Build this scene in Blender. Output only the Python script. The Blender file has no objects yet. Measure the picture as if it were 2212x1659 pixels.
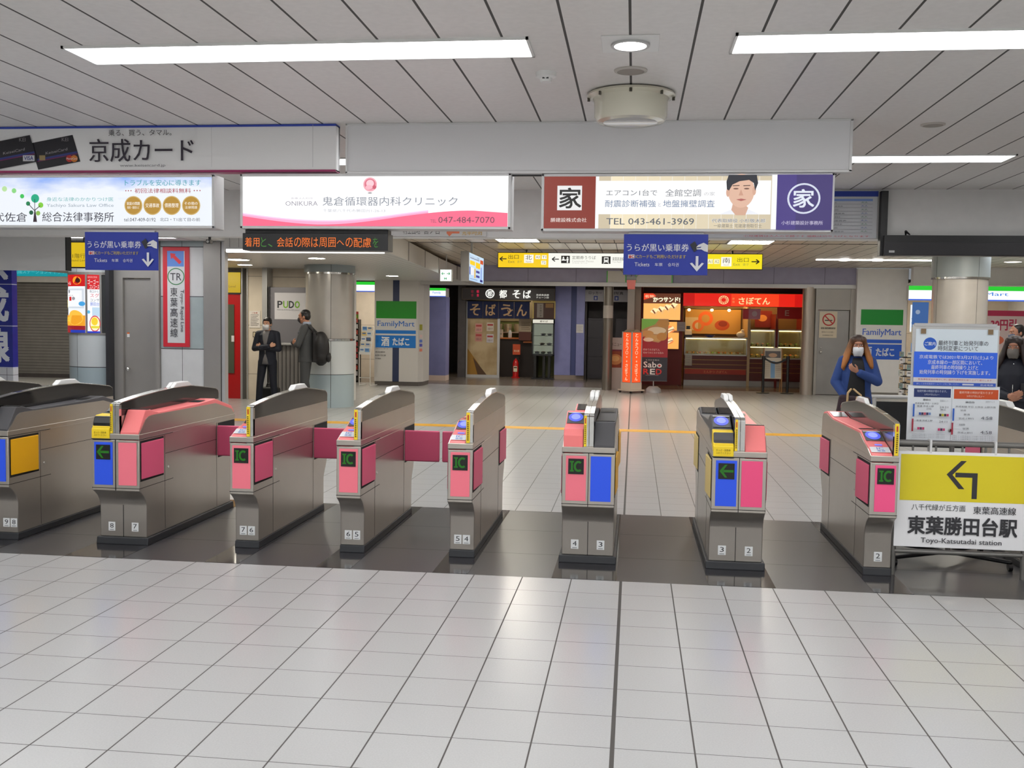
import bpy, bmesh, math, random
from mathutils import Vector, Matrix

# ---------------------------------------------------------------- camera, world, exposure
SC = bpy.context.scene
COL = SC.collection
random.seed(4)
YAW, PITCH, ROLL = 0.121, 0.0614, 0.0149
def make_camera():
    cy, sy, cp, sp, cr, sr = math.cos(YAW), math.sin(YAW), math.cos(PITCH), math.sin(PITCH), math.cos(ROLL), math.sin(ROLL)
    fwd = Vector((-sy, cy, 0)); right = Vector((cy, sy, 0)); up = Vector((0, 0, 1))
    f2 = fwd * cp - up * sp
    u2 = up * cp + fwd * sp
    r3 = right * cr + u2 * sr
    u3 = u2 * cr - right * sr
    cam = bpy.data.cameras.new('camera')
    cam.sensor_fit = 'HORIZONTAL'; cam.sensor_width = 36.0
    cam.lens = 2147.5 / 2212 * 36.0
    cam.clip_start = 0.05; cam.clip_end = 200
    o = bpy.data.objects.new('camera', cam); COL.objects.link(o)
    m = Matrix(((r3.x, u3.x, -f2.x, 0.0455), (r3.y, u3.y, -f2.y, -6.047), (r3.z, u3.z, -f2.z, 1.571), (0, 0, 0, 1)))
    o.matrix_world = m
    SC.camera = o
make_camera()
W = bpy.data.worlds.new('world'); SC.world = W; W.use_nodes = True
W.node_tree.nodes['Background'].inputs[0].default_value = (0.9, 0.95, 1.0, 1)
W.node_tree.nodes['Background'].inputs[1].default_value = 0.25
SC.view_settings.view_transform = 'Standard'
SC.view_settings.look = 'None'
SC.view_settings.exposure = 0.0
SC.view_settings.gamma = 1.0
SC.view_settings.use_curve_mapping = False
SC.cycles.max_bounces = 8
SC.cycles.diffuse_bounces = 5
SC.cycles.glossy_bounces = 4
SC.cycles.sample_clamp_indirect = 2.5
SC.cycles.caustics_reflective = False
SC.cycles.caustics_refractive = False
LAMP = 10.2          # radiance of the fluorescent diffusers

# ---------------------------------------------------------------- helpers: materials
def lin(c):
    c = c / 255.0
    return c / 12.92 if c <= 0.04045 else ((c + 0.055) / 1.055) ** 2.4
def rgb(t): return (lin(t[0]), lin(t[1]), lin(t[2]), 1.0)
_M = {}
def mat(name, col, rough=0.5, metal=0.0, emit=0.0, spec=0.5, sample=False, alpha=1.0, trans=0.0, coat=0.0):
    if name in _M: return _M[name]
    m = bpy.data.materials.new(name); m.use_nodes = True
    b = m.node_tree.nodes['Principled BSDF']
    b.inputs['Base Color'].default_value = rgb(col)
    b.inputs['Roughness'].default_value = rough
    b.inputs['Metallic'].default_value = metal
    b.inputs['Specular IOR Level'].default_value = spec
    b.inputs['Alpha'].default_value = alpha
    b.inputs['Transmission Weight'].default_value = trans
    b.inputs['Coat Weight'].default_value = coat
    if emit:
        b.inputs['Emission Color'].default_value = rgb(col)
        b.inputs['Emission Strength'].default_value = emit
        if not sample:
            m.cycles.emission_sampling = 'NONE'
    _M[name] = m
    return m
def ink(col, lit=0.0):
    """printed colour; lit > 0 for a backlit face"""
    n = 'print_%02x%02x%02x_%d' % (col[0], col[1], col[2], int(lit * 100))
    if n in _M: return _M[n]
    if not lit:
        return mat(n, col, 0.45)
    m = mat(n, (10, 10, 10), 0.35)
    b = m.node_tree.nodes['Principled BSDF']
    b.inputs['Emission Color'].default_value = rgb(col)
    b.inputs['Emission Strength'].default_value = lit
    m.cycles.emission_sampling = 'NONE'
    return m
def N(m, t, **kw):
    n = m.node_tree.nodes.new(t)
    for k, v in kw.items(): setattr(n, k, v)
    return n
def L(m, a, b): m.node_tree.links.new(a, b)
def math_node(m, op, a, b=None, c=None):
    n = N(m, 'ShaderNodeMath', operation=op)
    for i, x in enumerate((a, b, c)):
        if x is None: continue
        if isinstance(x, (int, float)): n.inputs[i].default_value = x
        else: L(m, x, n.inputs[i])
    return n.outputs[0]
def mix_col(m, f, a, b):
    n = N(m, 'ShaderNodeMix', data_type='RGBA')
    if isinstance(f, (int, float)): n.inputs[0].default_value = f
    else: L(m, f, n.inputs[0])
    for i, x in ((6, a), (7, b)):
        if isinstance(x, tuple): n.inputs[i].default_value = x
        else: L(m, x, n.inputs[i])
    return n.outputs[2]
def line_mask(m, sock, period, width, offset=0.0):
    """1 on a joint of the given width, every period"""
    a = math_node(m, "ADD", sock, offset + width / 2 + math.ceil(20.0 / period) * period)
    a = math_node(m, 'MODULO', a, period)
    return math_node(m, 'LESS_THAN', a, width)
def noisy(m, scale, lo, hi, base, other, coord='Object', detail=4):
    tc = N(m, 'ShaderNodeTexCoord')
    nz = N(m, 'ShaderNodeTexNoise'); nz.inputs['Scale'].default_value = scale; nz.inputs['Detail'].default_value = detail
    L(m, tc.outputs[coord], nz.inputs['Vector'])
    mr = N(m, 'ShaderNodeMapRange'); mr.inputs[1].default_value = lo; mr.inputs[2].default_value = hi
    L(m, nz.outputs[0], mr.inputs[0])
    return mix_col(m, mr.outputs[0], base, other)
def joint_material(name, base, other, joint, lines, rough=0.3, nscale=60, lo=0.3, hi=0.7, spec=0.5, metal=0.0, jrough=0.7):
    """panelled or tiled surface; lines = [(axis, period, width, offset)]"""
    if name in _M: return _M[name]
    m = bpy.data.materials.new(name); m.use_nodes = True
    b = m.node_tree.nodes['Principled BSDF']
    geo = N(m, 'ShaderNodeTexCoord')
    sep = N(m, 'ShaderNodeSeparateXYZ'); L(m, geo.outputs['Object'], sep.inputs[0])
    mask = None
    for ax, per, wid, off in lines:
        k = line_mask(m, sep.outputs['XYZ'.index(ax)], per, wid, off)
        mask = k if mask is None else math_node(m, 'MAXIMUM', mask, k)
    c = noisy(m, nscale, lo, hi, rgb(base), rgb(other))
    if mask is not None:
        c = mix_col(m, mask, c, rgb(joint))
        r = math_node(m, 'MULTIPLY_ADD', mask, jrough - rough, rough)
        L(m, r, b.inputs['Roughness'])
    else:
        b.inputs['Roughness'].default_value = rough
    L(m, c, b.inputs['Base Color'])
    b.inputs['Specular IOR Level'].default_value = spec
    b.inputs['Metallic'].default_value = metal
    _M[name] = m
    return m
def brushed(name, col, other, rough=0.33, scale=(3, 3, 140), bump=0.03, metal=0.85):
    if name in _M: return _M[name]
    m = bpy.data.materials.new(name); m.use_nodes = True
    b = m.node_tree.nodes['Principled BSDF']
    tc = N(m, 'ShaderNodeTexCoord'); mp = N(m, 'ShaderNodeMapping'); mp.inputs['Scale'].default_value = scale
    L(m, tc.outputs['Object'], mp.inputs[0])
    nz = N(m, 'ShaderNodeTexNoise'); nz.inputs['Scale'].default_value = 6; nz.inputs['Detail'].default_value = 3
    L(m, mp.outputs[0], nz.inputs['Vector'])
    n2 = N(m, 'ShaderNodeTexNoise'); n2.inputs['Scale'].default_value = 2.5; n2.inputs['Detail'].default_value = 5
    L(m, tc.outputs['Object'], n2.inputs['Vector'])
    L(m, mix_col(m, n2.outputs[0], rgb(col), rgb(other)), b.inputs['Base Color'])
    b.inputs['Metallic'].default_value = metal
    L(m, math_node(m, 'MULTIPLY_ADD', nz.outputs[0], 0.05, rough - 0.025), b.inputs['Roughness'])
    bp = N(m, 'ShaderNodeBump'); bp.inputs['Strength'].default_value = bump; bp.inputs['Distance'].default_value = 0.002
    L(m, nz.outputs[0], bp.inputs['Height']); L(m, bp.outputs[0], b.inputs['Normal'])
    _M[name] = m
    return m

# ---------------------------------------------------------------- helpers: meshes
class MB:
    def __init__(s): s.v = []; s.f = []; s.k = []; s.mats = []
    def mi(s, m):
        if m not in s.mats: s.mats.append(m)
        return s.mats.index(m)
    def face(s, ids, m): s.f.append(tuple(ids)); s.k.append(s.mi(m))
    def add(s, pts): n = len(s.v); s.v.extend(tuple(p) for p in pts); return n
    def poly(s, pts, m): n = s.add(pts); s.face(range(n, n + len(pts)), m); return s
    def box(s, x0, x1, y0, y1, z0, z1, m):
        n = s.add([(x, y, z) for z in (z0, z1) for y in (y0, y1) for x in (x0, x1)])
        for q in ((0, 2, 3, 1), (4, 5, 7, 6), (0, 1, 5, 4), (2, 6, 7, 3), (0, 4, 6, 2), (1, 3, 7, 5)):
            s.face([n + i for i in q], m)
        return s
    def prism(s, pts, ax, a0, a1, m):
        def P(p, a):
            return (a, p[0], p[1]) if ax == 'x' else (p[0], a, p[1]) if ax == 'y' else (p[0], p[1], a)
        k = len(pts); n = s.add([P(p, a0) for p in pts] + [P(p, a1) for p in pts])
        s.face([n + i for i in range(k)][::-1], m); s.face([n + k + i for i in range(k)], m)
        for i in range(k):
            j = (i + 1) % k
            s.face([n + i, n + j, n + k + j, n + k + i], m)
        return s
    def loft(s, rings, m, cap=True):
        k = len(rings[0]); n = len(s.v)
        for r in rings: s.add(r)
        for a in range(len(rings) - 1):
            for i in range(k):
                j = (i + 1) % k
                s.face([n + a * k + i, n + a * k + j, n + (a + 1) * k + j, n + (a + 1) * k + i], m)
        if cap:
            s.face([n + i for i in range(k)][::-1], m)
            s.face([n + (len(rings) - 1) * k + i for i in range(k)], m)
        return s
    def cyl(s, p0, p1, r0, m, r1=None, n=20, cap=True):
        r1 = r0 if r1 is None else r1
        p0, p1 = Vector(p0), Vector(p1); d = (p1 - p0).normalized()
        a = d.orthogonal().normalized(); b = d.cross(a)
        R = lambda c, r: [c + (a * math.cos(t) + b * math.sin(t)) * r for t in (2 * math.pi * i / n for i in range(n))]
        return s.loft([R(p0, r0), R(p1, r1)], m, cap)
    def capsule(s, p0, p1, r0, r1, m, n=14, sq=1.0, side=None):
        p0, p1 = Vector(p0), Vector(p1); d = (p1 - p0)
        if d.length < 1e-6: d = Vector((0, 0, 1e-5))
        d.normalize()
        a = (Vector(side) if side else d.orthogonal()); a = (a - d * a.dot(d)).normalized(); b = d.cross(a)
        R = lambda c, r: [c + a * math.cos(t) * r + b * math.sin(t) * r * sq for t in (2 * math.pi * i / n for i in range(n))]
        rings = []
        for t in (0.05, 0.4, 0.8, 1.2):
            rings.append(R(p0 - d * r0 * math.cos(t), r0 * math.sin(t)))
        rings.append(R(p0, r0)); rings.append(R(p1, r1))
        for t in (1.2, 0.8, 0.4, 0.05):
            rings.append(R(p1 + d * r1 * math.cos(t), r1 * math.sin(t)))
        return s.loft(rings, m)
    def chain(s, pts, m, **kw):
        for (p, r), (q, t) in zip(pts[:-1], pts[1:]): s.capsule(p, q, r, t, m, **kw)
        return s
    def tube(s, pts, r, m, n=10):
        for p, q in zip(pts[:-1], pts[1:]): s.cyl(p, q, r, m, n=n)
        return s
    def ell(s, c, r, m, rot=None, nu=20, nv=12):
        rings = []
        for j in range(1, nv):
            t = math.pi * j / nv
            ring = []
            for i in range(nu):
                u = 2 * math.pi * i / nu
                p = Vector((r[0] * math.sin(t) * math.cos(u), r[1] * math.sin(t) * math.sin(u), -r[2] * math.cos(t)))
                if rot: p = rot @ p
                ring.append(Vector(c) + p)
            rings.append(ring)
        return s.loft(rings, m)
    def lathe(s, prof, m, c=(0, 0, 0), n=32, a0=0.0, a1=2 * math.pi, close=False):
        full = abs(a1 - a0 - 2 * math.pi) < 1e-6
        k = n if full else n + 1
        st = len(s.v)
        for r, z in prof:
            for i in range(k):
                t = a0 + (a1 - a0) * i / n
                s.v.append((c[0] + r * math.cos(t), c[1] + r * math.sin(t), c[2] + z))
        for a in range(len(prof) - 1):
            for i in range(n if not full else k):
                j = (i + 1) % k if full else i + 1
                s.face([st + a * k + i, st + a * k + j, st + (a + 1) * k + j, st + (a + 1) * k + i], m)
        if close and full:
            s.face([st + i for i in range(k)][::-1], m)
            s.face([st + (len(prof) - 1) * k + i for i in range(k)], m)
        return s
    def build(s, name, parent=None, bev=0.0, seg=2, smooth=False, remesh=0.0, sub=0, loc=None, smi=6):
        me = bpy.data.meshes.new(name)
        me.from_pydata([tuple(v) for v in s.v], [], s.f)
        for m in s.mats: me.materials.append(m)
        me.polygons.foreach_set('material_index', s.k)
        bm = bmesh.new(); bm.from_mesh(me)
        bmesh.ops.recalc_face_normals(bm, faces=bm.faces)
        bm.to_mesh(me); bm.free()
        if smooth:
            me.polygons.foreach_set('use_smooth', [True] * len(me.polygons))
            if not remesh: me.set_sharp_from_angle(angle=0.7)
        o = bpy.data.objects.new(name, me); COL.objects.link(o)
        if parent: o.parent = parent
        if loc: o.location = loc
        if remesh:
            r = o.modifiers.new('fuse', 'REMESH'); r.mode = 'VOXEL'; r.voxel_size = remesh; r.use_smooth_shade = True
            g = o.modifiers.new('ease', 'SMOOTH'); g.iterations = smi; g.factor = 0.5
        if bev:
            b = o.modifiers.new('edge', 'BEVEL'); b.width = bev; b.segments = seg; b.limit_method = 'ANGLE'; b.angle_limit = 0.6
        if sub:
            b = o.modifiers.new('round', 'SUBSURF'); b.levels = sub; b.render_levels = sub
        return o
def thing(name, label, cat, loc=(0, 0, 0), rz=0.0, group=None):
    o = bpy.data.objects.new(name, None); COL.objects.link(o)
    o.empty_display_size = 0.1
    o.location = loc; o.rotation_euler = (0, 0, rz)
    o['label'] = label; o['category'] = cat
    if group: o['group'] = group
    return o
def tag(o, label, cat, group=None):
    o['label'] = label; o['category'] = cat
    if group: o['group'] = group
    return o
def struct(o): o['kind'] = 'structure'; return o
def copy_thing(o, loc, label=None, rz=None, parent=None):
    c = o.copy(); COL.objects.link(c)
    if parent is not None: c.parent = parent
    if loc is not None: c.location = loc
    if rz is not None: c.rotation_euler = (0, 0, rz)
    if label: c['label'] = label
    for ch in list(o.children):
        copy_thing(ch, None, parent=c)
    return c
# ---------------------------------------------------------------- helpers: printed graphics and lettering
_T = {}
def text_geo(s, bold=0.0):
    key = s
    if key not in _T:
        cu = bpy.data.curves.new('lettering_curve', 'FONT'); cu.body = s; cu.resolution_u = 2
        ob = bpy.data.objects.new('lettering_curve', cu)
        me = bpy.data.meshes.new_from_object(ob)
        v = [(p.co.x, p.co.y) for p in me.vertices]; f = [tuple(p.vertices) for p in me.polygons]
        bpy.data.objects.remove(ob); bpy.data.curves.remove(cu); bpy.data.meshes.remove(me)
        _T[key] = (v, f)
    return _T[key]
class G(MB):
    """flat print in the x-z plane facing -y; px = the sign's box in the photograph, mapped to w x h metres"""
    def __init__(s, w, h, px=None, lit=0.0, y=0.0, step=0.0006, x0=None, z0=0.0):
        MB.__init__(s); s.w, s.h, s.lit, s.y, s.step = w, h, lit, y, step
        s.px = px or (0, 0, w, h)
        s.ox = -w / 2 if x0 is None else x0; s.oz = z0
        s.flipy = px is not None
    def pt(s, x, y):
        a, b, c, d = s.px
        u = (x - a) / (c - a) * s.w
        v = (d - y) / (d - b) * s.h if s.flipy else y
        return (s.ox + u, s.y, s.oz + v)
    def C(s, col): return col if not isinstance(col, tuple) else ink(col, s.lit)
    def shape(s, pts, col):
        s.y -= s.step
        s.poly([s.pt(*p) for p in pts], s.C(col)); return s
    def rect(s, x0, y0, x1, y1, col): return s.shape([(x0, y0), (x1, y0), (x1, y1), (x0, y1)], col)
    def bg(s, col): return s.rect(s.px[0], s.px[1], s.px[2], s.px[3], col)
    def circ(s, x, y, r, col, ry=None, n=28):
        ry = ry or r
        return s.shape([(x + r * math.cos(2 * math.pi * i / n), y + ry * math.sin(2 * math.pi * i / n)) for i in range(n)], col)
    def ring(s, x, y, r, col, t, ry=None, n=32):
        ry = ry or r; s.y -= s.step; k = s.add([s.pt(x + q * math.cos(2 * math.pi * i / n), y + q * ry / r * math.sin(2 * math.pi * i / n)) for q in (r, r - t) for i in range(n)])
        for i in range(n):
            j = (i + 1) % n
            s.face([k + i, k + j, k + n + j, k + n + i], s.C(col))
        return s
    def line(s, x0, y0, x1, y1, t, col):
        d = Vector((x1 - x0, y1 - y0)); n = Vector((-d.y, d.x)).normalized() * t / 2
        return s.shape([(x0 + n.x, y0 + n.y), (x1 + n.x, y1 + n.y), (x1 - n.x, y1 - n.y), (x0 - n.x, y0 - n.y)], col)
    def text(s, x0, y0, x1, y1, t, col, bold=0.0, rot=0.0, skew=0.0):
        """fit the lettering t into the box (x0,y0)-(x1,y1); rot turns it a quarter turn when 1; skew = rise per unit x"""
        v, f = text_geo(t, bold)
        if not v: return s
        a = min(p[0] for p in v); b = max(p[0] for p in v); c = min(p[1] for p in v); d = max(p[1] for p in v)
        s.y -= s.step; pts = []
        for px, py in v:
            u = (px - a) / max(b - a, 1e-6); w = (py - c) / max(d - c, 1e-6)
            if rot: u, w = w, 1 - u
            x = x0 + u * (x1 - x0)
            y = (y1 + w * (y0 - y1)) if s.flipy else (y0 + w * (y1 - y0))
            y += skew * (x - x0)
            pts.append(s.pt(x, y))
        m = s.C(col)
        em = abs(s.pt(x0, y0)[2] - s.pt(x1, y1)[2]) if not rot else abs(s.pt(x0, y0)[0] - s.pt(x1, y1)[0])
        k = bold * em * 0.55
        for dx, dz in (((-k, -k), (k, -k), (-k, k), (k, k)) if bold >= 0.03 else ((-k, 0), (k, 0)) if bold >= 0.015 else ((0, 0),)):
            s.y -= 0.00012; n = s.add([(px + dx, s.y, pz + dz) for px, py, pz in pts])
            for q in f: s.face([n + i for i in q], m)
        return s
    def vtext(s, x0, y0, x1, y1, t, col, bold=0.0, fill=0.88):
        n = len(t); h = (y1 - y0) / n
        for i, ch in enumerate(t):
            if ch == ' ': continue
            if ch in '・.、': kx = ky = 0.25
            else: kx = ky = fill
            cx = (x0 + x1) / 2; cy = y0 + h * (i + 0.5)
            s.text(cx - (x1 - x0) / 2 * kx, cy - h / 2 * ky, cx + (x1 - x0) / 2 * kx, cy + h / 2 * ky, ch, col, bold)
        return s
    def small(s, x0, y0, x1, y1, t, col, bold=0.0): return s.text(x0, y0, x1, y1, t, col, bold)
    def arrow(s, x0, y0, x1, y1, t, hd, col):
        """shaft with an open two-stroke head at (x1,y1)"""
        d = Vector((x1 - x0, y1 - y0)).normalized(); n = Vector((-d.y, d.x))
        s.line(x0, y0, x1, y1, t, col)
        for k in (1, -1):
            e = Vector((x1, y1)) - d * hd + n * k * hd
            s.line(x1 + d.x * t * 0.4, y1 + d.y * t * 0.4, e.x, e.y, t, col)
        return s

# ---------------------------------------------------------------- shared materials
STEEL = brushed('brushed_steel', (202, 195, 186), (188, 181, 172), 0.29, (1.2, 0.5, 90), bump=0.0, metal=0.85)
STEEL_V = brushed('brushed_steel_dark', (172, 168, 163), (158, 155, 150), 0.38, (3, 3, 60), metal=0.45)
CHROME = mat('polished_metal', (225, 225, 222), 0.14, 1.0)
ALU = mat('aluminium', (196, 196, 196), 0.42, 0.6)
WHITEP = mat('white_plastic', (226, 226, 224), 0.4)
BLACKP = mat('black_plastic', (26, 26, 28), 0.35)
DARKGAP = mat('dark_gap', (14, 14, 14), 0.8)
PINK = mat('pink_plastic', (255, 134, 134), 0.38)
ROSE = mat('rose_pad', (228, 92, 128), 0.45)
PINKPLATE = ink((255, 128, 146))
BLUEPLATE = ink((44, 92, 246))
YELLOW = mat('yellow_plastic', (255, 220, 40), 0.4)
AMBER = mat('amber_pad', (240, 176, 16), 0.45)
GREYP = mat('grey_plastic', (78, 77, 80), 0.45)
RUBBER = mat('dark_plinth', (44, 46, 50), 0.5)
SMOKED = mat('smoked_panel', (30, 28, 29), 0.08, 0.0, spec=0.5)
GLASS = mat('clear_glass', (235, 245, 242), 0.03, trans=1.0)

# ================================================================ the setting
T = 0.303
TILE = joint_material('floor_tile', (188, 188, 187), (181, 181, 180), (78, 75, 72), [('X', T, 0.0065, 0), ('Y', T, 0.0042, 0), ('X', 50, 0.017, 0)], 0.24, 140, spec=0.45)
STRIP = joint_material('dark_granite', (72, 71, 74), (62, 61, 64), (42, 41, 43), [('Y', 0.76, 0.005, -0.62)], 0.32, 300)
BAND = joint_material('polished_granite', (56, 55, 58), (48, 47, 50), (30, 30, 30), [], 0.1, 200)
FARFLOOR = joint_material('far_granite', (122, 112, 104), (108, 99, 92), (70, 66, 62), [('X', T * 2, 0.008, 0), ('Y', T * 2, 0.008, 0)], 0.22, 90)
PAINT = mat('yellow_floor_paint', (222, 166, 36), 0.4)
CEIL = joint_material('ceiling_panel', (226, 223, 220), (220, 217, 214), (70, 68, 66), [('X', 0.2915, 0.012, 0)], 0.42, 30)
CEILW = joint_material('ceiling_panel_far', (212, 200, 184), (206, 194, 178), (66, 60, 54), [('X', 0.2915, 0.014, 0), ('Y', 1.2, 0.014, 0)], 0.3, 30)
SOFF = joint_material('soffit_panel', (206, 204, 200), (200, 198, 194), (130, 128, 126), [('X', 0.14, 0.008, 0)], 0.35, 30)
PLASTER = joint_material('grey_plaster', (230, 229, 227), (224, 223, 221), (120, 120, 120), [], 0.6, 8)
FASCIA = joint_material('violet_grey_panel', (160, 158, 184), (152, 150, 176), (110, 108, 124), [('X', 1.15, 0.012, 0.2)], 0.4, 5)
VIOLET = joint_material('violet_panel', (136, 140, 194), (128, 132, 186), (70, 72, 110), [], 0.4, 5)
CREAM = joint_material('cream_wall', (222, 210, 192), (214, 202, 184), (150, 140, 126), [('Z', 0.95, 0.01, 0.45)], 0.5, 6)
WHITEWALL = joint_material('white_wall_panel', (240, 240, 240), (236, 236, 236), (90, 90, 90), [], 0.45, 6)
DARKWALL = joint_material('dark_wall', (74, 70, 72), (64, 61, 63), (40, 40, 40), [], 0.5, 6)

b = MB()
def slab(x0, x1, y0, y1, m, z=0.0): b.poly([(x0, y0, z), (x1, y0, z), (x1, y1, z), (x0, y1, z)], m)
slab(-20, 12, -8.6, 0, TILE); slab(-20, 12, 0, 2.16, STRIP); slab(-20, 12, 2.16, 18.6, TILE); slab(-20, 12, 18.6, 26, FARFLOOR)
floor = struct(b.build('floor'))
GATES = [('A', -4.295, 0.175), ('B', -3.437, 0.34), ('C', -2.56, 0.165), ('D', -1.818, 0.165), ('E', -1.065, 0.165), ('F', -0.226, 0.34), ('G', 0.728, 0.34), ('H', 1.614, 0.168)]
for n, xc, w in GATES:
    b = MB(); b.box(xc - w / 2 - 0.03, xc + w / 2 + 0.03, 0.003, 2.157, -0.01, 0.0015, BAND)
    struct(b.build('trim_1'))
b = MB(); b.box(-12, 9.4, 8.6, 8.92, -0.01, 0.0025, PAINT); struct(b.build('trim_2'))
# main ceiling, then the higher one beyond, then the low soffit over the corner
b = MB(); b.box(-9.2, 9.6, -8.6, 3.75, 2.875, 2.93, CEIL); struct(b.build('ceiling'))
b = MB(); b.box(-3.0, 9.6, 3.95, 10.1, 2.875, 2.93, CEILW); b.box(-20, -3.0, 8.06, 10.1, 2.875, 2.93, CEILW); b.box(-5.95, -3.0, 3.95, 8.06, 2.875, 2.93, CEILW); struct(b.build('ceiling'))
b = MB(); b.box(-20, 9.6, 10.1, 17.75, 2.95, 3.0, CEILW); b.box(-20, 9.6, 10.09, 10.13, 2.87, 2.96, DARKGAP); struct(b.build('ceiling'))
b = MB(); b.box(-20, -5.95, 3.95, 8.06, 2.71, 2.76, CEIL); struct(b.build('ceiling'))
b = MB(); b.box(-20, 9.6, 17.8, 26, 2.66, 2.7, DARKWALL); struct(b.build('ceiling'))
b = MB(); b.prism([(-13, 8.5), (-5.97, 8.5), (-5.97, 8.05), (-3.5, 8.05), (-3.72, 11.1), (-3.95, 14.35), (-4.1, 17.74), (-13, 17.74)], 'z', 2.56, 2.87, SOFF); struct(b.build('ceiling'))
b = MB(); b.box(-12.5, 9.6, 3.75, 3.95, 2.41, 2.9, PLASTER); struct(b.build('wall_bulkhead'))
b = MB(); b.box(-9.3, -9.1, -8.6, 4.5, 0, 2.9, PLASTER); struct(b.build('wall_left'))
b = MB(); b.box(9.6, 9.8, -8.6, 26, 0, 3.0, PLASTER); struct(b.build('wall_right'))
b = MB(); b.box(-9.3, 9.8, -8.8, -8.6, 0, 2.9, PLASTER); struct(b.build('wall_rear'))
b = MB(); b.box(-20, 9.8, 25.0, 25.2, 0, 3.0, DARKWALL); struct(b.build('wall_far'))
b = MB(); b.box(-20, -9.1, 4.4, 4.6, 0, 2.9, PLASTER); struct(b.build('wall_passage'))
b = MB(); b.box(-20.2, -20, 4.4, 26, 0, 3.0, PLASTER); struct(b.build('wall_passage'))
# fascia over the shop fronts
b = MB(); b.box(-5.15, 5.1, 17.75, 17.95, 2.56, 3.0, FASCIA); b.box(-5.15, 5.1, 17.72, 17.97, 2.47, 2.56, ALU)
struct(b.build('wall_fascia'))
# left inner corner: wall beside the route sign, cream wall with the red door
PANELW = joint_material('clad_panel', (212, 213, 214), (206, 207, 208), (84, 84, 84), [('X', 0.34, 0.007, 6.642)], 0.35, 6)
PANELT = joint_material('clad_panel_teal', (170, 182, 184), (162, 174, 176), (84, 84, 84), [('X', 0.34, 0.007, 6.642)], 0.35, 6)
b = MB()
for z0, z1, m in ((0, 0.0, PANELW), (0.0, 1.105, PANELW), (1.115, 1.885, PANELT), (1.895, 2.62, PANELW), (2.63, 2.71, PANELT)):
    if z1 > z0: b.box(-6.985, -6.31, 8.1, 8.4, z0, z1, m)
b.box(-6.98, -6.315, 8.11, 8.39, 0, 2.7, DARKGAP)
struct(b.build('wall_left_panel'))
b = MB(); b.box(-6.30, -6.035, 8.08, 8.2, 0, 2.705, STEEL_V); b.box(-6.02, -5.97, 8.08, 8.2, 0, 2.705, ALU); b.box(-6.035, -6.02, 8.1, 8.2, 0, 2.7, DARKGAP)
struct(b.build('trim_3'))
b = MB(); b.box(-9, -6.0, 12.8, 12.95, 0, 2.56, CREAM); b.box(-7.44, -7.14, 12.62, 12.8, 0, 2.56, CREAM)
for x in (-7.56, -7.45, -7.13): b.box(x, x + 0.022, 12.6, 12.82, 0, 2.56, ALU)
struct(b.build('wall_corner'))
b = MB(); b.box(-7.1, -5.4, 12.97, 13.1, 0, 2.56, PLASTER); b.box(-7.1, -7.0, 12.5, 12.97, 0, 2.56, ALU); struct(b.build('wall_corner'))
# passage with the shutter
SHUT = joint_material('shutter_slats', (126, 124, 122), (118, 116, 114), (72, 70, 70), [('Z', 0.075, 0.012, 0)], 0.45, 6)
b = MB(); b.box(-18, -13.6, 17.74, 17.85, 0.1, 2.42, SHUT); struct(b.build('door_1'))
b = MB(); b.box(-18, -13.6, 17.6, 17.8, 2.42, 2.57, PLASTER); b.box(-20, -8, 17.7, 18, 2.8, 2.95, PLASTER); b.box(-13.6, -8.0, 17.7, 18, 0, 2.6, PLASTER); b.box(-18, -13.6, 17.72, 17.8, 0, 0.1, DARKWALL)
struct(b.build('wall_shutter'))

# steel service door (door_2) left of the route sign
b = MB(); b.box(-7.80, -7.74, 8.0, 8.3, 0, 2.705, mat('dark_frame', (62, 62, 66), 0.4, 0.4)); b.box(-7.04, -6.985, 8.05, 8.4, 0, 2.705, STEEL_V)
b.box(-7.74, -7.04, 8.14, 8.3, 2.16, 2.705, STEEL_V); b.box(-7.16, -7.04, 8.14, 8.3, 0, 2.16, STEEL_V); b.box(-7.74, -7.6, 8.14, 8.3, 0, 2.16, STEEL_V)
struct(b.build('trim_4'))
b = MB(); b.box(-7.6, -7.16, 8.19, 8.24, 0.01, 2.15, STEEL_V); d2 = struct(b.build('door_2', bev=0.003))
b = MB(); b.cyl((-7.52, 8.19, 0.79), (-7.52, 8.13, 0.79), 0.012, CHROME); b.ell((-7.52, 8.12, 0.79), (0.03, 0.025, 0.03), CHROME); b.build('door_knob', d2, smooth=True)
b = MB(); b.box(-7.56, -7.52, 8.186, 8.19, 1.27, 1.33, ink((235, 235, 235))); b.box(-7.56, -7.52, 8.184, 8.188, 1.32, 1.34, ink((230, 110, 40))); b.build('sticker', d2)
# red door (door_3)
RED = mat('red_door_paint', (190, 22, 26), 0.35)
b = MB(); b.box(-8.05, -7.60, 12.72, 12.8, 0.0, 2.05, RED); d3 = struct(b.build('door_3', bev=0.006))
b = MB(); b.box(-7.93, -7.75, 12.70, 12.735, 0.5, 1.85, mat('wired_glass', (86, 92, 76), 0.12)); b.build('door_window', d3)
b = MB(); b.box(-7.80, -7.745, 12.69, 12.70, 1.12, 1.24, ink((225, 225, 225))); b.build('notice', d3)
b = MB(); b.box(-7.62, -7.58, 12.70, 12.82, 0, 2.09, ALU); b.box(-8.1, -7.58, 12.70, 12.82, 2.05, 2.09, ALU); b.build('door_frame', d3)

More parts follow.
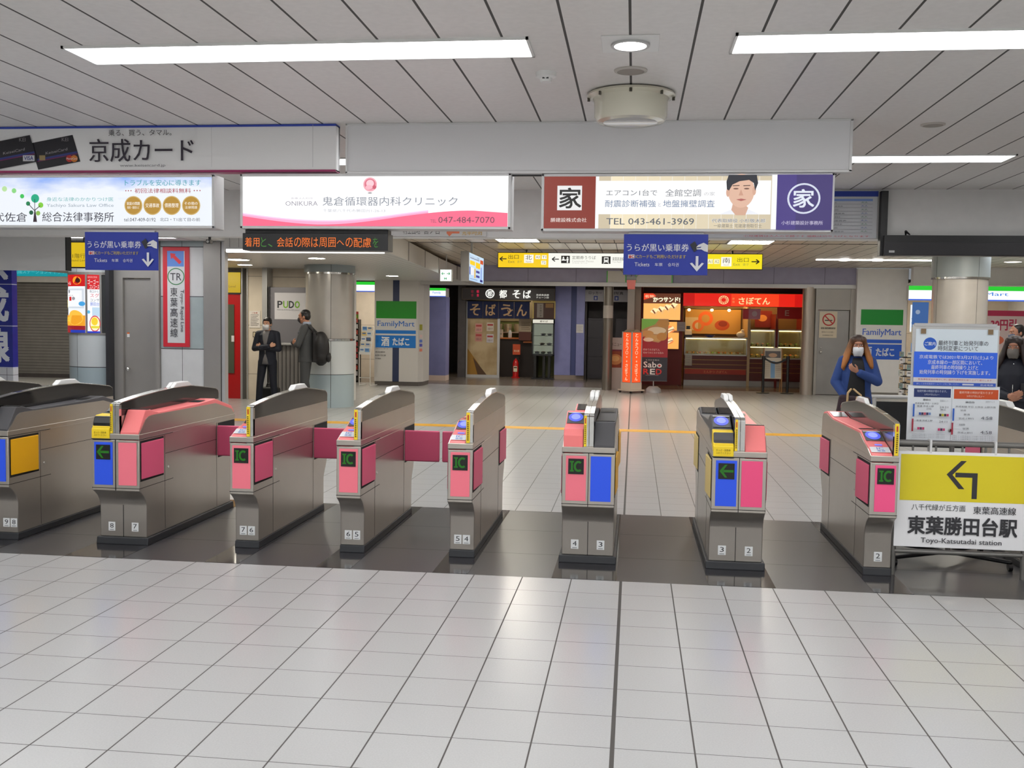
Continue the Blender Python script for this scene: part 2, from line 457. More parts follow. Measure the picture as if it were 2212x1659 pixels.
# ================================================================ ceiling fixtures
LAMPM = mat('fluorescent_diffuser', (250, 251, 252), 0.5, emit=LAMP, sample=True)
def ceiling_light(x0, y0, label, ln=2.272, wd=0.315, z=2.875, group='long recessed ceiling lights'):
    t = thing('ceiling_light', label, 'ceiling light', (x0 + ln / 2, y0 + wd / 2, z), group=group)
    a, c = ln / 2, wd / 2
    f = MB()
    for q in ((-a, a, -c, -c + 0.012), (-a, a, c - 0.012, c), (-a, -a + 0.012, -c, c), (a - 0.012, a, -c, c)): f.box(q[0], q[1], q[2], q[3], -0.012, 0.0, WHITEP)
    f.build('frame', t)
    f = MB(); f.box(-a + 0.012, a - 0.012, -c + 0.012, c - 0.012, -0.006, -0.001, LAMPM); f.build('diffuser', t)
    return t
ceiling_light(-2.735, -1.455, 'long bright white ceiling light above and in front of the gates, beside the square downlight')
ceiling_light(0.467, -1.45, 'long bright white ceiling light running out of the picture at upper right')
ceiling_light(0.567, 1.80, 'long white ceiling light half hidden behind the blank grey banner')
ceiling_light(-2.735, 1.80, 'white ceiling light glimpsed in the gap between the two overhead banners')
for x in (-5.935, 3.667):
    for y in (-1.45, 1.80): ceiling_light(x, y, 'long white ceiling light continuing the rows beyond the frame')
for x in (-5.935, -2.735, 0.467, 3.667):
    for y in (-3.1, -4.7, -6.3, -7.9): ceiling_light(x, y, 'unseen long white ceiling light behind the viewer, in rows doubled for brightness')  # unseen rows, doubled with in-between rows to brighten surfaces facing the camera
for x in (-4.7, -1.72): ceiling_light(x, 0.75, 'added long white ceiling light, unseen behind the overhead banners')  # extra lamps outside the row spacing, added to brighten the bulkhead
for y in (10.9, 12.4): ceiling_light(5.1, y, 'added long white ceiling light, unseen behind the black display', z=2.95)  # added out of sight to light the white store panel
LAMPF = mat('square_diffuser', (255, 246, 230), 0.5, emit=36, sample=True)
def square_light(x, y, z, w, label, m=LAMPF):
    t = thing('ceiling_light', label, 'ceiling light', (x, y, z), group='square ceiling lights')
    a = w / 2; f = MB()
    for q in ((-a, a, -a, -a + 0.02), (-a, a, a - 0.02, a), (-a, -a + 0.02, -a, a), (a - 0.02, a, -a, a)): f.box(q[0], q[1], q[2], q[3], -0.012, 0, ALU)
    f.build('frame', t); f = MB(); f.box(-a + 0.02, a - 0.02, -a + 0.02, a - 0.02, -0.006, -0.001, m); f.build('diffuser', t)
square_light(-1.80, 9.55, 2.875, 0.68, 'square ceiling light above the yellow exit lettering near the soffit')
square_light(1.80, 9.75, 2.875, 0.68, 'square ceiling light behind the blue ticket sign')
square_light(5.4, 9.6, 2.875, 0.68, 'square ceiling light hidden behind the black display')
for y in (4.6, 6.9):
    for x in (-5.4, -2.6, 0.467, 3.667): ceiling_light(x, y, 'added long white ceiling light, unseen above the bulkhead')  # unseen lamps added to brighten the far hall
for y in (5.9, 7.2): ceiling_light(-8.7, y, 'added long white ceiling light, unseen above the passage by the poster column', z=2.71)  # added out of view to brighten the left side
for x in (-1.8, 0.0, 1.8): square_light(x, 13.6, 2.95, 0.68, 'added square ceiling light, unseen behind the hanging signs')  # unseen panels added for more light in the far hall
for x in (-3.4, -1.2, 6.8, -6.6): square_light(x, 19.6, 2.66, 0.6, 'added square ceiling light, unseen behind the violet fascia')  # added out of view to lift the dark shop side
for x, y in ((-14.5, 12.0), (-14.5, 15.2), (-12.0, 13.0), (-11.5, 9.0)): square_light(x, y, 2.875, 0.68, 'added square ceiling light, unseen in the side passage')  # lamps added out of view to light the passage and its shutter
# round downlight on a square plate
t = thing('downlight', 'round downlight set in a square white ceiling plate', 'downlight', (0, -1.315, 2.875))
f = MB(); f.box(-0.132, 0.132, -0.135, 0.135, -0.006, 0, WHITEP); f.build('plate', t, bev=0.002)
f = MB(); f.lathe([(0.075, -0.016), (0.09, -0.016), (0.09, -0.005), (0.075, -0.005), (0.075, -0.016)], ALU); f.build('ring', t, smooth=True)
f = MB(); f.lathe([(0.001, -0.010), (0.076, -0.010)], mat('downlight_lens', (255, 252, 246), 0.4, emit=LAMP * 1.2, sample=True)); f.build('lens', t)
SPK = mat('speaker_mesh', (150, 144, 136), 0.6)
def speaker(x, y, r, label):
    t = thing('ceiling_speaker', label, 'ceiling speaker', (x, y, 2.875), group='round ceiling speakers')
    f = MB(); f.lathe([(r * 0.82, -0.003), (r * 0.82, -0.010), (r, -0.006), (r, 0.0)], mat('speaker_rim', (186, 182, 174), 0.5)); f.build('rim', t, smooth=True)
    f = MB(); f.lathe([(0.001, -0.007), (r * 0.83, -0.007)], SPK); f.build('grille', t)
speaker(0, -0.82, 0.085, 'small round ceiling speaker between the square downlight and the cream dome')
speaker(1.91, 0.66, 0.075, 'small round ceiling speaker above the white wall at upper right')
t = thing('smoke_detector', 'small white smoke detector on the grey ceiling panels', 'smoke detector', (-0.438, -0.80, 2.875))
f = MB(); f.lathe([(0.001, -0.05), (0.028, -0.05), (0.034, -0.03), (0.052, -0.024), (0.054, 0.0)], WHITEP, n=28); f.build('body', t, smooth=True)
f = MB()
f.box(-0.016, -0.003, -0.0325, -0.028, -0.038, -0.031, BLACKP); f.box(0.003, 0.016, -0.0325, -0.028, -0.038, -0.031, BLACKP)
f.build('sensor_slot', t)
# cream dome hung from the ceiling
CREAMP = mat('cream_enamel', (206, 202, 184), 0.16, coat=0.4)
t = thing('ceiling_dome', 'large round cream drum with bolts hanging under the ceiling', 'ceiling fixture', (0, -0.30, 2.875))
f = MB(); f.lathe([(0.001, -0.005), (0.245, -0.008), (0.25, -0.02), (0.215, -0.032), (0.208, -0.05), (0.205, -0.135), (0.19, -0.158), (0.155, -0.165)], CREAMP, n=56); f.build('drum', t, smooth=True)
f = MB(); f.lathe([(0.158, -0.164), (0.15, -0.158), (0.001, -0.158)], mat('dome_lens', (214, 214, 212), 0.12, coat=0.6), n=48); f.build('lens', t, smooth=True)
for k in range(8):
    a = 2 * math.pi * k / 8 - math.pi / 2
    f = MB(); c = Vector((math.cos(a) * 0.238, math.sin(a) * 0.238, -0.022))
    f.cyl(c, c + Vector((0, 0, -0.02)), 0.008, mat('bolt_metal', (92, 88, 80), 0.4, 0.7), n=10); f.build('bolt', t)
# slot light of the far ceiling, its two downlights, soffit lamps
t = thing('slot_light', 'thin white slot light with two bright spots in the far ceiling', 'ceiling light', (5.2, 14.9, 2.95))
f = MB(); f.box(-1.5, 1.5, -0.06, 0.06, -0.012, 0, mat('slot_lens', (255, 250, 240), 0.4, emit=13, sample=True)); f.build('diffuser', t)
for x in (-0.95, -0.3):
    f = MB(); f.lathe([(0.001, -0.02), (0.1, -0.02), (0.1, 0)], mat('spot_lens', (255, 252, 246), 0.4, emit=22, sample=True), c=(x, 0, 0)); f.build('spot', t)
def soffit_spot(x, y, z, label, r=0.1, e=9, grp='round downlights'):
    t = thing('downlight', label, 'downlight', (x, y, z), group=grp)
    f = MB(); f.lathe([(r, -0.012), (r * 1.15, -0.012), (r * 1.15, 0), (r, 0), (r, -0.012)], WHITEP); f.build('ring', t, smooth=True)
    f = MB(); f.lathe([(0.001, -0.005), (r, -0.005)], mat('spot_lens_%g' % e, (255, 246, 228), 0.4, emit=e, sample=True)); f.build('lens', t)
soffit_spot(7.57, 15.1, 2.95, 'round ceiling downlight beyond the clad column at far right', 0.16, 12)
soffit_spot(-6.55, 9.9, 2.56, 'wide round downlight under the low soffit by the yellow level sign', 0.22, 18)
for x, y in ((-5.0, 9.4), (-6.4, 15.5), (-5.2, 15.2), (-8.2, 11.6), (-7.0, 11.4)): soffit_spot(x, y, 2.56, 'added round downlight, unseen behind the signs under the low soffit', 0.13, 110)  # strong spots added out of sight to brighten the area under the soffit
t = thing('light_strip', 'long white light strip along the edge of the low soffit', 'light strip', (-4.73, 8.02, 2.54))
f = MB(); f.box(-1.19, 1.19, -0.03, 0.03, 0.05, 0.075, ALU); f.build('housing', t)
f = MB(); f.box(-1.185, 1.185, -0.028, 0.028, 0.0, 0.05, mat('strip_lens', (255, 252, 246), 0.4, emit=1.5)); f.build('diffuser', t, bev=0.006)

# ================================================================ ticket gates (origin: front face of the upper box, on the floor)
LED = mat('display_black', (24, 24, 22), 0.3)
LEDG = ink((30, 122, 14), 0.7)
BODY = [(0.1, 0.05), (0.1, 0.27), (0.085, 0.31), (0.06, 0.345), (0.03, 0.37), (0.0, 0.388), (0.0, 0.735),
        (1.63, 0.735), (1.63, 0.43), (1.60, 0.37), (1.555, 0.31), (1.535, 0.27), (1.535, 0.05)]
FIN = [(0.0, 0.735), (0.0, 0.972), (0.012, 0.986), (0.04, 0.993), (0.3, 1.018), (0.57, 1.036), (0.84, 1.046), (1.1, 1.045), (1.4, 1.014), (1.58, 0.992), (1.62, 0.975), (1.63, 0.95), (1.63, 0.735)]
LOW = [(0.0, 0.735), (0.0, 0.782), (0.10, 0.822), (0.20, 0.846), (0.34, 0.898), (0.40, 0.900), (1.25, 0.900), (1.47, 0.930), (1.60, 0.915), (1.625, 0.88), (1.63, 0.735)]
TALL = [(0.0, 0.735), (0.0, 0.85), (0.02, 0.892), (0.16, 0.91), (0.30, 0.972), (0.36, 0.980), (0.5, 0.93), (1.25, 0.90), (1.45, 0.94), (1.60, 0.92), (1.63, 0.735)]
SLOPE = [(0.0, 0.735), (0.0, 0.79), (0.10, 0.935), (0.17, 0.935), (0.30, 0.905), (0.95, 0.915), (1.25, 0.930), (1.57, 0.85), (1.625, 0.80), (1.63, 0.735)]
SIDE_LOW = [(0.0, 0.73), (0.0, 0.772), (0.10, 0.812), (0.20, 0.836), (0.34, 0.884), (1.25, 0.888), (1.47, 0.915), (1.60, 0.90), (1.63, 0.86), (1.63, 0.73)]
SIDE_SLOPE = [(0.0, 0.73), (0.0, 0.775), (0.035, 0.808), (0.10, 0.872), (0.14, 0.89), (0.2, 0.894), (1.25, 0.894), (1.57, 0.822), (1.625, 0.775), (1.63, 0.73)]
def zat(prof, y):
    for (a, c), (e, d) in zip(prof[1:-1], prof[2:]):
        if a <= y <= e and e > a: return c + (d - c) * (y - a) / (e - a)
    return prof[1][1]
def slope_quad(prof, y0, y1, x0, x1, lift, mb, m, n=4):
    """a strip lying on the housing top from y0 to y1"""
    st = len(mb.v)
    for i in range(n + 1):
        y = y0 + (y1 - y0) * i / n; z = zat(prof, y) + lift
        mb.v.append((x0, y, z)); mb.v.append((x1, y, z))
    for i in range(n):
        mb.face([st + 2 * i, st + 2 * i + 1, st + 2 * i + 3, st + 2 * i + 2], m)
def number_plate(t, x, txt):
    g = G(0.05, 0.062, lit=0, y=0.0985, x0=x - 0.025, z0=0.09)
    g.step = 0.0005
    g.rect(0, 0, 0.05, 0.062, (238, 240, 240)); g.text(0.012, 0.02, 0.038, 0.052, txt, (58, 60, 64), 0.01); g.rect(0.010, 0.006, 0.04, 0.010, (140, 142, 146))
    g.build('number_plate', t)
def display(t, x, kind):
    p = MB(); p.box(x - 0.05, x + 0.05, -0.0085, -0.004, 0.602, 0.702, LED)
    d = p.build('display', t)
    g = G(0.1, 0.1, lit=0.9, y=-0.009, x0=x - 0.05, z0=0.602)
    if kind == 'IC':
        for q in ((0.010, 0.016, 0.036, 0.026), (0.010, 0.076, 0.036, 0.086), (0.018, 0.016, 0.030, 0.086)): g.rect(*q, LEDG)
        k = [(0.05 + 0.0, 0.0)]
        cx, cz, ro, ri = 0.066, 0.051, 0.036, 0.022
        pts = [(cx + ro * 0.85 * math.cos(a), cz + ro * math.sin(a)) for a in [math.radians(50 + 260 * i / 14) for i in range(15)]]
        pin = [(cx + ri * 0.75 * math.cos(a), cz + ri * math.sin(a)) for a in [math.radians(50 + 260 * i / 14) for i in range(15)]]
        for i in range(14): g.shape([pts[i], pts[i + 1], pin[i + 1], pin[i]], LEDG); g.y += g.step
    else:
        g.rect(0.03, 0.043, 0.094, 0.059, LEDG)
        g.shape([(0.006, 0.051), (0.040, 0.092), (0.056, 0.092), (0.026, 0.051)], LEDG); g.shape([(0.006, 0.051), (0.026, 0.051), (0.056, 0.010), (0.040, 0.010)], LEDG)
    g.build('lettering', d)
def front_plate(t, x0, x1, col, name='front_plate'):
    p = MB(); p.box(x0, x1, -0.004, 0.002, 0.427, 0.72, col); p.build(name, t, bev=0.0015)
def reader(t, x0, x1, prof, colour, kind, name='reader_housing'):
    """the plastic top of one half; x0..x1 across"""
    p = MB(); p.prism([(y + (0.004 if i else 0), z) for i, (y, z) in enumerate(prof)], 'x', x0, x1, colour)
    h = p.build(name, t, bev=0.006)
    w = x1 - x0; c = (x0 + x1) / 2
    if kind in ('low', 'tall', 'slot'):
        a, e = (0.205, 0.34) if kind == 'low' else (0.165, 0.31)
        p = MB(); slope_quad(prof, a, e, x0 + 0.008, x1 - 0.004, 0.003, p, BLACKP)
        pad = p.build('reader_pad', h)
        p = MB(); q = MB()
        n = 28; zc = (a + e) / 2
        for mb, r, lift, m in ((p, 0.048, 0.005, ink((70, 90, 246), 0.9)), (q, 0.03, 0.007, ink((150, 165, 255), 0.9))):
            ring = [(c + r * math.cos(2 * math.pi * i / n), zc + r * 1.15 * math.sin(2 * math.pi * i / n)) for i in range(n)]
            mb.poly([(x, y, zat(prof, y) + lift) for x, y in ring], m)
        p.build('reader_ring', pad); q.build('reader_mark', pad)
        p = MB(); slope_quad(prof, e - 0.02, e - 0.012, x0 + 0.012, x1 - 0.008, 0.0055, p, WHITEP); p.build('reader_text', pad)
    if kind == 'low':
        p = MB(); slope_quad(prof, 0.03, 0.095, x0 + 0.004, x1 - 0.006, 0.003, p, ink((228, 230, 234)))
        lb = p.build('label', h)
        v, f = text_geo('IC', 0.02); v2, f2 = text_geo('専用', 0.02)
        p = MB()
        for vv, ff, ya, yb, xa, xb in ((v, f, 0.062, 0.088, c - 0.02, c + 0.022), (v2, f2, 0.036, 0.056, c - 0.022, c + 0.024)):
            ma, mb_, mc, md = min(q[0] for q in vv), max(q[0] for q in vv), min(q[1] for q in vv), max(q[1] for q in vv)
            pts = []
            for u, w_ in vv:
                yy = ya + (w_ - mc) / (md - mc) * (yb - ya)
                pts.append((xa + (u - ma) / (mb_ - ma) * (xb - xa), yy, zat(prof, yy) + 0.005))
            n0 = p.add(pts)
            for q in ff: p.face([n0 + i for i in q], ink((60, 120, 205)))
        p.build('lettering', lb)
        p = MB(); slope_quad(prof, 0.118, 0.14, c - 0.02, c + 0.025, 0.004, p, ink((110, 130, 255), 1.2)); p.build('indicator', h)
    if kind == 'slot':
        p = MB(); p.prism([(-0.012, 0.745), (-0.012, 0.81), (0.0, 0.822), (0.03, 0.888), (0.05, 0.90), (0.13, 0.905), (0.13, 0.745)], 'x', x0 - 0.002, x1 - 0.002, YELLOW)
        s = p.build('ticket_slot', h, bev=0.005)
        p = MB(); p.box(x0 + 0.03, x1 - 0.03, 0.004, 0.03, 0.845, 0.85, BLACKP); p.build('slot_mouth', s)
        g = G(w - 0.03, 0.04, y=-0.0125, x0=x0 + 0.012, z0=0.757)
        for k, tt in enumerate(('きっぷ・回数券', '入れてください')): g.text(0.004, 0.022 - 0.018 * k, w - 0.034, 0.036 - 0.018 * k, tt, (120, 92, 10), 0.01)
        g.build('lettering', s)
    if kind in ('low', 'tall', 'slot'):
        p = MB(); slope_quad(prof, 1.28, 1.44, x0 + 0.012, x1 - 0.012, 0.003, p, mat('screen_glass', (58, 58, 62), 0.08)); p.build('rear_screen', h)
        p = MB(); slope_quad(prof, 0.42, 0.47, x0 + 0.014, x1 - 0.014, 0.003, p, BLACKP); p.build('sensor_bar', h)
    if kind == 'exit':
        p = MB(); slope_quad(prof, 1.0, 1.12, x0 + 0.02, x1 - 0.02, 0.003, p, BLACKP); p.build('rear_screen', h)
        p = MB(); p.box(x0 + 0.004, x1 - 0.002, 0.125, 0.165, 0.9355, 0.939, BLACKP); p.build('sensor_bar', h)
def fin(t, x0, x1, strip=None):
    lo = [(0.0, 0.735), (0.0, 0.9), (1.63, 0.9), (1.63, 0.735)]
    p = MB(); p.prism(lo, 'x', x0, x1, STEEL); f = p.build('fin', t)
    up = [(0.03, 0.9)] + [(y if y > 0.03 else 0.03, z - 0.006) for y, z in FIN[2:12]] + [(1.628, 0.9)]
    p = MB(); p.prism(up, 'x', x0 + 0.001, x1 - 0.001, SMOKED); p.build('smoked_panel', f, smooth=True)
    p = MB()
    rim = FIN[1:12]
    for (a, c), (e, d) in zip(rim[:-1], rim[1:]):
        p.prism([(a, c - 0.006), (a, c), (e, d), (e, d - 0.006)], 'x', x0, x1, CHROME)
    p.box(x0, x1, -0.002, 0.03, 0.785, 0.975, CHROME)
    p.build('fin_trim', f, bev=0.002)
    c = (x0 + x1) / 2; w = min(0.05, (x1 - x0) * 1.0) / 2
    p = MB(); p.prism([(0.80, 1.043), (0.86, 1.078), (1.06, 1.078), (1.14, 1.04)], 'x', c - w, c + w, WHITEP); p.build('status_lamp', f, bev=0.006)
    if strip:
        p = MB(); p.box(strip[0], strip[1], -0.008, 0.0, 0.782, 0.982, YELLOW)
        g = G(strip[1] - strip[0], 0.2, y=-0.0085, x0=strip[0], z0=0.782)
        w = strip[1] - strip[0]
        g.rect(w * 0.3, 0.15, w * 0.7, 0.185, (200, 60, 40))
        for k in range(10): g.rect(w * 0.3, 0.018 + 0.0125 * k, w * 0.7, 0.026 + 0.0125 * k, (110, 88, 20))
        s = p.build('yellow_strip', t, bev=0.002); g.build('lettering', s)
def flap_slot(t, side, x, y0, y1, colour, shut, tilt=0.012, reach=0.283):
    """side = +1 right / -1 left; front slots only bulge, shut rear flaps reach across the passage"""
    d = 0.0022 * side
    p = MB(); a, e = sorted((x, x + d)); p.box(a, e, y0, y1, 0.452, 0.73, DARKGAP); sl = p.build('flap_slot', t)
    if shut:
        p = MB(); a, e = sorted((x + 0.002 * side, x + reach * side)); p.box(a, e, y0 - 0.03, y0 - 0.008, 0.468, 0.713, colour)
        p.build('flap', t, bev=0.01, seg=3)
    else:
        p = MB()
        pts = [(x, y0 + 0.012), (x + side * 0.006, y0 + 0.004), (x + side * (0.006 + tilt), y1 - 0.03), (x + side * tilt * 0.6, y1 - 0.008), (x, y1 - 0.012)]
        p.prism(pts, 'z', 0.468, 0.716, colour); p.build('flap', t, bev=0.005)
def gate(x, w, label, halves, fins, nums, plates, right=None, left=None, y=0.34, flare=0.004):
    t = thing('ticket_gate', label, 'ticket gate', (x, y, 0), group='row of ticket gates')
    h = w / 2
    p = MB(); p.prism(BODY, 'x', -h, h, STEEL)
    cab = p.build('cabinet', t, bev=0.004, smooth=True)
    p = MB()
    p.box(-h - 0.002, h + 0.002, -0.003, 1.634, 0.742, 0.778, STEEL); tr = p.build('top_trim', t, bev=0.004)
    p = MB()
    for z in (0.404, 0.7385): p.box(-h - 0.001, h + 0.001, -0.0025, 0.5, z, z + 0.0035, DARKGAP)
    for s in (-1, 1):
        a, e = sorted((s * h, s * (h + 0.001)))
        p.box(a, e, 0.37, 0.372, 0.06, 0.735, DARKGAP); p.box(a, e, 1.26, 1.262, 0.06, 0.735, DARKGAP); p.box(a, e, 0.38, 1.26, 0.60, 0.603, DARKGAP)
        c = MB(); c.cyl((s * h, 0.42, 0.5), (s * (h + 0.004), 0.42, 0.5), 0.009, CHROME, n=14); c.build('lock', cab, smooth=True)
    if w > 0.3: p.box(-0.002, 0.002, -0.0035, 0.001, 0.39, 0.74, DARKGAP); p.box(-0.002, 0.002, 0.0985, 0.1005, 0.05, 0.3, DARKGAP)
    p.build('seam', cab)
    p = MB(); p.prism([(0.1 - flare - 0.01, 0), (0.1 - flare, 0.05), (1.535 + flare, 0.05), (1.545 + flare, 0)], 'x', -h - flare, h + flare, RUBBER)
    p.build('plinth', t, bev=0.006)
    for x0, x1, prof, colour, kind in halves: reader(t, x0, x1, prof, colour, kind)
    for s in (-1, 1):
        k = [q for q in halves if abs((q[0] if s < 0 else q[1]) - s * h) < 0.02]
        if k:
            a, e = sorted((s * h, s * (h - 0.006)))
            p = MB(); p.prism(SIDE_SLOPE if k[0][4] == 'exit' else SIDE_LOW, 'x', a, e, STEEL); p.build('side_plate', t)
    for f in fins: fin(t, *f)
    for px, tx in nums: number_plate(t, px, tx)
    for px0, px1, col, disp in plates:
        front_plate(t, px0, px1, col)
        if disp: display(t, (px0 + px1) / 2, disp)
    for s, spec in ((1, right), (-1, left)):
        if not spec: continue
        colour, shut = spec
        flap_slot(t, s, s * h, 0.015, 0.35, colour, False)
        flap_slot(t, s, s * h, 1.29, 1.62, colour, shut)
    return t
NARROW_PLATE = [(-0.064, 0.064, PINKPLATE, 'IC')]
def narrow(x, label, nums, right, left, kind='low'):
    h = 0.0825
    return gate(x, 0.165, label, [(-h + 0.006, 0.034, LOW, PINK, 'low')], [(0.036, h, (0.038, 0.062))], [(-0.028, nums[0]), (0.03, nums[1])], NARROW_PLATE, right, left)
SH, OP = True, False
narrow(-2.56, 'narrow steel ticket gate numbered 7 and 6, pink front plate', '76', (ROSE, SH), (ROSE, SH))
narrow(-1.818, 'narrow steel ticket gate numbered 6 and 5, pink flap out on its side', '65', (ROSE, SH), (ROSE, SH))
narrow(-1.065, 'narrow steel ticket gate numbered 5 and 4', '54', (ROSE, OP), (ROSE, SH))
h = 0.17
gate(-3.437, 0.34, 'wide steel ticket gate numbered 8 and 7 with pink housing', [(-h + 0.006, -0.036, TALL, BLACKP, 'slot'), (0.032, h - 0.006, SLOPE, PINK, 'exit')],
     [(-0.034, -0.001, (-0.033, -0.016)), (0.001, 0.030)], [(-0.085, '8'), (0.085, '7')],
     [(-0.152, -0.02, BLUEPLATE, '<'), (0.022, 0.152, PINKPLATE, None)], (ROSE, SH), (AMBER, OP), y=0.30, flare=0.018)
gate(-0.226, 0.34, 'wide steel ticket gate numbered 4 and 3, pink and blue front', [(-h + 0.006, -0.036, TALL, PINK, 'tall'), (0.032, h - 0.006, SLOPE, GREYP, 'exit')],
     [(-0.034, -0.001, (-0.033, -0.016)), (0.001, 0.030)], [(-0.085, '4'), (0.085, '3')],
     [(-0.146, -0.014, PINKPLATE, 'IC'), (0.014, 0.146, BLUEPLATE, None)], (AMBER, OP), (ROSE, OP), flare=0.018)
gate(0.728, 0.34, 'wide steel ticket gate numbered 3 and 2, green arrow on blue', [(-h + 0.006, -0.036, TALL, GREYP, 'slot'), (0.032, h - 0.006, SLOPE, PINK, 'exit')],
     [(-0.034, -0.001, (-0.033, -0.016)), (0.001, 0.030)], [(-0.085, '3'), (0.085, '2')],
     [(-0.146, -0.014, BLUEPLATE, '<'), (0.014, 0.146, ink((250, 84, 138)), None)], (ROSE, OP), (mat('cream_pad', (232, 206, 130), 0.5), OP), flare=0.018)
gate(1.614, 0.168, 'steel ticket gate numbered 2 beside the yellow arrow board', [(-0.078, 0.05, LOW, PINK, 'low')], [(0.052, 0.084, (0.054, 0.078))], [(0.004, '2')],
     [(-0.055, 0.07, ink((255, 90, 146)), 'IC')], None, (ROSE, OP))
h = 0.0875
gate(-4.295, 0.175, 'steel ticket gate numbered 9 and 8 with amber flap', [(-h + 0.05, h - 0.006, SLOPE, GREYP, 'exit')], [(-h, -h + 0.046)], [(0.0, '9'), (0.056, '8')],
     [(-0.07, 0.068, BLUEPLATE, None)], (AMBER, OP), (AMBER, OP), y=0.28)
gate(-5.1, 0.17, 'dark topped ticket gate whose hood shows behind the gate numbered 9', [(-0.08, 0.03, LOW, GREYP, 'low')], [(0.034, 0.085)], [(0.0, '9')], NARROW_PLATE, (AMBER, OP), None)
gate(2.70, 0.17, 'ticket gate with a grey hood behind the train notice', [(-0.03, 0.08, LOW, PINK, 'low')], [(-0.085, -0.034)], [(0.0, '1')], NARROW_PLATE, None, (ROSE, OP))

# ================================================================ overhead signs
def K(ox, oy, s):
    """crop pixel -> photograph pixel"""
    return lambda x, y: (ox + x / s, oy + y / s)
WHITEF = mat('white_frame', (214, 214, 214), 0.4, 0.2)
def lightbox(name, label, x0, x1, z0, z1, y, depth, frame=WHITEF, fw=0.018, cat='sign', lit=1.15, px=None, face=(255, 255, 255), group=None, posts=True, top=2.5435):
    t = thing(name, label, cat, ((x0 + x1) / 2, y, z0), group=group)
    w, h = x1 - x0, z1 - z0
    p = MB(); p.box(-w / 2, w / 2, 0.004, depth, 0, h, frame); p.build('housing', t, bev=0.004)
    p = MB()
    for q in ((-w / 2, w / 2, 0, fw), (-w / 2, w / 2, h - fw, h), (-w / 2, -w / 2 + fw, 0, h), (w / 2 - fw, w / 2, 0, h)): p.box(q[0], q[1], -0.006, 0.01, q[2], q[3], frame)
    p.build('frame', t, bev=0.003)
    g = G(w, h, px=px, lit=lit, y=0.002)
    g.rect(*(g.px if px else (0, 0, w, h)), face)
    if posts:
        for s in (-0.35, 0.35):
            p = MB(); p.box(s * w - 0.012, s * w + 0.012, depth * 0.4, depth * 0.4 + 0.024, h, top - z0, BLACKP); p.build('hanger', t)
    return t, g
def done(t, g, name='face'): g.build(name, t)

# --- law office light box (crop scale 3.95 from (0,250))
t, g = lightbox('light_box_sign', 'lit blue sky advertising box with a green tree emblem', -4.66, -2.80, 2.182, 2.545, 0.47, 0.16, lit=1.0, px=(-85 * 3.95, 510, 1833, 960), face=(206, 222, 248))
SKYM = bpy.data.materials.new('printed_sky'); SKYM.use_nodes = True
def sky_print(m):
    b = m.node_tree.nodes['Principled BSDF']; b.inputs['Base Color'].default_value = (0.003, 0.003, 0.003, 1); b.inputs['Roughness'].default_value = 0.35
    tc = N(m, 'ShaderNodeTexCoord'); mp = N(m, 'ShaderNodeMapping'); mp.inputs['Scale'].default_value = (2.2, 1, 6.5); L(m, tc.outputs['Object'], mp.inputs[0])
    nz = N(m, 'ShaderNodeTexNoise'); nz.inputs['Scale'].default_value = 1.0; nz.inputs['Detail'].default_value = 6; L(m, mp.outputs[0], nz.inputs['Vector'])
    sp = N(m, 'ShaderNodeSeparateXYZ'); L(m, tc.outputs['Object'], sp.inputs[0])
    h = math_node(m, 'MULTIPLY_ADD', sp.outputs[2], 1.9, -0.62); v = math_node(m, 'ADD', nz.outputs[0], h)
    mr = N(m, 'ShaderNodeMapRange'); mr.inputs[1].default_value = 0.34; mr.inputs[2].default_value = 0.74; L(m, v, mr.inputs[0])
    L(m, mix_col(m, mr.outputs[0], rgb((240, 245, 252)), rgb((104, 156, 244))), b.inputs['Emission Color']); b.inputs['Emission Strength'].default_value = 1.0; m.cycles.emission_sampling = 'NONE'
sky_print(SKYM)
g.rect(-336, 515, 1812, 945, SKYM)
for x, y, r, c in ((48, 627, 22, (186, 226, 160)), (131, 643, 20, (140, 216, 130)), (201, 690, 18, (60, 196, 90)), (314, 709, 35, (20, 170, 130)), (253, 753, 18, (20, 130, 80)), (363, 766, 22, (130, 206, 60)), (280, 830, 18, (20, 90, 60)), (340, 835, 19, (140, 186, 80))): g.circ(x, y, r, c, r * 1.05)
g.shape([(296, 910), (310, 800), (316, 800), (330, 910)], (50, 34, 44)); g.line(312, 800, 313, 715, 5, (50, 34, 44)); g.line(312, 815, 262, 760, 6, (50, 34, 44)); g.line(314, 810, 360, 772, 6, (50, 34, 44))
g.text(-250, 830, 247, 910, '八千代佐倉', (40, 36, 52)); g.text(378, 826, 992, 908, '総合法律事務所', (40, 36, 52))
g.text(418, 700, 990, 734, '身近な法律のかかりつけ医', (96, 178, 176), 0.01); g.text(418, 755, 992, 790, 'Yachiyo Sakura Law Office', (150, 164, 176))
g.text(1090, 553, 1725, 604, 'トラブルを安心に導きます', (60, 160, 176), 0.02); g.text(1172, 626, 1642, 666, '初回法律相談料無料', (166, 40, 60), 0.02)
for x in (1098, 1120, 1142, 1672, 1696, 1720): g.circ(x, 646, 5, (166, 40, 60))
for x, a, c in ((1163, '家庭の問題', '相続・離婚など'), (1325, '交通事故', ''), (1487, '債務整理', ''), (1650, 'その他の', '法律問題')):
    g.circ(x, 771, 76, (206, 176, 110), 80); g.circ(x, 771, 68, (182, 138, 44), 72)
    if c: g.text(x - 55, 740, x + 55, 768, a, (250, 244, 230), 0.02); g.text(x - 52, 776, x + 52, 800, c, (250, 244, 230), 0.01)
    else: g.text(x - 58, 752, x + 58, 788, a, (250, 244, 230), 0.02)
g.text(1088, 876, 1355, 906, 'tel.047-409-0192', (50, 52, 62), 0.01); g.text(1392, 874, 1725, 904, '北口・T1出て目の前', (50, 52, 62), 0.01)
done(t, g)
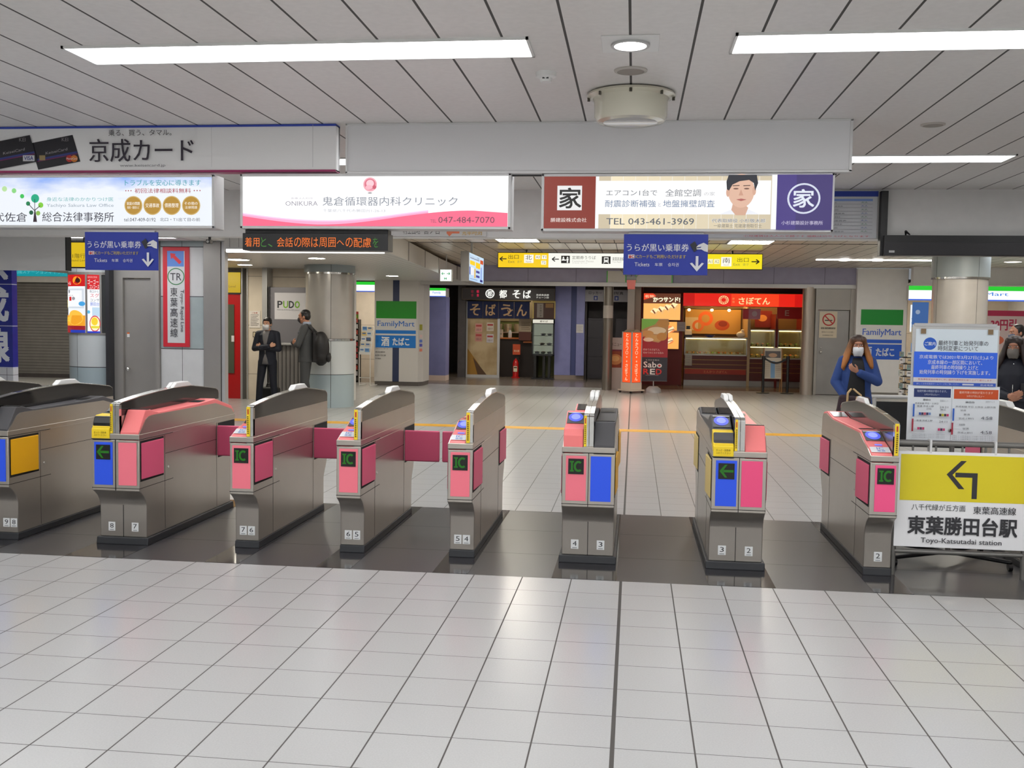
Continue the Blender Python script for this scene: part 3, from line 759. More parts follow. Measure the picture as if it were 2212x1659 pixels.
# --- clinic light box (crop scale 3.3515 from (480,250))
t, g = lightbox('light_box_sign', 'lit white clinic advertising box with a pink wave', -2.618, -0.772, 2.182, 2.548, 0.47, 0.16, lit=1.1, px=(130, 420, 2090, 825), face=(255, 255, 255))
wave = lambda x: 716 + 54 * math.sin((x - 140) / 620 * math.pi / 2) if x < 760 else 770 - 95 * (0.5 - 0.5 * math.cos((x - 760) / 1060 * math.pi)) if x < 1820 else 675 + (x - 1820) * 0.07
xs = [140 + i * (2068 - 140) / 48 for i in range(49)]
for dz, c in ((-8, (244, 200, 232)), (2, (246, 170, 206)), (14, (244, 104, 136))):
    for a, e in zip(xs[:-1], xs[1:]):
        fa = dz + (0 if dz < 14 else 10 * max(0, 1 - abs(a - 700) / 600)); fe = dz + (0 if dz < 14 else 10 * max(0, 1 - abs(e - 700) / 600))
        if dz < 14 and a > 1500: continue
        g.shape([(a, wave(a) + fa), (e, wave(e) + fe), (e, 806), (a, 806)], c); g.y += g.step
    g.y -= g.step
g.circ(1086, 500, 50, (236, 168, 180), 52); g.circ(1086, 498, 40, (214, 110, 130), 40); g.circ(1086, 492, 28, (248, 200, 208), 26); g.circ(1080, 520, 26, (240, 180, 192), 16); g.circ(1118, 520, 14, (200, 90, 110)); g.circ(1086, 562, 16, (120, 110, 116), 4)
g.text(468, 622, 706, 656, 'ONIKURA', (150, 146, 158)); g.text(510, 594, 668, 608, '医療法人社団', (170, 166, 176)); g.text(742, 590, 1715, 656, '鬼倉循環器内科クリニック', (128, 134, 146), 0.0); g.text(745, 680, 1198, 704, '千葉県八千代市勝田台1-26-13', (176, 178, 188))
g.text(1522, 755, 1566, 778, 'TEL', (150, 84, 104)); g.text(1580, 736, 1978, 780, '047-484-7070', (110, 70, 84), 0.0)
done(t, g)
# --- builder's light box (crop scale 2.989 from (1120,250))
t, g = lightbox('light_box_sign', 'lit advertising box with brown and purple ends and a portrait', -0.572, 1.279, 2.172, 2.542, 0.47, 0.16, lit=1.0, px=(148, 375, 2042, 752), face=(250, 250, 250))
g.rect(165, 390, 508, 735, (136, 52, 40)); g.rect(254, 453, 418, 614, (236, 236, 236)); g.text(268, 468, 412, 600, '家', (30, 30, 30), 0.03); g.text(212, 664, 452, 692, '勝建設株式会社', (236, 220, 214), 0.02)
for k in range(14):
    c = 196 + (k * 37) % 40; x = 530 + k * 80
    g.rect(x, 388, x + 78, 735, (c + 14, c, int(c * 0.86)))
    g.y += g.step
g.y -= g.step
g.rect(528, 422, 1642, 640, (254, 254, 254))
g.text(578, 480, 912, 520, 'エアコン1台で', (120, 124, 132), 0.01); g.text(965, 478, 1195, 524, '全館空調', (120, 124, 132), 0.01); g.text(1215, 495, 1285, 520, 'の家', (190, 190, 194), 0.01)
g.text(572, 548, 905, 594, '耐震診断補強', (104, 126, 160), 0.01); g.text(920, 566, 938, 590, 'と', (170, 176, 190)); g.text(952, 548, 1285, 594, '地盤擁壁調査', (104, 126, 160), 0.01)
g.text(583, 666, 1155, 708, 'TEL 043-461-3969', (92, 98, 108), 0.02)
g.text(1268, 668, 1612, 694, '代表取締役 小杉敬太郎', (226, 226, 226), 0.05); g.text(1270, 669, 1610, 693, '代表取締役 小杉敬太郎', (110, 110, 116), 0.0); g.text(1282, 702, 1590, 726, '一級建築士 宅建建物取引士', (120, 116, 110), 0.0)
g.shape([(1318, 640), (1390, 610), (1450, 600), (1510, 612), (1572, 640)], (238, 240, 246)); g.shape([(1392, 612), (1420, 646), (1482, 646), (1500, 598), (1470, 570), (1400, 575)], (214, 170, 146))
g.circ(1452, 490, 84, (226, 184, 160), 108); g.circ(1368, 500, 12, (216, 170, 146), 28); g.circ(1534, 490, 12, (216, 170, 146), 28)
g.shape([(1360, 480), (1356, 430), (1370, 388), (1548, 388), (1558, 440), (1540, 490), (1530, 440), (1500, 420), (1440, 428), (1395, 450), (1374, 488)], (34, 36, 46))
for x in (1418, 1486): g.circ(x, 476, 17, (120, 84, 70), 5); g.line(x - 22, 458, x + 22, 456, 5, (70, 50, 44))
g.shape([(1450, 480), (1466, 520), (1436, 520)], (206, 156, 132)); g.shape([(1420, 546), (1452, 540), (1488, 546), (1452, 556)], (176, 96, 90))
g.rect(1645, 388, 1678, 737, (248, 248, 250)); g.rect(1678, 388, 2026, 740, (58, 44, 110)); g.rect(1678, 388, 1800, 740, (66, 50, 128))
g.ring(1848, 540, 104, (214, 220, 236), 12, 98); g.text(1782, 482, 1912, 596, '家', (226, 232, 244), 0.03); g.text(1712, 682, 1972, 708, '小杉建築設計事務所', (196, 190, 214), 0.02)
done(t, g)
# --- unlit banners
t = thing('overhead_banner', 'long white card company banner with two dark cards and big black lettering', 'banner', (-3.35, 0.46, 2.565))
p = MB(); p.box(-1.4, 1.4, 0.0, 0.06, 0.0, 0.302, mat('banner_white', (238, 238, 238), 0.45)); p.box(-1.4, 1.4, 0.06, 0.09, 0.0, 0.302, BLACKP); p.build('panel', t)
p = MB(); p.box(-1.4, 1.4, -0.006, 0.09, 0.295, 0.308, ink((52, 74, 176))); p.box(-1.4, 1.4, -0.006, 0.09, -0.006, 0.008, ink((150, 30, 90))); p.build('edge_trim', t)
k = 3.95
g = G(2.8, 0.302, px=(-116 * k, 100, 728 * k, 490), y=-0.002)
for x, sk in ((520, 0), (150, 0)):
    q = lambda u, v: (x + u - v * 0.25 if False else x + u + v * 0.28, 300 - 0 + v - u * 0.19)
    g.shape([q(-205, -102), q(165, -102), q(165, 132), q(-205, 132)], (24, 22, 30))
    g.shape([q(-200, 40), q(162, 40), q(162, 56), q(-200, 56)], (40, 50, 120)); g.shape([q(-200, 58), q(162, 58), q(162, 66), q(-200, 66)], (110, 30, 90))
    a, c = q(-100, 2); g.text(a, c - 6, a + 190, c + 18, 'KeiseiCard', (150, 146, 150), 0.02, skew=-0.2)
    if x > 200:
        a, c = q(-140, 40); g.rect(a - 26, c - 22, a + 26, c + 22, (150, 130, 86))
        a, c = q(105, 95); g.circ(a - 22, c, 30, (180, 40, 30)); g.circ(a + 20, c, 30, (206, 120, 40)); g.text(a - 46, c - 9, a + 44, c + 9, 'MasterCard', (230, 220, 214), 0.02)
    else:
        a, c = q(100, 90); g.rect(a - 50, c - 26, a + 52, c + 26, (206, 206, 210)); g.text(a - 40, c - 18, a + 42, c + 16, 'VISA', (40, 50, 130), 0.04)
    a, c = q(95, -75); g.text(a - 28, c - 16, a + 28, c + 16, 'KEI', (130, 126, 130), 0.02)
g.text(975, 128, 1515, 182, '乗る、買う、タマル。', (70, 68, 72), 0.01)
g.text(810, 206, 1700, 408, '京成カード', (46, 38, 52), 0.02)
g.text(1072, 428, 1462, 456, 'www.keiseicard.jp', (90, 90, 96), 0.01)
g.rect(1852, 110, 1854, 455, (186, 186, 188)); g.rect(2692, 100, 2695, 460, (186, 186, 188))
g.build('lettering', t)
for x in (-1.0, 1.0):
    p = MB(); p.box(x - 0.015, x + 0.015, 0.02, 0.05, 0.302, 0.31, BLACKP); p.build('hanger', t)
t = thing('overhead_banner', 'long blank grey banner with a white edge under the ceiling', 'banner', (-0.253, 0.46, 2.548))
p = MB(); p.box(-1.625, 1.625, 0.0, 0.05, 0.0, 0.324, mat('banner_grey', (222, 222, 224), 0.5)); p.build('panel', t)
p = MB()
for q in ((-1.63, 1.63, -0.004, 0.012), (-1.63, 1.63, 0.314, 0.327), (-1.63, -1.616, 0, 0.324), (1.612, 1.63, 0, 0.324)): p.box(q[0], q[1], -0.006, 0.055, q[2], q[3], WHITEF)
p.build('edge_trim', t, bev=0.002)
p = MB(); p.box(-1.6, 1.55, 0.06, 0.09, -0.012, 0.0, BLACKP); p.build('rear_rail', t)
# --- LED display under the clinic box (crop scale 4.254 from (470,490))
t = thing('message_display', 'black message display with scrolling orange and green characters', 'display', (-2.108, 0.5, 2.04))
p = MB(); p.box(-0.507, 0.507, 0.0, 0.14, 0.0, 0.115, BLACKP); p.box(-0.5, 0.5, 0.03, 0.12, 0.115, 0.142, BLACKP); p.build('housing', t, bev=0.003)
g = G(1.014, 0.115, px=(215, 72, 1565, 215), lit=1.0, y=-0.001)
OR, GR = (238, 118, 38), (60, 120, 44)
for a, e, s, c in ((238, 376, '着用', OR), (388, 440, 'と', GR), (455, 500, '、', GR), (540, 690, '会話', OR), (702, 768, 'の', OR), (776, 852, '際', OR), (862, 926, 'は', OR), (936, 1088, '周囲', OR), (1098, 1165, 'へ', OR), (1180, 1246, 'の', OR), (1255, 1415, '配慮', OR), (1430, 1480, 'を', GR)):
    y0, y1 = (105, 188) if s not in '、' else (160, 188)
    if s == 'へ': y0, y1 = 128, 170
    g.text(a, y0 + 3, e, y1, s, c, 0.0)
g.build('lettering', t)
# --- blue ticket signs (crop scale 4.483 from (1300,490))
BLUE = (30, 52, 160)
def ticket_sign(x0, x1, label):
    w = x1 - x0; h = 0.262
    t = thing('ticket_sign', label, 'sign', ((x0 + x1) / 2, 0.49, 1.895), group='blue ticket signs under the light boxes')
    p = MB(); p.box(-w / 2, w / 2, 0.0, 0.012, 0, h, ink(BLUE)); p.build('panel', t, bev=0.002)
    g = G(w, h, px=(215, 65, 1035, 468), y=-0.001)
    Wt = (226, 228, 234)
    g.text(245, 160, 850, 235, 'うらが黒い乗車券', Wt, 0.022)
    g.rect(260, 268, 322, 306, (226, 226, 230)); g.text(268, 274, 290, 302, 'i', (190, 40, 40), 0.05); g.text(292, 276, 318, 302, 'c', (190, 40, 40), 0.05)
    g.text(332, 268, 822, 306, 'ICカードもご利用いただけます', (196, 178, 70), 0.02)
    g.text(325, 346, 470, 384, 'Tickets', Wt, 0.012); g.text(522, 350, 598, 382, '车票', Wt, 0.0); g.text(650, 348, 755, 384, '승차권', Wt, 0.0)
    g.shape([(858, 168), (905, 134), (945, 205), (902, 242)], (30, 32, 44))
    g.shape([(918, 196), (940, 170), (990, 148), (1033, 172), (1033, 240), (1000, 232), (970, 214), (926, 214), (922, 204), (960, 200), (972, 186)], (222, 222, 226))
    g.rect(918, 280, 944, 400, Wt); g.shape([(862, 352), (884, 345), (931, 396), (978, 345), (998, 352), (931, 432)], Wt)
    g.build('lettering', t)
    p = MB(); p.box(-w / 2 + 0.03, w / 2 - 0.03, 0.012, 0.04, h - 0.02, h + 0.012, ALU); p.build('bracket', t)
ticket_sign(-0.032, 0.507, 'blue hanging ticket sign in front of the yellow exit sign')
ticket_sign(-3.752, -3.218, 'blue hanging ticket sign beside the red framed route sign')

# ================================================================ on the bulkhead
t = thing('fare_map', 'large pale fare chart board with a blue header on the bulkhead', 'board', (1.50, 3.72, 2.415))
p = MB(); p.box(-0.8, 0.79, 0, 0.028, 0, 0.445, ink((196, 198, 202))); p.build('panel', t)
g = G(1.59, 0.445, px=(1540, 412, 1897, 517), y=-0.001)
g.rect(1540, 413, 1897, 425, (22, 52, 150)); g.rect(1560, 430, 1886, 435, (120, 150, 210))
for k in range(9):
    y = 441 + k * 8; g.rect(1560, y, 1886, y + 0.8, (150, 152, 158)); g.text(1808, y - 4, 1812 + (k * 13) % 22, y - 1, '運賃表', (120, 122, 130)); g.text(1862, y - 5, 1876, y - 1.5, '大人', ((60, 90, 170) if k % 2 else (50, 130, 80)))
g.text(1620, 511, 1880, 515, '小児運賃は大人の半額です 端数は切り上げとなります', (200, 70, 90))
g.build('lettering', t)
t = thing('wall_display', 'black display bar with an upright black post across the bulkhead', 'display', (3.1, 3.60, 2.25))
p = MB(); p.box(-0.765, 1.6, 0.0, 0.14, 0.0, 0.185, mat('display_case', (34, 32, 36), 0.35)); p.build('housing', t, bev=0.006)
p = MB(); p.box(-0.79, -0.73, 0.05, 0.14, 0.0, 0.60, BLACKP); p.build('post', t)
p = MB(); p.box(-0.765, 1.6, -0.004, 0.0, 0.125, 0.185, BLACKP); p.build('screen', t)
g = G(0.05, 0.02, y=-0.001, x0=-0.72, z0=0.025); g.rect(0, 0, 0.05, 0.02, (190, 190, 190)); g.build('badge', t)
p = MB(); p.chain([((-0.55, 0.1, 0.19), 0.006), ((-0.56, 0.06, 0.225), 0.012), ((-0.52, 0.08, 0.2), 0.006)], BLACKP); p.build('cable', t, smooth=True)
t = thing('route_board', 'pale bus stop name board half hidden below the clinic advertising box', 'sign', (-1.9, 3.72, 2.417))
p = MB(); p.box(-0.5, 0.48, 0, 0.028, 0, 0.13, ink((206, 206, 204))); p.build('panel', t)
g = G(0.98, 0.13, px=(838, 478, 1043, 510), y=-0.001)
g.text(866, 488, 902, 505, '村上団地', (70, 66, 66), 0.01); g.text(910, 488, 944, 505, '宮ノ台', (70, 66, 66), 0.01); g.shape([(958, 503), (964, 512 - 2), (970, 503), (985, 503), (985, 482), (958, 482)], (226, 120, 80)); g.text(990, 490, 1032, 507, '発車時刻', (206, 170, 90), 0.02)
g.build('lettering', t)
t = thing('security_camera', 'small black camera under the bulkhead by the steel frame', 'camera', (-4.33, 3.85, 2.41))
p = MB(); p.cyl((0, 0, 0.0), (0, 0, -0.03), 0.014, BLACKP); p.build('mount', t); p = MB(); p.box(-0.022, 0.022, -0.045, 0.03, -0.07, -0.028, BLACKP); p.build('body', t, bev=0.006); p = MB(); p.cyl((0, -0.046, -0.05), (0, -0.052, -0.05), 0.014, CHROME, n=14); p.build('lens', t)

# ================================================================ left side
STEELC = brushed('column_steel', (206, 203, 198), (176, 172, 166), 0.2, (8, 8, 0.5), 0.02, metal=0.2)
GREENGREY = mat('column_cap_grey', (142, 152, 156), 0.45)
def tube_shell(mb, c, r, z0, z1, m, n=48, a0=0.0, a1=2 * math.pi): mb.lathe([(r, z0), (r, z1)], m, c=c, n=n, a0=a0, a1=a1)
def clad_column(x, y, r, top, label):
    t = thing('clad_column', label, 'column', (x, y, 0), group='round clad columns')
    gap = mat('joint_dark', (70, 72, 72), 0.7)
    p = MB(); p.lathe([(r - 0.022, 0), (r - 0.022, top)], gap, n=48); p.build('core', t, smooth=True)
    for name, z0, z1, m, off in (('lower_band', 0.0, 0.59, mat('band_teal', (168, 184, 190), 0.4), 0), ('white_band', 0.60, 1.20, mat('band_white', (206, 212, 214), 0.4), 0.0), ('steel_cladding', 1.24, 2.40, STEELC, -0.012), ('cap_band', 2.42, top, GREENGREY, 0.01)):
        p = MB()
        for k in range(4):
            a = k * math.pi / 2 - math.pi / 2 + 0.35
            p.lathe([(r - 0.021, z0), (r + off, z0), (r + off, z1), (r - 0.021, z1)], m, n=14, a0=a + 0.008, a1=a + math.pi / 2 - 0.008)
        p.build(name, t, smooth=True)
    for z in (1.205, 2.395):
        p = MB(); p.lathe([(r - 0.01, z), (r + 0.012, z), (r + 0.012, z + 0.03), (r - 0.01, z + 0.03)], CHROME, n=48); p.build('metal_ring', t, smooth=True)
    return t
clad_column(-5.47, 11.6, 0.445, 2.56, 'round steel clad column behind the man with the backpack')
clad_column(5.40, 11.3, 0.44, 2.95, 'round steel clad column above the white train notice')
# blue tiled pillar with white lettering at the left edge
t = thing('tiled_pillar', 'blue tiled pillar with big white characters at the left edge', 'pillar', (-7.78, 5.05, 0))
TILEB = joint_material('blue_tile', (26, 44, 150), (22, 38, 138), (190, 194, 210), [('Z', 0.495, 0.008, 0.04)], 0.2, 10)
TILEW = joint_material('white_tile', (206, 208, 214), (200, 202, 208), (90, 90, 100), [('Z', 0.1, 0.006, 0.04), ('X', 0.1, 0.006, 0)], 0.2, 10)
p = MB(); p.box(-0.6, 0.48, -0.05, 0.05, 0, 0.945, TILEW); p.build('white_tiling', t)
p = MB(); p.box(-0.6, 0.48, -0.05, 0.05, 0.945, 2.7, TILEB); p.build('blue_tiling', t)
g = G(0.46, 1.48, y=-0.051, x0=-0.01, z0=0.97)
for k, ch in enumerate(('線', '成', '京')): g.text(0.02, 0.04 + 0.49 * k, 0.44, 0.44 + 0.49 * k, ch, (226, 230, 240), 0.05)
g.build('lettering', t)
# grey box beam, teal shop sign
t = thing('ceiling_box', 'big plain grey box hanging beside the blue tiled pillar', 'box', (-7.3, 4.52, 2.085))
p = MB(); p.box(-1.4, 0.975, 0, 0.1, 0, 0.79, mat('box_grey', (226, 226, 226), 0.5)); p.build('body', t, bev=0.005)
p = MB(); p.box(0.975, 0.985, -0.004, 0.1, 0, 0.79, DARKGAP); p.build('edge_trim', t)
t = thing('shop_sign', 'teal sign above the closed grey shutter', 'sign', (-14.9, 17.58, 2.57))
p = MB(); p.box(-1.2, 1.2, 0, 0.1, 0, 0.23, mat('sign_case', (120, 122, 124), 0.4)); p.build('housing', t)
g = G(2.4, 0.22, lit=0.7, y=-0.001); g.rect(0, 0, 2.4, 0.22, (20, 172, 184)); g.text(0.5, 0.06, 2.0, 0.17, '京成ステーションギャラリー', (120, 224, 228), 0.02)
g.build('face', t)
# poster column
t = thing('poster_column', 'round tiled column carrying two bright curved posters', 'column', (-8.16, 8.55, 0))
r = 0.475
gap = mat('joint_dark', (70, 72, 72), 0.7)
p = MB(); p.lathe([(r - 0.004, 0), (r - 0.004, 2.7)], gap, n=48); p.build('core', t, smooth=True)
for z0, z1, m in ((0, 0.80, PANELT), (0.812, 1.30, mat('band_white', (206, 212, 214), 0.4)), (2.24, 2.70, mat('band_white', (206, 212, 214), 0.4))):
    p = MB()
    for k in range(6):
        a = k * math.pi / 3 + 0.2; p.lathe([(r - 0.01, z0), (r, z0), (r, z1), (r - 0.01, z1)], m if m is not PANELT else mat('band_teal', (168, 184, 190), 0.4), n=10, a0=a + 0.006, a1=a + math.pi / 3 - 0.006)
    p.build('tile_band', t, smooth=True)
p = MB(); p.lathe([(r - 0.01, 1.30), (r + 0.012, 1.30), (r + 0.012, 1.325), (r - 0.01, 1.325)], STEEL_V, n=48); p.lathe([(r - 0.01, 2.2), (r + 0.012, 2.2), (r + 0.012, 2.24), (r - 0.01, 2.24)], STEEL_V, n=48)
for a in (-1.10, -1.53, -2.75): p.lathe([(r - 0.01, 1.31), (r + 0.012, 1.31), (r + 0.012, 2.22), (r - 0.01, 2.22)], STEEL_V, n=3, a0=a - 0.03, a1=a + 0.03)
p.build('poster_frame', t)
def curved_poster(a0, a1, label, build):
    o = MB(); R0 = r + 0.004
    lay = [0]
    def P(u, v, l): a = a0 + (a1 - a0) * u; q = R0 + l * 0.0008; return (q * math.cos(a), q * math.sin(a), 1.325 + 0.875 * v)
    def rect(u0, v0, u1, v1, c, n=8):
        lay[0] += 1
        for i in range(n):
            ua, ub = u0 + (u1 - u0) * i / n, u0 + (u1 - u0) * (i + 1) / n
            o.poly([P(ua, v0, lay[0]), P(ub, v0, lay[0]), P(ub, v1, lay[0]), P(ua, v1, lay[0])], ink(c, 1.1))
    def circ(u, v, ru, rv, c): lay[0] += 1; o.poly([P(u + ru * math.cos(2 * math.pi * i / 24), v + rv * math.sin(2 * math.pi * i / 24), lay[0]) for i in range(24)], ink(c, 1.1))
    def text(u0, v0, u1, v1, s, c, bold=0.02):
        lay[0] += 1; v, f = text_geo(s, bold); ma, mb_, mc, md = min(q[0] for q in v), max(q[0] for q in v), min(q[1] for q in v), max(q[1] for q in v)
        n = o.add([P(u0 + (x - ma) / (mb_ - ma) * (u1 - u0), v0 + (y - mc) / (md - mc) * (v1 - v0), lay[0]) for x, y in v])
        for q in f: o.face([n + i for i in q], ink(c, 1.1))
    build(rect, circ, text); ob = o.build('curved_poster', t); ob['label'] = label
def posterA(rect, circ, text):
    rect(0, 0, 1, 1, (236, 240, 246)); rect(0, 0.80, 1, 1, (200, 22, 24)); circ(0.72, 0.9, 0.16, 0.07, (250, 160, 40)); circ(0.76, 0.9, 0.09, 0.04, (60, 20, 16)); text(0.0, 0.82, 0.46, 0.885, 'ドホール', (250, 250, 250), 0.05)
    rect(0.08, 0.42, 0.96, 0.76, (206, 214, 222)); rect(0.12, 0.45, 0.9, 0.73, (240, 242, 246)); rect(0.14, 0.62, 0.8, 0.665, (255, 255, 255)); rect(0.36, 0.55, 0.5, 0.62, (206, 40, 40)); circ(0.36, 0.71, 0.07, 0.03, (150, 150, 156)); circ(0.6, 0.59, 0.07, 0.03, (150, 150, 156)); text(0.3, 0.63, 0.6, 0.655, '勝田台', (70, 70, 80))
    circ(0.06, 0.5, 0.12, 0.07, (230, 214, 60)); circ(0.9, 0.5, 0.1, 0.04, (70, 160, 220)); rect(0, 0.06, 1, 0.3, (236, 160, 40)); rect(0.0, 0.0, 1, 0.12, (150, 30, 40)); rect(0.45, 0.0, 1, 0.05, (40, 60, 170))
    circ(0.65, 0.26, 0.3, 0.13, (248, 190, 70)); text(0.02, 0.14, 0.4, 0.26, '0円', (240, 220, 60), 0.05)
def posterB(rect, circ, text):
    rect(0, 0, 1, 1, (244, 246, 250)); rect(0, 0.75, 1, 1, (206, 26, 30)); text(0.05, 0.84, 0.9, 0.92, 'ゴーゴー', (250, 250, 250), 0.05); text(0.2, 0.76, 0.95, 0.825, 'コンコース', (250, 250, 250), 0.05); text(0.05, 0.94, 0.8, 0.975, '期間限定開催', (240, 160, 160))
    text(0.2, 0.69, 0.9, 0.735, '南口から', (60, 60, 70)); text(0.25, 0.61, 0.95, 0.68, 'スグ', (206, 30, 30), 0.05); text(0.25, 0.54, 0.95, 0.59, 'コンサ', (60, 60, 70)); text(0.25, 0.465, 0.95, 0.53, '勝田台', (40, 90, 200), 0.04)
    rect(0.4, 0.28, 1, 0.44, (190, 214, 232)); circ(0.12, 0.36, 0.12, 0.03, (90, 180, 220)); circ(0.6, 0.16, 0.42, 0.14, (214, 60, 70)); circ(0.6, 0.16, 0.36, 0.12, (250, 244, 200)); circ(0.58, 0.2, 0.25, 0.07, (240, 206, 50)); rect(0.3, 0.08, 0.95, 0.12, (226, 214, 60)); rect(0, 0, 1, 0.03, (40, 60, 190))
curved_poster(-2.72, -1.56, 'lit red and white curved poster with a yellow disc', posterA)
curved_poster(-1.50, -1.12, 'lit narrow curved poster with red heading', posterB)
# route sign on the clad wall (crop scale 4.366 from (0,480))
t = thing('route_sign', 'tall red framed route sign with a circled TR on the clad wall', 'sign', (-6.727, 8.08, 1.14))
p = MB(); p.box(-0.205, 0.205, 0, 0.02, 0, 1.48, ink((206, 44, 58))); p.build('panel', t)
g = G(0.41, 1.48, px=(1530, 235, 1788, 1175), y=-0.001)
g.rect(1574, 272, 1745, 1138, (208, 210, 212)); g.rect(1574, 272, 1738, 418, (96, 138, 214)); g.line(1625, 310, 1705, 385, 32, (220, 52, 60)); g.shape([(1605, 292), (1660, 300), (1612, 350)], (220, 52, 60))
g.ring(1660, 512, 84, (60, 130, 80), 9, 80); g.text(1604, 480, 1714, 548, 'TR', (60, 60, 66), 0.01)
g.vtext(1598, 610, 1680, 1090, '東葉高速線', (60, 60, 66), 0.01); g.text(1695, 635, 1738, 1032, 'Toyo- Rapid Line', (66, 66, 72), 0.0, rot=1)
g.build('lettering', t)
# yellow level signs
def level_sign(name, label, x0, x1, z0, z1, y, items, lit=0.85):
    t = thing(name, label, 'sign', ((x0 + x1) / 2, y, z0), group='yellow level signs')
    w, h = x1 - x0, z1 - z0
    p = MB(); p.box(-w / 2 - 0.01, w / 2 + 0.01, 0.002, 0.1, -0.015, h + 0.015, BLACKP); p.build('housing', t)
    g = G(w, h, lit=lit, y=0.0); g.rect(0, 0, w, h, (238, 200, 26))
    for q in items: g.text(*q)
    if y < 10:
        for s in (-0.12, 0.12): q = MB(); q.box(s - 0.01, s + 0.01, 0.04, 0.06, h + 0.015, 2.71 - z0, BLACKP); q.build('hanger', t)
    g.build('face', t)
level_sign('level_sign', 'yellow level sign between the grey box and the blue ticket sign', -7.32, -6.9, 2.205, 2.515, 6.0, [(0.2, 0.11, 0.37, 0.17, '1階行', (90, 76, 20), 0.01), (0.12, 0.07, 0.40, 0.10, 'Ground Level', (110, 96, 30), 0.0)])
level_sign('level_sign', 'yellow level sign above the red door', -8.2, -7.60, 2.08, 2.475, 12.66, [(0.12, 0.10, 0.50, 0.145, 'Ground Level', (150, 124, 30), 0.01)], 0.6)
# papers on the cream wall
def paper(label, x0, x1, z0, z1, y, rows, c=(226, 220, 212), tc=(120, 110, 110), hd=None):
    o = thing('wall_notice', label, 'notice', ((x0 + x1) / 2, y, z0), group='paper notices')
    p = MB(); w, h = x1 - x0, z1 - z0; p.box(-w / 2, w / 2, 0, 0.004, 0, h, ink(c)); p.build('sheet', o)
    g = G(w, h, y=-0.001)
    if hd: g.text(w * 0.25, h * 0.84, w * 0.75, h * 0.92, hd, (190, 70, 60), 0.02)
    for k in range(rows): g.rect(w * 0.12, h * (0.76 - 0.7 * k / max(rows, 1)), w * (0.88 - 0.1 * (k % 3)), h * (0.76 - 0.7 * k / max(rows, 1)) + h * 0.02, tc)
    g.build('lettering', o); return o
paper('white paper notice with a warning line above the man with folded arms', -7.40, -7.18, 1.40, 1.73, 12.61, 8, hd='ご注意')
t = thing('wall_plate', 'small dark outlined plate on the cream wall behind the young man', 'plate', (-7.27, 12.60, 1.22)); p = MB(); p.box(-0.05, 0.05, 0, 0.012, 0, 0.1, ink((206, 190, 160))); p.build('plate', t); p = MB()
for q in ((-0.055, 0.055, 0, 0.008), (-0.055, 0.055, 0.095, 0.103), (-0.055, -0.048, 0, 0.1), (0.048, 0.055, 0, 0.1)): p.box(q[0], q[1], -0.004, 0.01, q[2], q[3], BLACKP)
p.build('frame', t)
# parcel locker and its ribbed shutter
t = thing('parcel_locker', 'grey parcel locker with a white sign board and ribbed lower front', 'locker', (-6.42, 12.45, 0))
GREYL = mat('locker_grey', (132, 130, 136), 0.4, 0.2)
p = MB(); p.box(-0.52, 0.52, 0.06, 0.45, 1.12, 2.19, GREYL); p.box(-0.545, -0.52, 0.03, 0.45, 0.0, 2.2, mat('locker_side', (60, 58, 62), 0.4)); p.build('body', t, bev=0.004)
p = MB(); p.box(-0.52, 0.52, -0.03, 0.1, 1.08, 1.12, ALU); p.build('counter_edge', t, bev=0.004)
p = MB()
for k in range(13): p.box(-0.51 + k * 0.08, -0.445 + k * 0.08, 0.05 + 0.0, 0.12, 0.02, 1.08, mat('ribbed_steel', (132, 128, 126), 0.4, 0.3))
p.box(-0.52, 0.52, 0.09, 0.4, 0, 1.08, mat('ribbed_steel_back', (92, 90, 90), 0.45, 0.3)); p.build('ribbed_front', t)
g = G(0.7, 0.51, y=0.055, x0=-0.43, z0=1.575)
g.rect(0, 0, 0.7, 0.51, (214, 212, 216))
for k, (ch, c) in enumerate((('P', (44, 48, 52)), ('U', (120, 176, 40)), ('D', (44, 48, 52)), ('O', (120, 176, 40)))): g.text(0.06 + k * 0.115, 0.22, 0.155 + k * 0.115, 0.35, ch, c, 0.05)
g.text(0.06, 0.17, 0.5, 0.19, 'Pick Up & Drop Off station', (70, 72, 76), 0.02)
g.build('sign_board', t)

# ================================================================ convenience store, left part
t = thing('store_column', 'white square column with green, blue and white store panels beside the noodle shop', 'column', (-5.68, 17.65, 0))
p = MB(); p.prism([(-0.555, 0.0), (0.53, 0.0), (0.62, 0.2), (0.62, 0.9), (-0.555, 0.9)], 'z', 0.1, 2.95, mat('store_white', (206, 204, 202), 0.45)); p.build('shaft', t)
p = MB(); p.prism([(-0.545, 0.012), (0.525, 0.012), (0.61, 0.21), (0.61, 0.89), (-0.545, 0.89)], 'z', 0.0, 0.1, mat('store_base', (90, 86, 84), 0.5)); p.build('base', t)
p = MB(); p.box(-0.10, 0.06, -0.004, 0.01, 0.1, 2.95, ink((44, 56, 90))); p.build('blue_stripe', t)
g = G(1.07, 0.82, y=-0.005, x0=-0.545, z0=1.235)
GRN, SKY = (18, 140, 26), (22, 118, 206)
g.rect(0.03, 0.40, 1.03, 0.82, GRN); g.rect(0.03, 0.115, 1.03, 0.40, (212, 212, 212)); g.text(0.07, 0.17, 0.985, 0.34, 'FamilyMart', (46, 110, 196), 0.02); g.rect(0.02, 0.03, 1.02, 0.115, SKY); g.rect(0.02, -0.012, 1.02, 0.03, (212, 212, 212)); g.rect(0.02, -0.31, 1.02, -0.012, SKY)
g.text(0.17, -0.27, 0.36, -0.05, '酒', (226, 230, 236), 0.05); g.text(0.45, -0.25, 0.86, -0.07, 'たばこ', (226, 230, 236), 0.05)
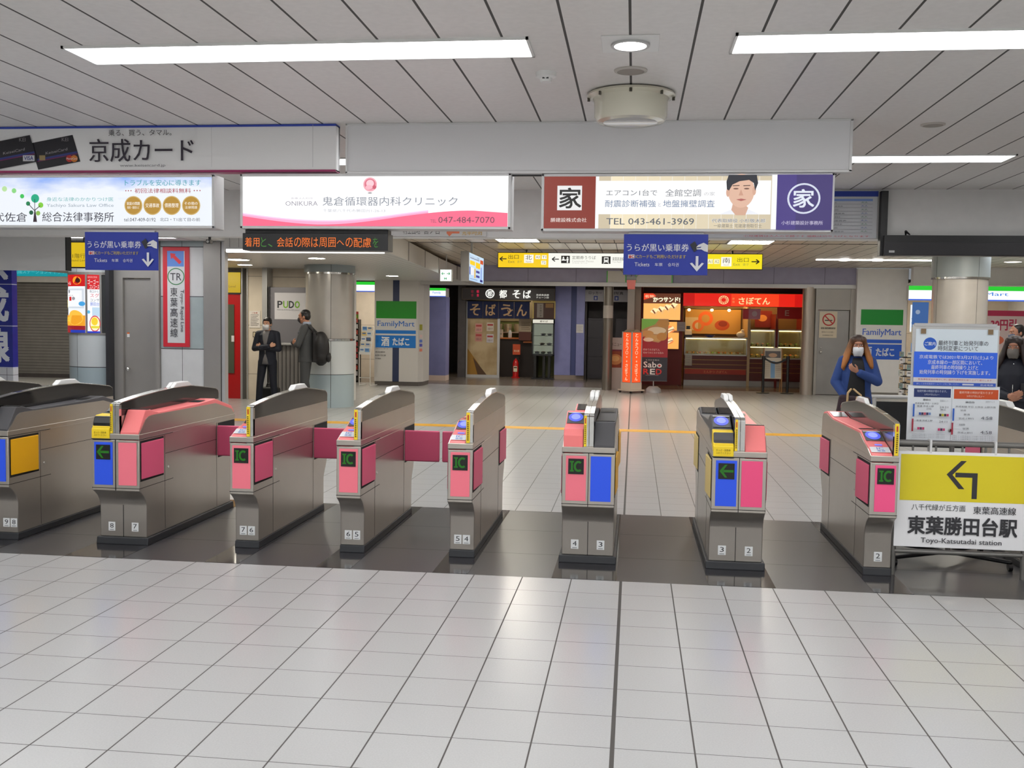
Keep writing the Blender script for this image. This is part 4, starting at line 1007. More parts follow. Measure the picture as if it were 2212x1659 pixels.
for k, s in enumerate(('ファミリーマート', '勝田台駅店', '6:30-22:30', '年中無休')): g.text(0.02, -0.36 - 0.08 * k, (0.34, 0.26, 0.28, 0.16)[k], -0.32 - 0.08 * k, s, (80, 80, 84), 0.02)
g.build('store_panel', t)
g = G(0.2, 1.0, y=0.0, x0=0, z0=0)
p = MB()
for z, c in ((1.36, (150, 150, 40)), (1.18, (226, 200, 200)), (1.06, (90, 120, 200)), (0.96, (90, 90, 190)), (0.84, (226, 140, 120))): p.prism([(0.555, 0.05), (0.60, 0.15), (0.605, 0.147), (0.56, 0.047)], 'z', z, z + (0.14 if z > 1.3 else 0.07), ink(c))
p.build('sticker', t)
def store_box(label, x0, x1, z0, z1, y, txt, depth=0.25, lit=1.1, cuts=()):
    t = thing('store_sign', label, 'sign', ((x0 + x1) / 2, y, z0), group='lit convenience store signs')
    w, h = x1 - x0, z1 - z0
    p = MB(); p.box(-w / 2, w / 2, 0.003, depth, 0, h, WHITEF); p.build('housing', t)
    g = G(w, h, lit=lit, y=0.001); g.rect(0, 0, w, h, (246, 248, 252)); g.rect(0, h * 0.70, w, h, (40, 196, 50)); g.rect(0, 0, w, h * 0.09, (60, 100, 214))
    for c in cuts: g.rect(c, 0, c + 0.04, h, (226, 232, 236))
    if txt: g.text(txt[1], h * 0.28, txt[2], h * 0.6, txt[0], (70, 130, 214), 0.02)
    g.build('face', t); return t
store_box('lit green and white store sign between the steel column and the white square column', -7.4, -6.42, 2.30, 2.55, 18.5, ('Family', 0.1, 0.32), cuts=(0.42,))
store_box('small lit store sign turned to the side by the noodle shop', -5.4, -4.93, 2.235, 2.465, 20.0, ('Family', 0.12, 0.34), 0.5)
b = MB(); b.box(-9, -5.9, 21.0, 21.1, 0, 2.6, CREAM); b.box(-9.0, -8.9, 13.1, 21, 0, 2.6, CREAM); b.box(-9, -5.9, 17.8, 17.9, 2.56, 2.66, PLASTER); struct(b.build('wall_store'))
t = thing('goods_rack', 'tall shop rack with rows of small packets beside the steel column', 'rack', (-7.06, 18.6, 0))
p = MB(); p.box(-0.13, 0.13, 0.1, 0.35, 0.0, 1.6, BLACKP); p.box(-0.13, 0.13, -0.12, 0.1, 0.05, 0.12, BLACKP); p.build('back_panel', t)
for k in range(10):
    p = MB(); p.box(-0.13, 0.13, -0.08, 0.1, 0.16 + k * 0.15, 0.172 + k * 0.15, BLACKP); p.build('shelf', t)
g = G(0.26, 0.2, y=0.09, x0=-0.13, z0=1.6); g.rect(0, 0, 0.26, 0.2, (120, 180, 60)); g.rect(0, 0.13, 0.26, 0.2, (230, 90, 80)); g.text(0.03, 0.03, 0.23, 0.1, '新発売', (230, 230, 60), 0.03); g.build('header_card', t)
pal = [(190, 30, 40), (230, 190, 40), (220, 220, 224), (120, 160, 200), (236, 236, 230), (200, 60, 40)]
for k in range(10):
    for i in range(2):
        c = pal[0] if 2 < k < 6 and i < 2 else pal[(k * 3 + i * 2) % 6]
        o = MB(); o.box(-0.055, 0.055, -0.05, 0.05, 0, 0.105, ink(c)); o.box(-0.045, 0.045, -0.052, -0.05, 0.03, 0.06, ink((236, 232, 226)))
        ob = o.build('packet'); ob.location = (-7.12 + 0.125 * i, 18.62, 0.173 + k * 0.15)
        tag(ob, 'small coloured packet on the tall shop rack beside the steel column', 'packet', 'packets on the shop rack')
t = thing('brochure_stand', 'white wire stand of leaflets leaning beside the white square column', 'stand', (-6.33, 17.35, 0), rz=-0.25)
p = MB()
for s in (-0.15, 0.15): p.tube([(s, -0.12, 0.0), (s, -0.12, 0.75), (s, 0.05, 1.42)], 0.010, WHITEP); p.tube([(s, -0.12, 0.02), (s, 0.22, 0.02)], 0.010, WHITEP)
p.tube([(-0.15, -0.12, 0.2), (0.15, -0.12, 0.2)], 0.008, WHITEP); p.tube([(-0.15, 0.05, 1.42), (0.15, 0.05, 1.42)], 0.008, WHITEP); p.build('wire_frame', t)
for k in range(5):
    z = 0.78 + 0.13 * k; y = -0.12 + 0.25 * (z - 0.75)
    p = MB(); p.box(-0.15, 0.15, y - 0.03, y - 0.02, z - 0.02, z + 0.04, WHITEP); p.build('pocket', t)
for k in range(5):
    for i in range(2):
        z = 0.78 + 0.13 * k; y = -0.12 + 0.25 * (z - 0.75)
        o = MB(); o.box(-0.06, 0.06, -0.006, 0.0, 0, 0.13, ink(((210, 222, 230), (120, 170, 220), (226, 220, 200), (200, 204, 210), (236, 236, 236), (90, 96, 110), (230, 200, 120))[(k * 2 + i) % 7])); o.box(-0.045, 0.045, -0.0065, -0.006, 0.08, 0.11, ink((80, 120, 180)))
        ob = o.build('leaflet'); ob.location = Vector((-6.33, 17.35, z)) + Matrix.Rotation(-0.25, 3, 'Z') @ Vector((-0.07 + 0.14 * i, y - 0.008, 0)); ob.rotation_euler = (0.1, 0, -0.25)
        tag(ob, 'leaflet in the white wire stand beside the white square column', 'leaflet', 'leaflets in the wire stand')

# ================================================================ noodle shop
b = MB(); b.box(-5.42, -4.93, 20.1, 20.6, 0.14, 2.24, VIOLET); b.box(-5.42, -4.93, 20.1, 20.6, 0, 0.14, ink((226, 206, 196))); b.box(-5.45, -5.42, 19.0, 20.6, 0, 2.3, ALU); struct(b.build('wall_pilaster'))
b = MB(); b.box(-4.93, -4.72, 21.9, 22.1, 0, 2.66, DARKWALL); b.box(-2.17, -1.72, 21.98, 22.2, 0.12, 2.66, VIOLET); b.box(-1.72, -1.56, 22.02, 22.2, 0.12, 2.66, ink((66, 76, 128))); b.box(-1.56, -1.33, 21.9, 22.2, 0.12, 2.66, VIOLET); b.box(-2.17, -1.33, 21.99, 22.2, 0, 0.12, mat('plinth_tan', (150, 136, 128), 0.4)); b.box(-4.93, -2.17, 22.05, 22.2, 2.22, 2.66, DARKWALL)
b.box(-1.33, 0.3, 23.2, 23.3, 0, 2.66, DARKWALL); b.box(-1.33, -1.28, 22.2, 23.2, 0, 2.66, DARKWALL); b.box(-4.72, -2.17, 24.4, 24.5, 0, 2.66, CREAM); struct(b.build('wall_shopfront'))
t, g = lightbox('noodle_shop_sign', 'long black noodle shop sign with white brush characters', -4.81, -2.17, 2.205, 2.55, 21.8, 0.18, frame=mat('sign_brown', (96, 84, 70), 0.5), lit=1.0, px=(533, 590, 1433, 710), face=(30, 26, 24), posts=False, cat='sign')
for x, z in ((636, 628), (690, 628), (636, 665), (690, 665)): g.text(x - 12, z - 14, x + 12, z + 14, '軽食' [0 if z < 640 else 1], (200, 30, 70) if x > 650 else (110, 24, 40), 0.03)
g.circ(808, 648, 44, (252, 252, 246)); g.circ(808, 648, 34, (40, 34, 30)); g.text(782, 622, 834, 674, '都', (252, 252, 246), 0.03)
for x, ch in ((935, '都'), (1064, 'そ'), (1166, 'ば')): g.text(x - 36, 612, x + 36, 688, ch, (252, 252, 244), 0.04)
g.text(1255, 646, 1376, 664, '京成食品部', (226, 224, 214), 0.02); g.text(1255, 670, 1376, 688, 'チェーン店', (226, 224, 214), 0.02)
done(t, g)
t = thing('shop_curtain', 'dark blue split door curtain with tan brush characters', 'curtain', (-3.78, 21.98, 1.69))
CURT = joint_material('indigo_cloth', (30, 42, 84), (24, 34, 72), (0, 0, 0), [], 0.8, 30)
for k in range(4):
    p = MB(); a = -0.89 + k * 0.446; n = 10; top = []; 
    ring = [(a + 0.44 * i / n, 0.012 * math.sin(i * 1.7 + k)) for i in range(n + 1)]
    st = p.add([(x, y, 0.0) for x, y in ring] + [(x, y * 0.3, 0.48) for x, y in ring] + [(x, y + 0.006, 0.0) for x, y in ring] + [(x, y * 0.3 + 0.006, 0.48) for x, y in ring])
    m = n + 1
    for i in range(n): p.face([st + i, st + i + 1, st + m + i + 1, st + m + i], CURT); p.face([st + 2 * m + i, st + 3 * m + i, st + 3 * m + i + 1, st + 2 * m + i + 1], CURT)
    p.build('curtain_panel', t, smooth=True)
    g = G(0.34, 0.36, y=-0.02, x0=a + 0.05, z0=0.06); g.text(0.03, 0.02, 0.31, 0.34, 'そばうん'[k] if k != 2 else 'う', (196, 160, 120), 0.03)
    if k == 2: g.text(0.2, 0.02, 0.36, 0.2, 'ど', (196, 160, 120), 0.03)
    g.build('lettering', t)
p = MB(); p.cyl((-0.92, 0.005, 0.49), (0.92, 0.005, 0.49), 0.015, BLACKP); p.build('rod', t)
t = thing('sliding_panel', 'tan patterned sliding door panel with paper notes at the noodle shop', 'door panel', (-4.24, 22.05, 0))
PAN = joint_material('tan_panel', (186, 166, 130), (158, 136, 98), (90, 80, 60), [], 0.3, 1.6, lo=0.4, hi=0.6)
p = MB(); p.box(-0.43, 0.43, 0, 0.03, 0.08, 1.69, PAN); p.build('panel', t)
p = MB()
for q in ((-0.47, -0.43, 0, 2.2), (0.43, 0.5, 0, 1.69)): p.box(q[0], q[1], -0.02, 0.05, q[2], q[3], ALU)
p.box(-0.43, 0.43, -0.02, 0.05, 0, 0.08, ALU); p.build('frame', t)
g = G(0.86, 1.6, y=-0.003, x0=-0.43, z0=0.08)
g.shape([(0.0, 0.0), (0.52, 0.0), (0.3, 0.35), (0.0, 0.75)], (150, 110, 40)); g.shape([(0.3, 0.0), (0.56, 0.0), (0.16, 0.5)], (80, 56, 34))
for x, z, c in ((0.22, 1.22, (206, 150, 140)), (0.22, 0.95, (190, 130, 120)), (0.55, 1.25, (206, 196, 180)), (0.55, 0.92, (200, 196, 200))): g.rect(x, z, x + 0.2, z + 0.24, c); g.rect(x + 0.02, z + 0.15, x + 0.18, z + 0.2, (176, 60, 60)); g.text(x + 0.03, z + 0.03, x + 0.17, z + 0.1, 'お知らせ', (120, 90, 90), 0.02)
g.build('printed_notes', t)
t = thing('counter', 'dark noodle shop counter with an orange edge behind the curtain', 'counter', (-3.35, 22.7, 0))
p = MB(); p.box(-0.6, 0.6, 0.1, 0.6, 0, 1.1, mat('counter_dark', (44, 34, 30), 0.5)); p.build('body', t)
p = MB(); p.box(-0.62, 0.22, 0.0, 0.62, 1.1, 1.135, mat('counter_orange', (196, 112, 50), 0.4)); p.box(0.22, 0.62, -0.1, 0.62, 1.0, 1.035, mat('counter_orange', (196, 112, 50), 0.4)); p.build('top', t)
b = MB(); b.box(-4.7, -2.2, 23.7, 23.78, 0, 1.62, mat('kitchen_green', (92, 98, 52), 0.5)); b.box(-4.7, -2.2, 23.68, 23.8, 1.62, 2.66, mat('kitchen_tan', (120, 108, 84), 0.5)); struct(b.build('wall_kitchen'))
t = thing('menu_board', 'pale menu board beside the noodle shop counter', 'board', (-3.05, 22.5, 1.32)); p = MB(); p.box(-0.2, 0.16, 0, 0.02, 0, 0.4, ink((196, 178, 150))); p.box(-0.2, 0.16, 0, 0.03, -0.25, 0, ink((104, 52, 40))); p.build('panel', t); g = G(0.3, 0.3, y=-0.002, x0=-0.15, z0=0.05)
for k in range(5): g.rect(0.02, 0.05 * k + 0.02, 0.28 - 0.04 * (k % 2), 0.05 * k + 0.032, (120, 100, 80))
g.build('lettering', t)
def bottle(x, y, z, label, c=(226, 226, 220), s=1.0):
    t = thing('bottle', label, 'bottle', (x, y, z))
    p = MB(); p.lathe([(0.001, 0), (0.05 * s, 0), (0.05 * s, 0.15 * s), (0.03 * s, 0.19 * s), (0.018 * s, 0.2 * s)], mat('bottle_%d' % c[0], c, 0.25), n=20); p.build('body', t, smooth=True)
    p = MB(); p.cyl((0, 0, 0.2 * s), (0, 0, 0.27 * s), 0.012 * s, WHITEP, n=12); p.box(-0.05 * s, 0.012, -0.012, 0.012, 0.265 * s, 0.285 * s, WHITEP); p.build('pump', t)
bottle(-3.55, 22.85, 1.135, 'pump bottle on the orange edged noodle counter', (216, 220, 222), 1.1)
t = thing('napkin_box', 'white box on the noodle counter beside the pump bottle', 'box', (-3.83, 22.85, 1.135)); p = MB(); p.box(-0.07, 0.07, -0.05, 0.05, 0, 0.24, ink((226, 220, 206))); p.build('carton', t, bev=0.004); g = G(0.1, 0.1, y=-0.052, z0=0.1); g.rect(0, 0, 0.1, 0.02, (120, 110, 90)); g.build('lettering', t)
for x in (-4.0, -3.7, -3.4, -3.1):
    o = MB(); o.lathe([(0.001, 0.0), (0.1, 0.0), (0.13, 0.2), (0.125, 0.24), (0.001, 0.24)], mat('pot_steel', (196, 186, 160), 0.3, 0.6), n=20); ob = o.build('pot', smooth=True); ob.location = (x, 23.55, 1.3); tag(ob, 'round pot on the kitchen shelf seen below the dark curtain', 'pot', 'pots in the noodle kitchen')
o = MB(); o.box(-4.6, -2.3, 23.38, 23.68, 1.27, 1.3, STEEL_V); ob = o.build('kitchen_shelf'); tag(ob, 'steel kitchen shelf with pots behind the noodle counter', 'shelf')
t = thing('fire_extinguisher', 'red fire extinguisher standing at the noodle shop entrance', 'fire extinguisher', (-3.29, 22.2, 0)); REDP = mat('extinguisher_red', (196, 26, 26), 0.3)
p = MB(); p.lathe([(0.001, 0.03), (0.085, 0.03), (0.085, 0.42), (0.06, 0.5), (0.025, 0.53), (0.02, 0.56)], REDP, n=24); p.build('cylinder', t, smooth=True); p = MB(); p.lathe([(0.001, 0.0), (0.12, 0.0), (0.12, 0.03), (0.001, 0.04)], REDP, n=24); p.build('base', t)
p = MB(); p.box(-0.02, 0.07, -0.012, 0.012, 0.56, 0.58, BLACKP); p.box(-0.02, 0.09, -0.012, 0.012, 0.6, 0.615, BLACKP); p.build('handle', t); p = MB(); p.tube([(0.02, 0, 0.57), (0.1, 0, 0.5), (0.11, 0, 0.2)], 0.012, BLACKP); p.build('hose', t); g = G(0.11, 0.16, y=-0.087, z0=0.18); g.rect(0, 0, 0.11, 0.16, (226, 216, 190)); g.rect(0.01, 0.1, 0.1, 0.14, (90, 60, 50)); g.build('label', t)
t = thing('extinguisher_sign', 'small orange sign on a thin post above the fire extinguisher', 'sign', (-3.29, 22.36, 0)); p = MB(); p.cyl((0, 0, 0), (0, 0, 0.7), 0.012, BLACKP); p.build('post', t); p = MB(); p.box(-0.11, 0.11, -0.02, 0.0, 0.66, 0.96, ink((214, 84, 40))); p.build('panel', t); g = G(0.2, 0.2, y=-0.021, z0=0.72); g.text(0.02, 0.02, 0.18, 0.08, '消火器', (240, 200, 160), 0.04); g.build('lettering', t)
# food display case
t = thing('display_case', 'lit glass case of sample dishes on black legs by the noodle shop', 'display case', (-2.48, 21.75, 0))
p = MB()
for q in ((-0.31, -0.28), (0.28, 0.31)): p.box(q[0], q[1], -0.02, 0.3, 0.66, 1.68, BLACKP)
p.box(-0.31, 0.31, -0.02, 0.3, 0.66, 0.7, BLACKP); p.box(-0.31, 0.31, -0.02, 0.3, 1.55, 1.70, BLACKP); p.box(-0.28, 0.28, 0.27, 0.29, 0.7, 1.55, mat('case_back_glow', (196, 196, 176), 0.5, emit=0.35)); p.build('case', t)  # case back glows by itself, standing in for lamp light in the case
for z in (0.72, 0.96, 1.23):
    p = MB(); p.box(-0.28, 0.28, 0.02, 0.26, z - 0.012, z, mat('case_shelf', (206, 206, 196), 0.3)); p.build('shelf', t)
for x in (-0.2, 0.0, 0.2):
    for q in ((-0.06, 0.12), ):
        p = MB(); p.box(x - 0.055 + (0.05 if x == 0 else 0), x + 0.015 + (0.05 if x == 0 else 0), 0.06, 0.22, 0.02, 0.66, BLACKP)
    p.build('leg', t)
p = MB(); p.box(-0.32, 0.32, -0.04, 0.32, 0.0, 0.04, BLACKP); p.build('base', t)
g = G(0.58, 0.1, lit=1.0, y=-0.022, z0=1.575); g.rect(0, 0, 0.58, 0.1, (220, 216, 200)); g.text(0.2, 0.025, 0.42, 0.075, '都そば', (60, 50, 40), 0.03); g.build('header', t)
p = MB(); p.box(-0.28, 0.28, -0.012, -0.008, 0.7, 1.55, GLASS); p.build('glass', t)
foods = [(150, 160, 90), (214, 190, 90), (140, 80, 40), (120, 80, 60), (170, 110, 60), (196, 120, 60)]
kk = 0
for z, xs in ((1.23, (0.0, 0.18)), (0.96, (-0.03, 0.17)), (0.72, (-0.17, 0.0, 0.18))):
    for x in xs:
        f = foods[kk % 6]; kk += 1
        d = thing('sample_dish', 'sample bowl of food on a tilted tray in the lit glass case', 'dish', (-2.48 + x, 21.9, z + 0.001), group='sample dishes in the glass case')
        o = MB(); o.lathe([(0.001, 0.0), (0.04, 0.0), (0.085, 0.05), (0.08, 0.05), (0.04, 0.012), (0.001, 0.012)], mat('bowl_brown', (186, 170, 146), 0.3), n=20); ob = o.build('bowl', d, smooth=True)
        o = MB(); o.ell((0, 0, 0.035), (0.07, 0.07, 0.03), mat('food_%d' % f[0], f, 0.5)); ob = o.build('food', d, smooth=True)
        o = MB(); o.box(-0.05, 0.05, -0.105, -0.1, 0, 0.05, ink((236, 236, 230))); o.box(-0.035, 0.035, -0.1055, -0.105, 0.02, 0.03, ink((90, 80, 80))); o.build('price_card', d)
t = thing('shop_window', 'dark brown window with gold frame above the sample case', 'window', (-2.48, 21.95, 1.7))
p = MB(); p.box(-0.3, 0.3, 0, 0.03, 0, 0.46, mat('window_brown', (72, 40, 26), 0.3)); p.build('pane', t); p = MB()
for q in ((-0.32, 0.32, 0.45, 0.5), (-0.32, -0.29, 0, 0.46), (0.29, 0.32, 0, 0.46)): p.box(q[0], q[1], -0.01, 0.04, q[2], q[3], mat('gold_frame', (190, 168, 100), 0.35, 0.4))
p.build('frame', t); g = G(0.2, 0.4, y=-0.002, x0=-0.2, z0=0.03); g.rect(0, 0, 0.18, 0.4, (150, 140, 130)); g.vtext(0.1, 0.37, 0.16, 0.03, 'かき揚そば', (60, 50, 46), 0.01) if False else None
for k in range(5): g.text(0.08, 0.31 - 0.07 * k, 0.13, 0.36 - 0.07 * k, 'かき揚げ丼'[k], (60, 50, 46), 0.02)
g.rect(0.24, 0.28, 0.46, 0.4, (150, 110, 60)); g.build('printed_notes', t)
paper('small white notice on the violet wall right of the sample case', -1.56, -1.36, 1.32, 1.56, 21.88, 4, (206, 204, 206))
# locker alcove
t = thing('locker_sign', 'white coin locker sign over the dark alcove', 'sign', (-0.75, 21.95, 2.2)); p = MB(); p.box(-0.6, 0.6, 0, 0.05, 0, 0.33, ink((168, 168, 176))); p.build('panel', t)
g = G(1.2, 0.33, y=-0.001); g.text(0.12, 0.2, 0.48, 0.28, 'ロッカー', (60, 60, 70), 0.03); g.text(0.62, 0.2, 1.08, 0.28, '証明写真', (60, 60, 70), 0.03)
for x in (0.26, 0.84): g.rect(x, 0.04, x + 0.11, 0.16, (60, 80, 160)); g.rect(x + 0.03, 0.06, x + 0.08, 0.13, (180, 184, 206))
g.build('lettering', t)
for x in (-1.0, -0.2):
    t = thing('coin_locker', 'dark coin locker cabinet in the alcove, %s' % ('next to the violet wall' if x < -0.5 else 'behind the steel pole'), 'locker', (x, 22.6, 0)); p = MB(); p.box(-0.27, 0.36, 0, 0.55, 0, 1.75, mat('locker_dark', (64, 62, 68), 0.35, 0.3)); p.build('body', t, bev=0.01)
    for k in range(3):
        p = MB(); p.box(-0.27, 0.33, -0.012, 0.0, 0.1 + 0.54 * k, 0.6 + 0.54 * k, mat('locker_dark', (64, 62, 68), 0.35, 0.3)); d = p.build('door', t, bev=0.004); p = MB(); p.box(0.2, 0.28, -0.02, -0.012, 0.4 + 0.54 * k, 0.47 + 0.54 * k, BLACKP); p.build('lock', d)

# ================================================================ hanging signs of the far hall
t, g = lightbox('exit_sign', 'long lit yellow and white exit sign hanging across the far hall', -2.53, 2.35, 2.602, 2.895, 12.6, 0.16, frame=mat('sign_black', (40, 38, 36), 0.4), lit=1.0, px=(1080, 543, 1654, 583), face=(250, 250, 240), posts=False, cat='sign', fw=0.012)
YEL = (248, 206, 20); BK = (30, 28, 26)
g.rect(1081, 544, 1193, 582, YEL); g.rect(1500, 544, 1653, 582, (246, 226, 24))
g.arrow(1100, 560, 1086, 560, 2.4, 5.5, BK); g.text(1104, 549, 1127, 560, '出口', BK, 0.01); g.text(1104, 564, 1118, 570, 'Exit', (120, 110, 60)); g.text(1124, 564, 1134, 570, '출구', (160, 150, 70))
g.rect(1139, 549, 1160, 570, (254, 250, 236)); g.text(1142, 550, 1156, 562, '北', BK, 0.01); g.text(1143, 564, 1155, 569, 'North', (150, 146, 136))
for x, y, s in ((1164, 550, 'A3'), (1178, 550, 'T1'), (1177, 564, 'T2')): g.rect(x, y, x + 11, y + 10, (254, 250, 230)); g.text(x + 1.5, y + 2, x + 9.5, y + 8, s, (70, 66, 60), 0.01)
g.arrow(1216, 560, 1202, 560, 2.4, 5.5, BK); g.rect(1221, 551, 1240, 570, BK)
for x in (1226, 1235): g.circ(x, 555.5, 1.8, (246, 246, 240)); g.rect(x - 2.3, 558, x + 2.3, 563, (246, 246, 240))
g.rect(1222, 561, 1232, 563.5, (246, 246, 240)); g.rect(1233.5, 561, 1236.5, 569, (246, 246, 240))
g.text(1245, 551, 1297, 560, '定期券うりば', (96, 92, 86), 0.01); g.text(1245, 562, 1292, 567, 'Commuter Passes', (190, 186, 176)); g.text(1245, 568, 1278, 571, '定期券 정기권', (206, 202, 192))
g.rect(1310, 552, 1329, 571, BK); g.rect(1314.5, 554.5, 1324.5, 567, (246, 246, 240)); g.rect(1316, 557, 1323, 561, BK); g.circ(1317, 564, 0.9, BK); g.circ(1322, 564, 0.9, BK); g.line(1316, 567, 1313.5, 570, 1.2, (246, 246, 240)); g.line(1323, 567, 1325.5, 570, 1.2, (246, 246, 240))
g.text(1333, 554, 1358, 563, '東葉高速線', (96, 92, 86), 0.01); g.text(1333, 564, 1352, 569, 'Toyo Rapid', (180, 176, 166))
for x, s in ((1537, 'A1'), (1551, 'A2')): g.rect(x, 557, x + 12, 569, (250, 246, 200)); g.text(x + 1.5, 559, x + 10.5, 567, s, (150, 144, 110), 0.01)
g.rect(1566, 552, 1588, 575, (254, 252, 240)); g.text(1569, 554, 1585, 567, '南', (80, 76, 66), 0.01); g.text(1571, 569, 1583, 573, 'South', (170, 166, 150))
g.text(1600, 553, 1624, 564, '出口', (96, 90, 30), 0.01); g.text(1592, 567, 1606, 573, 'Exit', (150, 146, 60)); g.text(1612, 567, 1624, 573, '출구', (160, 156, 70)); g.arrow(1630, 563, 1645, 563, 2.6, 5.5, BK)
done(t, g)
for s in (-1.9, 0.0, 1.9):
    p = MB(); p.box(s - 0.015, s + 0.015, 0.05, 0.09, 0.293, 0.35, BLACKP); p.build('hanger', t)
t = thing('direction_lamp', 'small lit white sign with green arrows hanging under a thin rod', 'sign', (-3.785, 14.0, 2.395))
p = MB(); p.box(-0.125, 0.125, 0.002, 0.1, 0, 0.245, WHITEP); p.build('housing', t, bev=0.004); g = G(0.23, 0.23, lit=1.1, y=0.0, z0=0.008); g.rect(0, 0, 0.23, 0.23, (246, 255, 248)); GG = (20, 150, 90)
g.line(0.03, 0.15, 0.095, 0.15, 0.012, GG); g.line(0.135, 0.15, 0.2, 0.15, 0.012, GG)
for s, x in ((1, 0.03), (-1, 0.2)): g.line(x, 0.15, x + s * 0.025, 0.175, 0.012, GG); g.line(x, 0.15, x + s * 0.025, 0.125, 0.012, GG)
g.rect(0.085, 0.03, 0.10, 0.07, GG); g.rect(0.12, 0.03, 0.135, 0.07, GG); g.rect(0.085, 0.045, 0.135, 0.055, GG); g.build('face', t)
p = MB(); p.cyl((0, 0.05, 0.245), (0, 0.05, 0.555), 0.008, ALU); p.build('rod', t)
# hanging monitor turned to the right
t = thing('hanging_monitor', 'hanging screen with pale blue timetable turned towards the hall', 'monitor', (-2.70, 10.35, 2.25))
p = MB(); p.box(-0.14, 0.0, 0.0, 1.65, 0, 0.5, mat('monitor_case', (120, 118, 116), 0.4)); p.build('housing', t, bev=0.005)
p = MB(); p.box(-0.09, -0.05, 0.7, 0.74, 0.5, 0.71, ALU); p.build('hanger', t)
o = MB()
def YZ(y0, y1, z0, z1, c, l): o.poly([(0.001 + 0.0015 * l, y, z) for y, z in ((y0, z0), (y1, z0), (y1, z1), (y0, z1))], ink(c, 1.0))
YZ(0.03, 1.62, 0.02, 0.48, (190, 220, 250), 1)
for q in ((0.08, 0.62, 0.29, 0.36, (250, 200, 30)), (0.7, 1.2, 0.26, 0.36, (250, 200, 30)), (1.2, 1.55, 0.36, 0.43, (200, 50, 40)), (0.05, 0.14, 0.12, 0.25, (60, 60, 150)), (0.2, 0.5, 0.12, 0.25, (240, 240, 246)), (0.56, 0.68, 0.08, 0.24, (236, 180, 40)), (0.74, 1.14, 0.18, 0.22, (60, 60, 150)), (0.74, 1.14, 0.10, 0.14, (60, 60, 150)), (1.3, 1.36, 0.08, 0.3, (40, 60, 190)), (1.2, 1.5, 0.04, 0.08, (30, 36, 120)), (0.1, 1.1, 0.395, 0.41, (90, 110, 150)), (0.1, 0.9, 0.05, 0.06, (120, 140, 180))): YZ(*q, 2)
v, f = text_geo('マンリョーニング案内', 0.01); a, c, d, e = min(q[0] for q in v), max(q[0] for q in v), min(q[1] for q in v), max(q[1] for q in v)
n0 = o.add([(0.0055, 0.08 + (x - a) / (c - a) * 1.0, 0.41 + (y - d) / (e - d) * 0.045) for x, y in v])
for q in f: o.face([n0 + i for i in q], ink((60, 70, 110), 1.0))
o.build('screen', t)
t = thing('hanging_lantern', 'red brown square lantern with a black cap hanging below the blue ticket sign', 'lantern', (-0.03, 15.0, 2.31))
p = MB(); p.prism([(-0.075, 0.0), (0.075, 0.0), (0.095, 0.19), (-0.095, 0.19)], 'y', -0.09, 0.09, ink((128, 44, 34))); p.build('shade', t); p = MB(); p.box(-0.1, 0.1, -0.1, 0.1, 0.19, 0.26, BLACKP); p.build('cap', t)
p = MB(); p.cyl((0, 0, 0.26), (0, 0, 0.64), 0.008, BLACKP); p.tube([(-0.09, 0, 0.24), (-0.42, 0, 0.64)], 0.004, BLACKP, n=6); p.tube([(0.09, 0, 0.24), (0.42, 0, 0.64)], 0.004, BLACKP, n=6); p.build('wire', t)
for x0, x1, nm in ((-0.61, -0.17, 'left of'), (0.065, 0.91, 'right of')):
    t = thing('cover_sheet', 'white sheet edged with green tape on the violet fascia, %s the lantern' % nm, 'sheet', ((x0 + x1) / 2, 17.73, 2.565)); w = x1 - x0
    p = MB(); p.box(-w / 2, w / 2, 0, 0.015, 0, 0.27, ink((214, 212, 206))); p.build('sheet', t); p = MB()
    for s in (-1, 1): p.box(s * w / 2 - 0.012, s * w / 2 + 0.012, -0.002, 0.016, 0, 0.27, ink((90, 190, 90)))
    p.build('tape', t)
t = thing('steel_pole', 'round steel pole with a white band in front of the locker alcove', 'pole', (-0.575, 17.95, 0))
p = MB(); p.cyl((0, 0, 0), (0, 0, 2.47), 0.118, mat('pole_steel', (132, 126, 118), 0.28, 0.7), n=32); p.build('shaft', t, smooth=True); p = MB(); p.cyl((0, 0, 1.72), (0, 0, 2.02), 0.1195, ink((196, 192, 186)), n=32, cap=False); p.build('white_band', t, smooth=True)

# ================================================================ cutlet shop
b = MB(); b.box(-0.12, 0.05, 18.0, 20.9, 0, 2.6, mat('pier_grey', (150, 142, 136), 0.4, 0.3)); b.box(0.05, 0.20, 18.1, 20.9, 0, 2.6, mat('pier_tan', (140, 122, 108), 0.45)); struct(b.build('wall_pier'))
b = MB(); b.box(0.2, 4.55, 21.9, 22.0, 0, 2.6, mat('shop_back', (120, 92, 60), 0.6)); b.box(0.2, 0.262, 20.4, 22, 0, 2.6, mat('shop_red', (120, 26, 22), 0.5)); b.box(0.2, 1.32, 20.55, 20.65, 0, 2.45, mat('shop_red', (120, 26, 22), 0.5)); b.box(4.45, 4.55, 18.0, 22, 0, 2.6, mat('shop_red', (120, 26, 22), 0.5)); struct(b.build('wall_cutlet_shop'))
b = MB(); b.box(0.28, 4.45, 20.36, 20.5, 2.43, 2.66, mat('lintel_maroon', (64, 22, 20), 0.5)); struct(b.build('trim_8'))
b = MB(); b.cyl((4.08, 17.85, 0), (4.08, 17.85, 2.5), 0.15, mat('pillar_steel', (176, 166, 156), 0.3, 0.6), n=32); struct(b.build('trim_5', smooth=True))
b = MB(); b.box(4.22, 5.10, 17.78, 17.95, 1.98, 2.52, STEEL_V); b.box(4.22, 4.28, 17.76, 17.95, 0, 2.52, STEEL_V); b.box(5.0, 5.10, 17.76, 17.95, 0, 2.52, STEEL_V); struct(b.build('trim_6'))
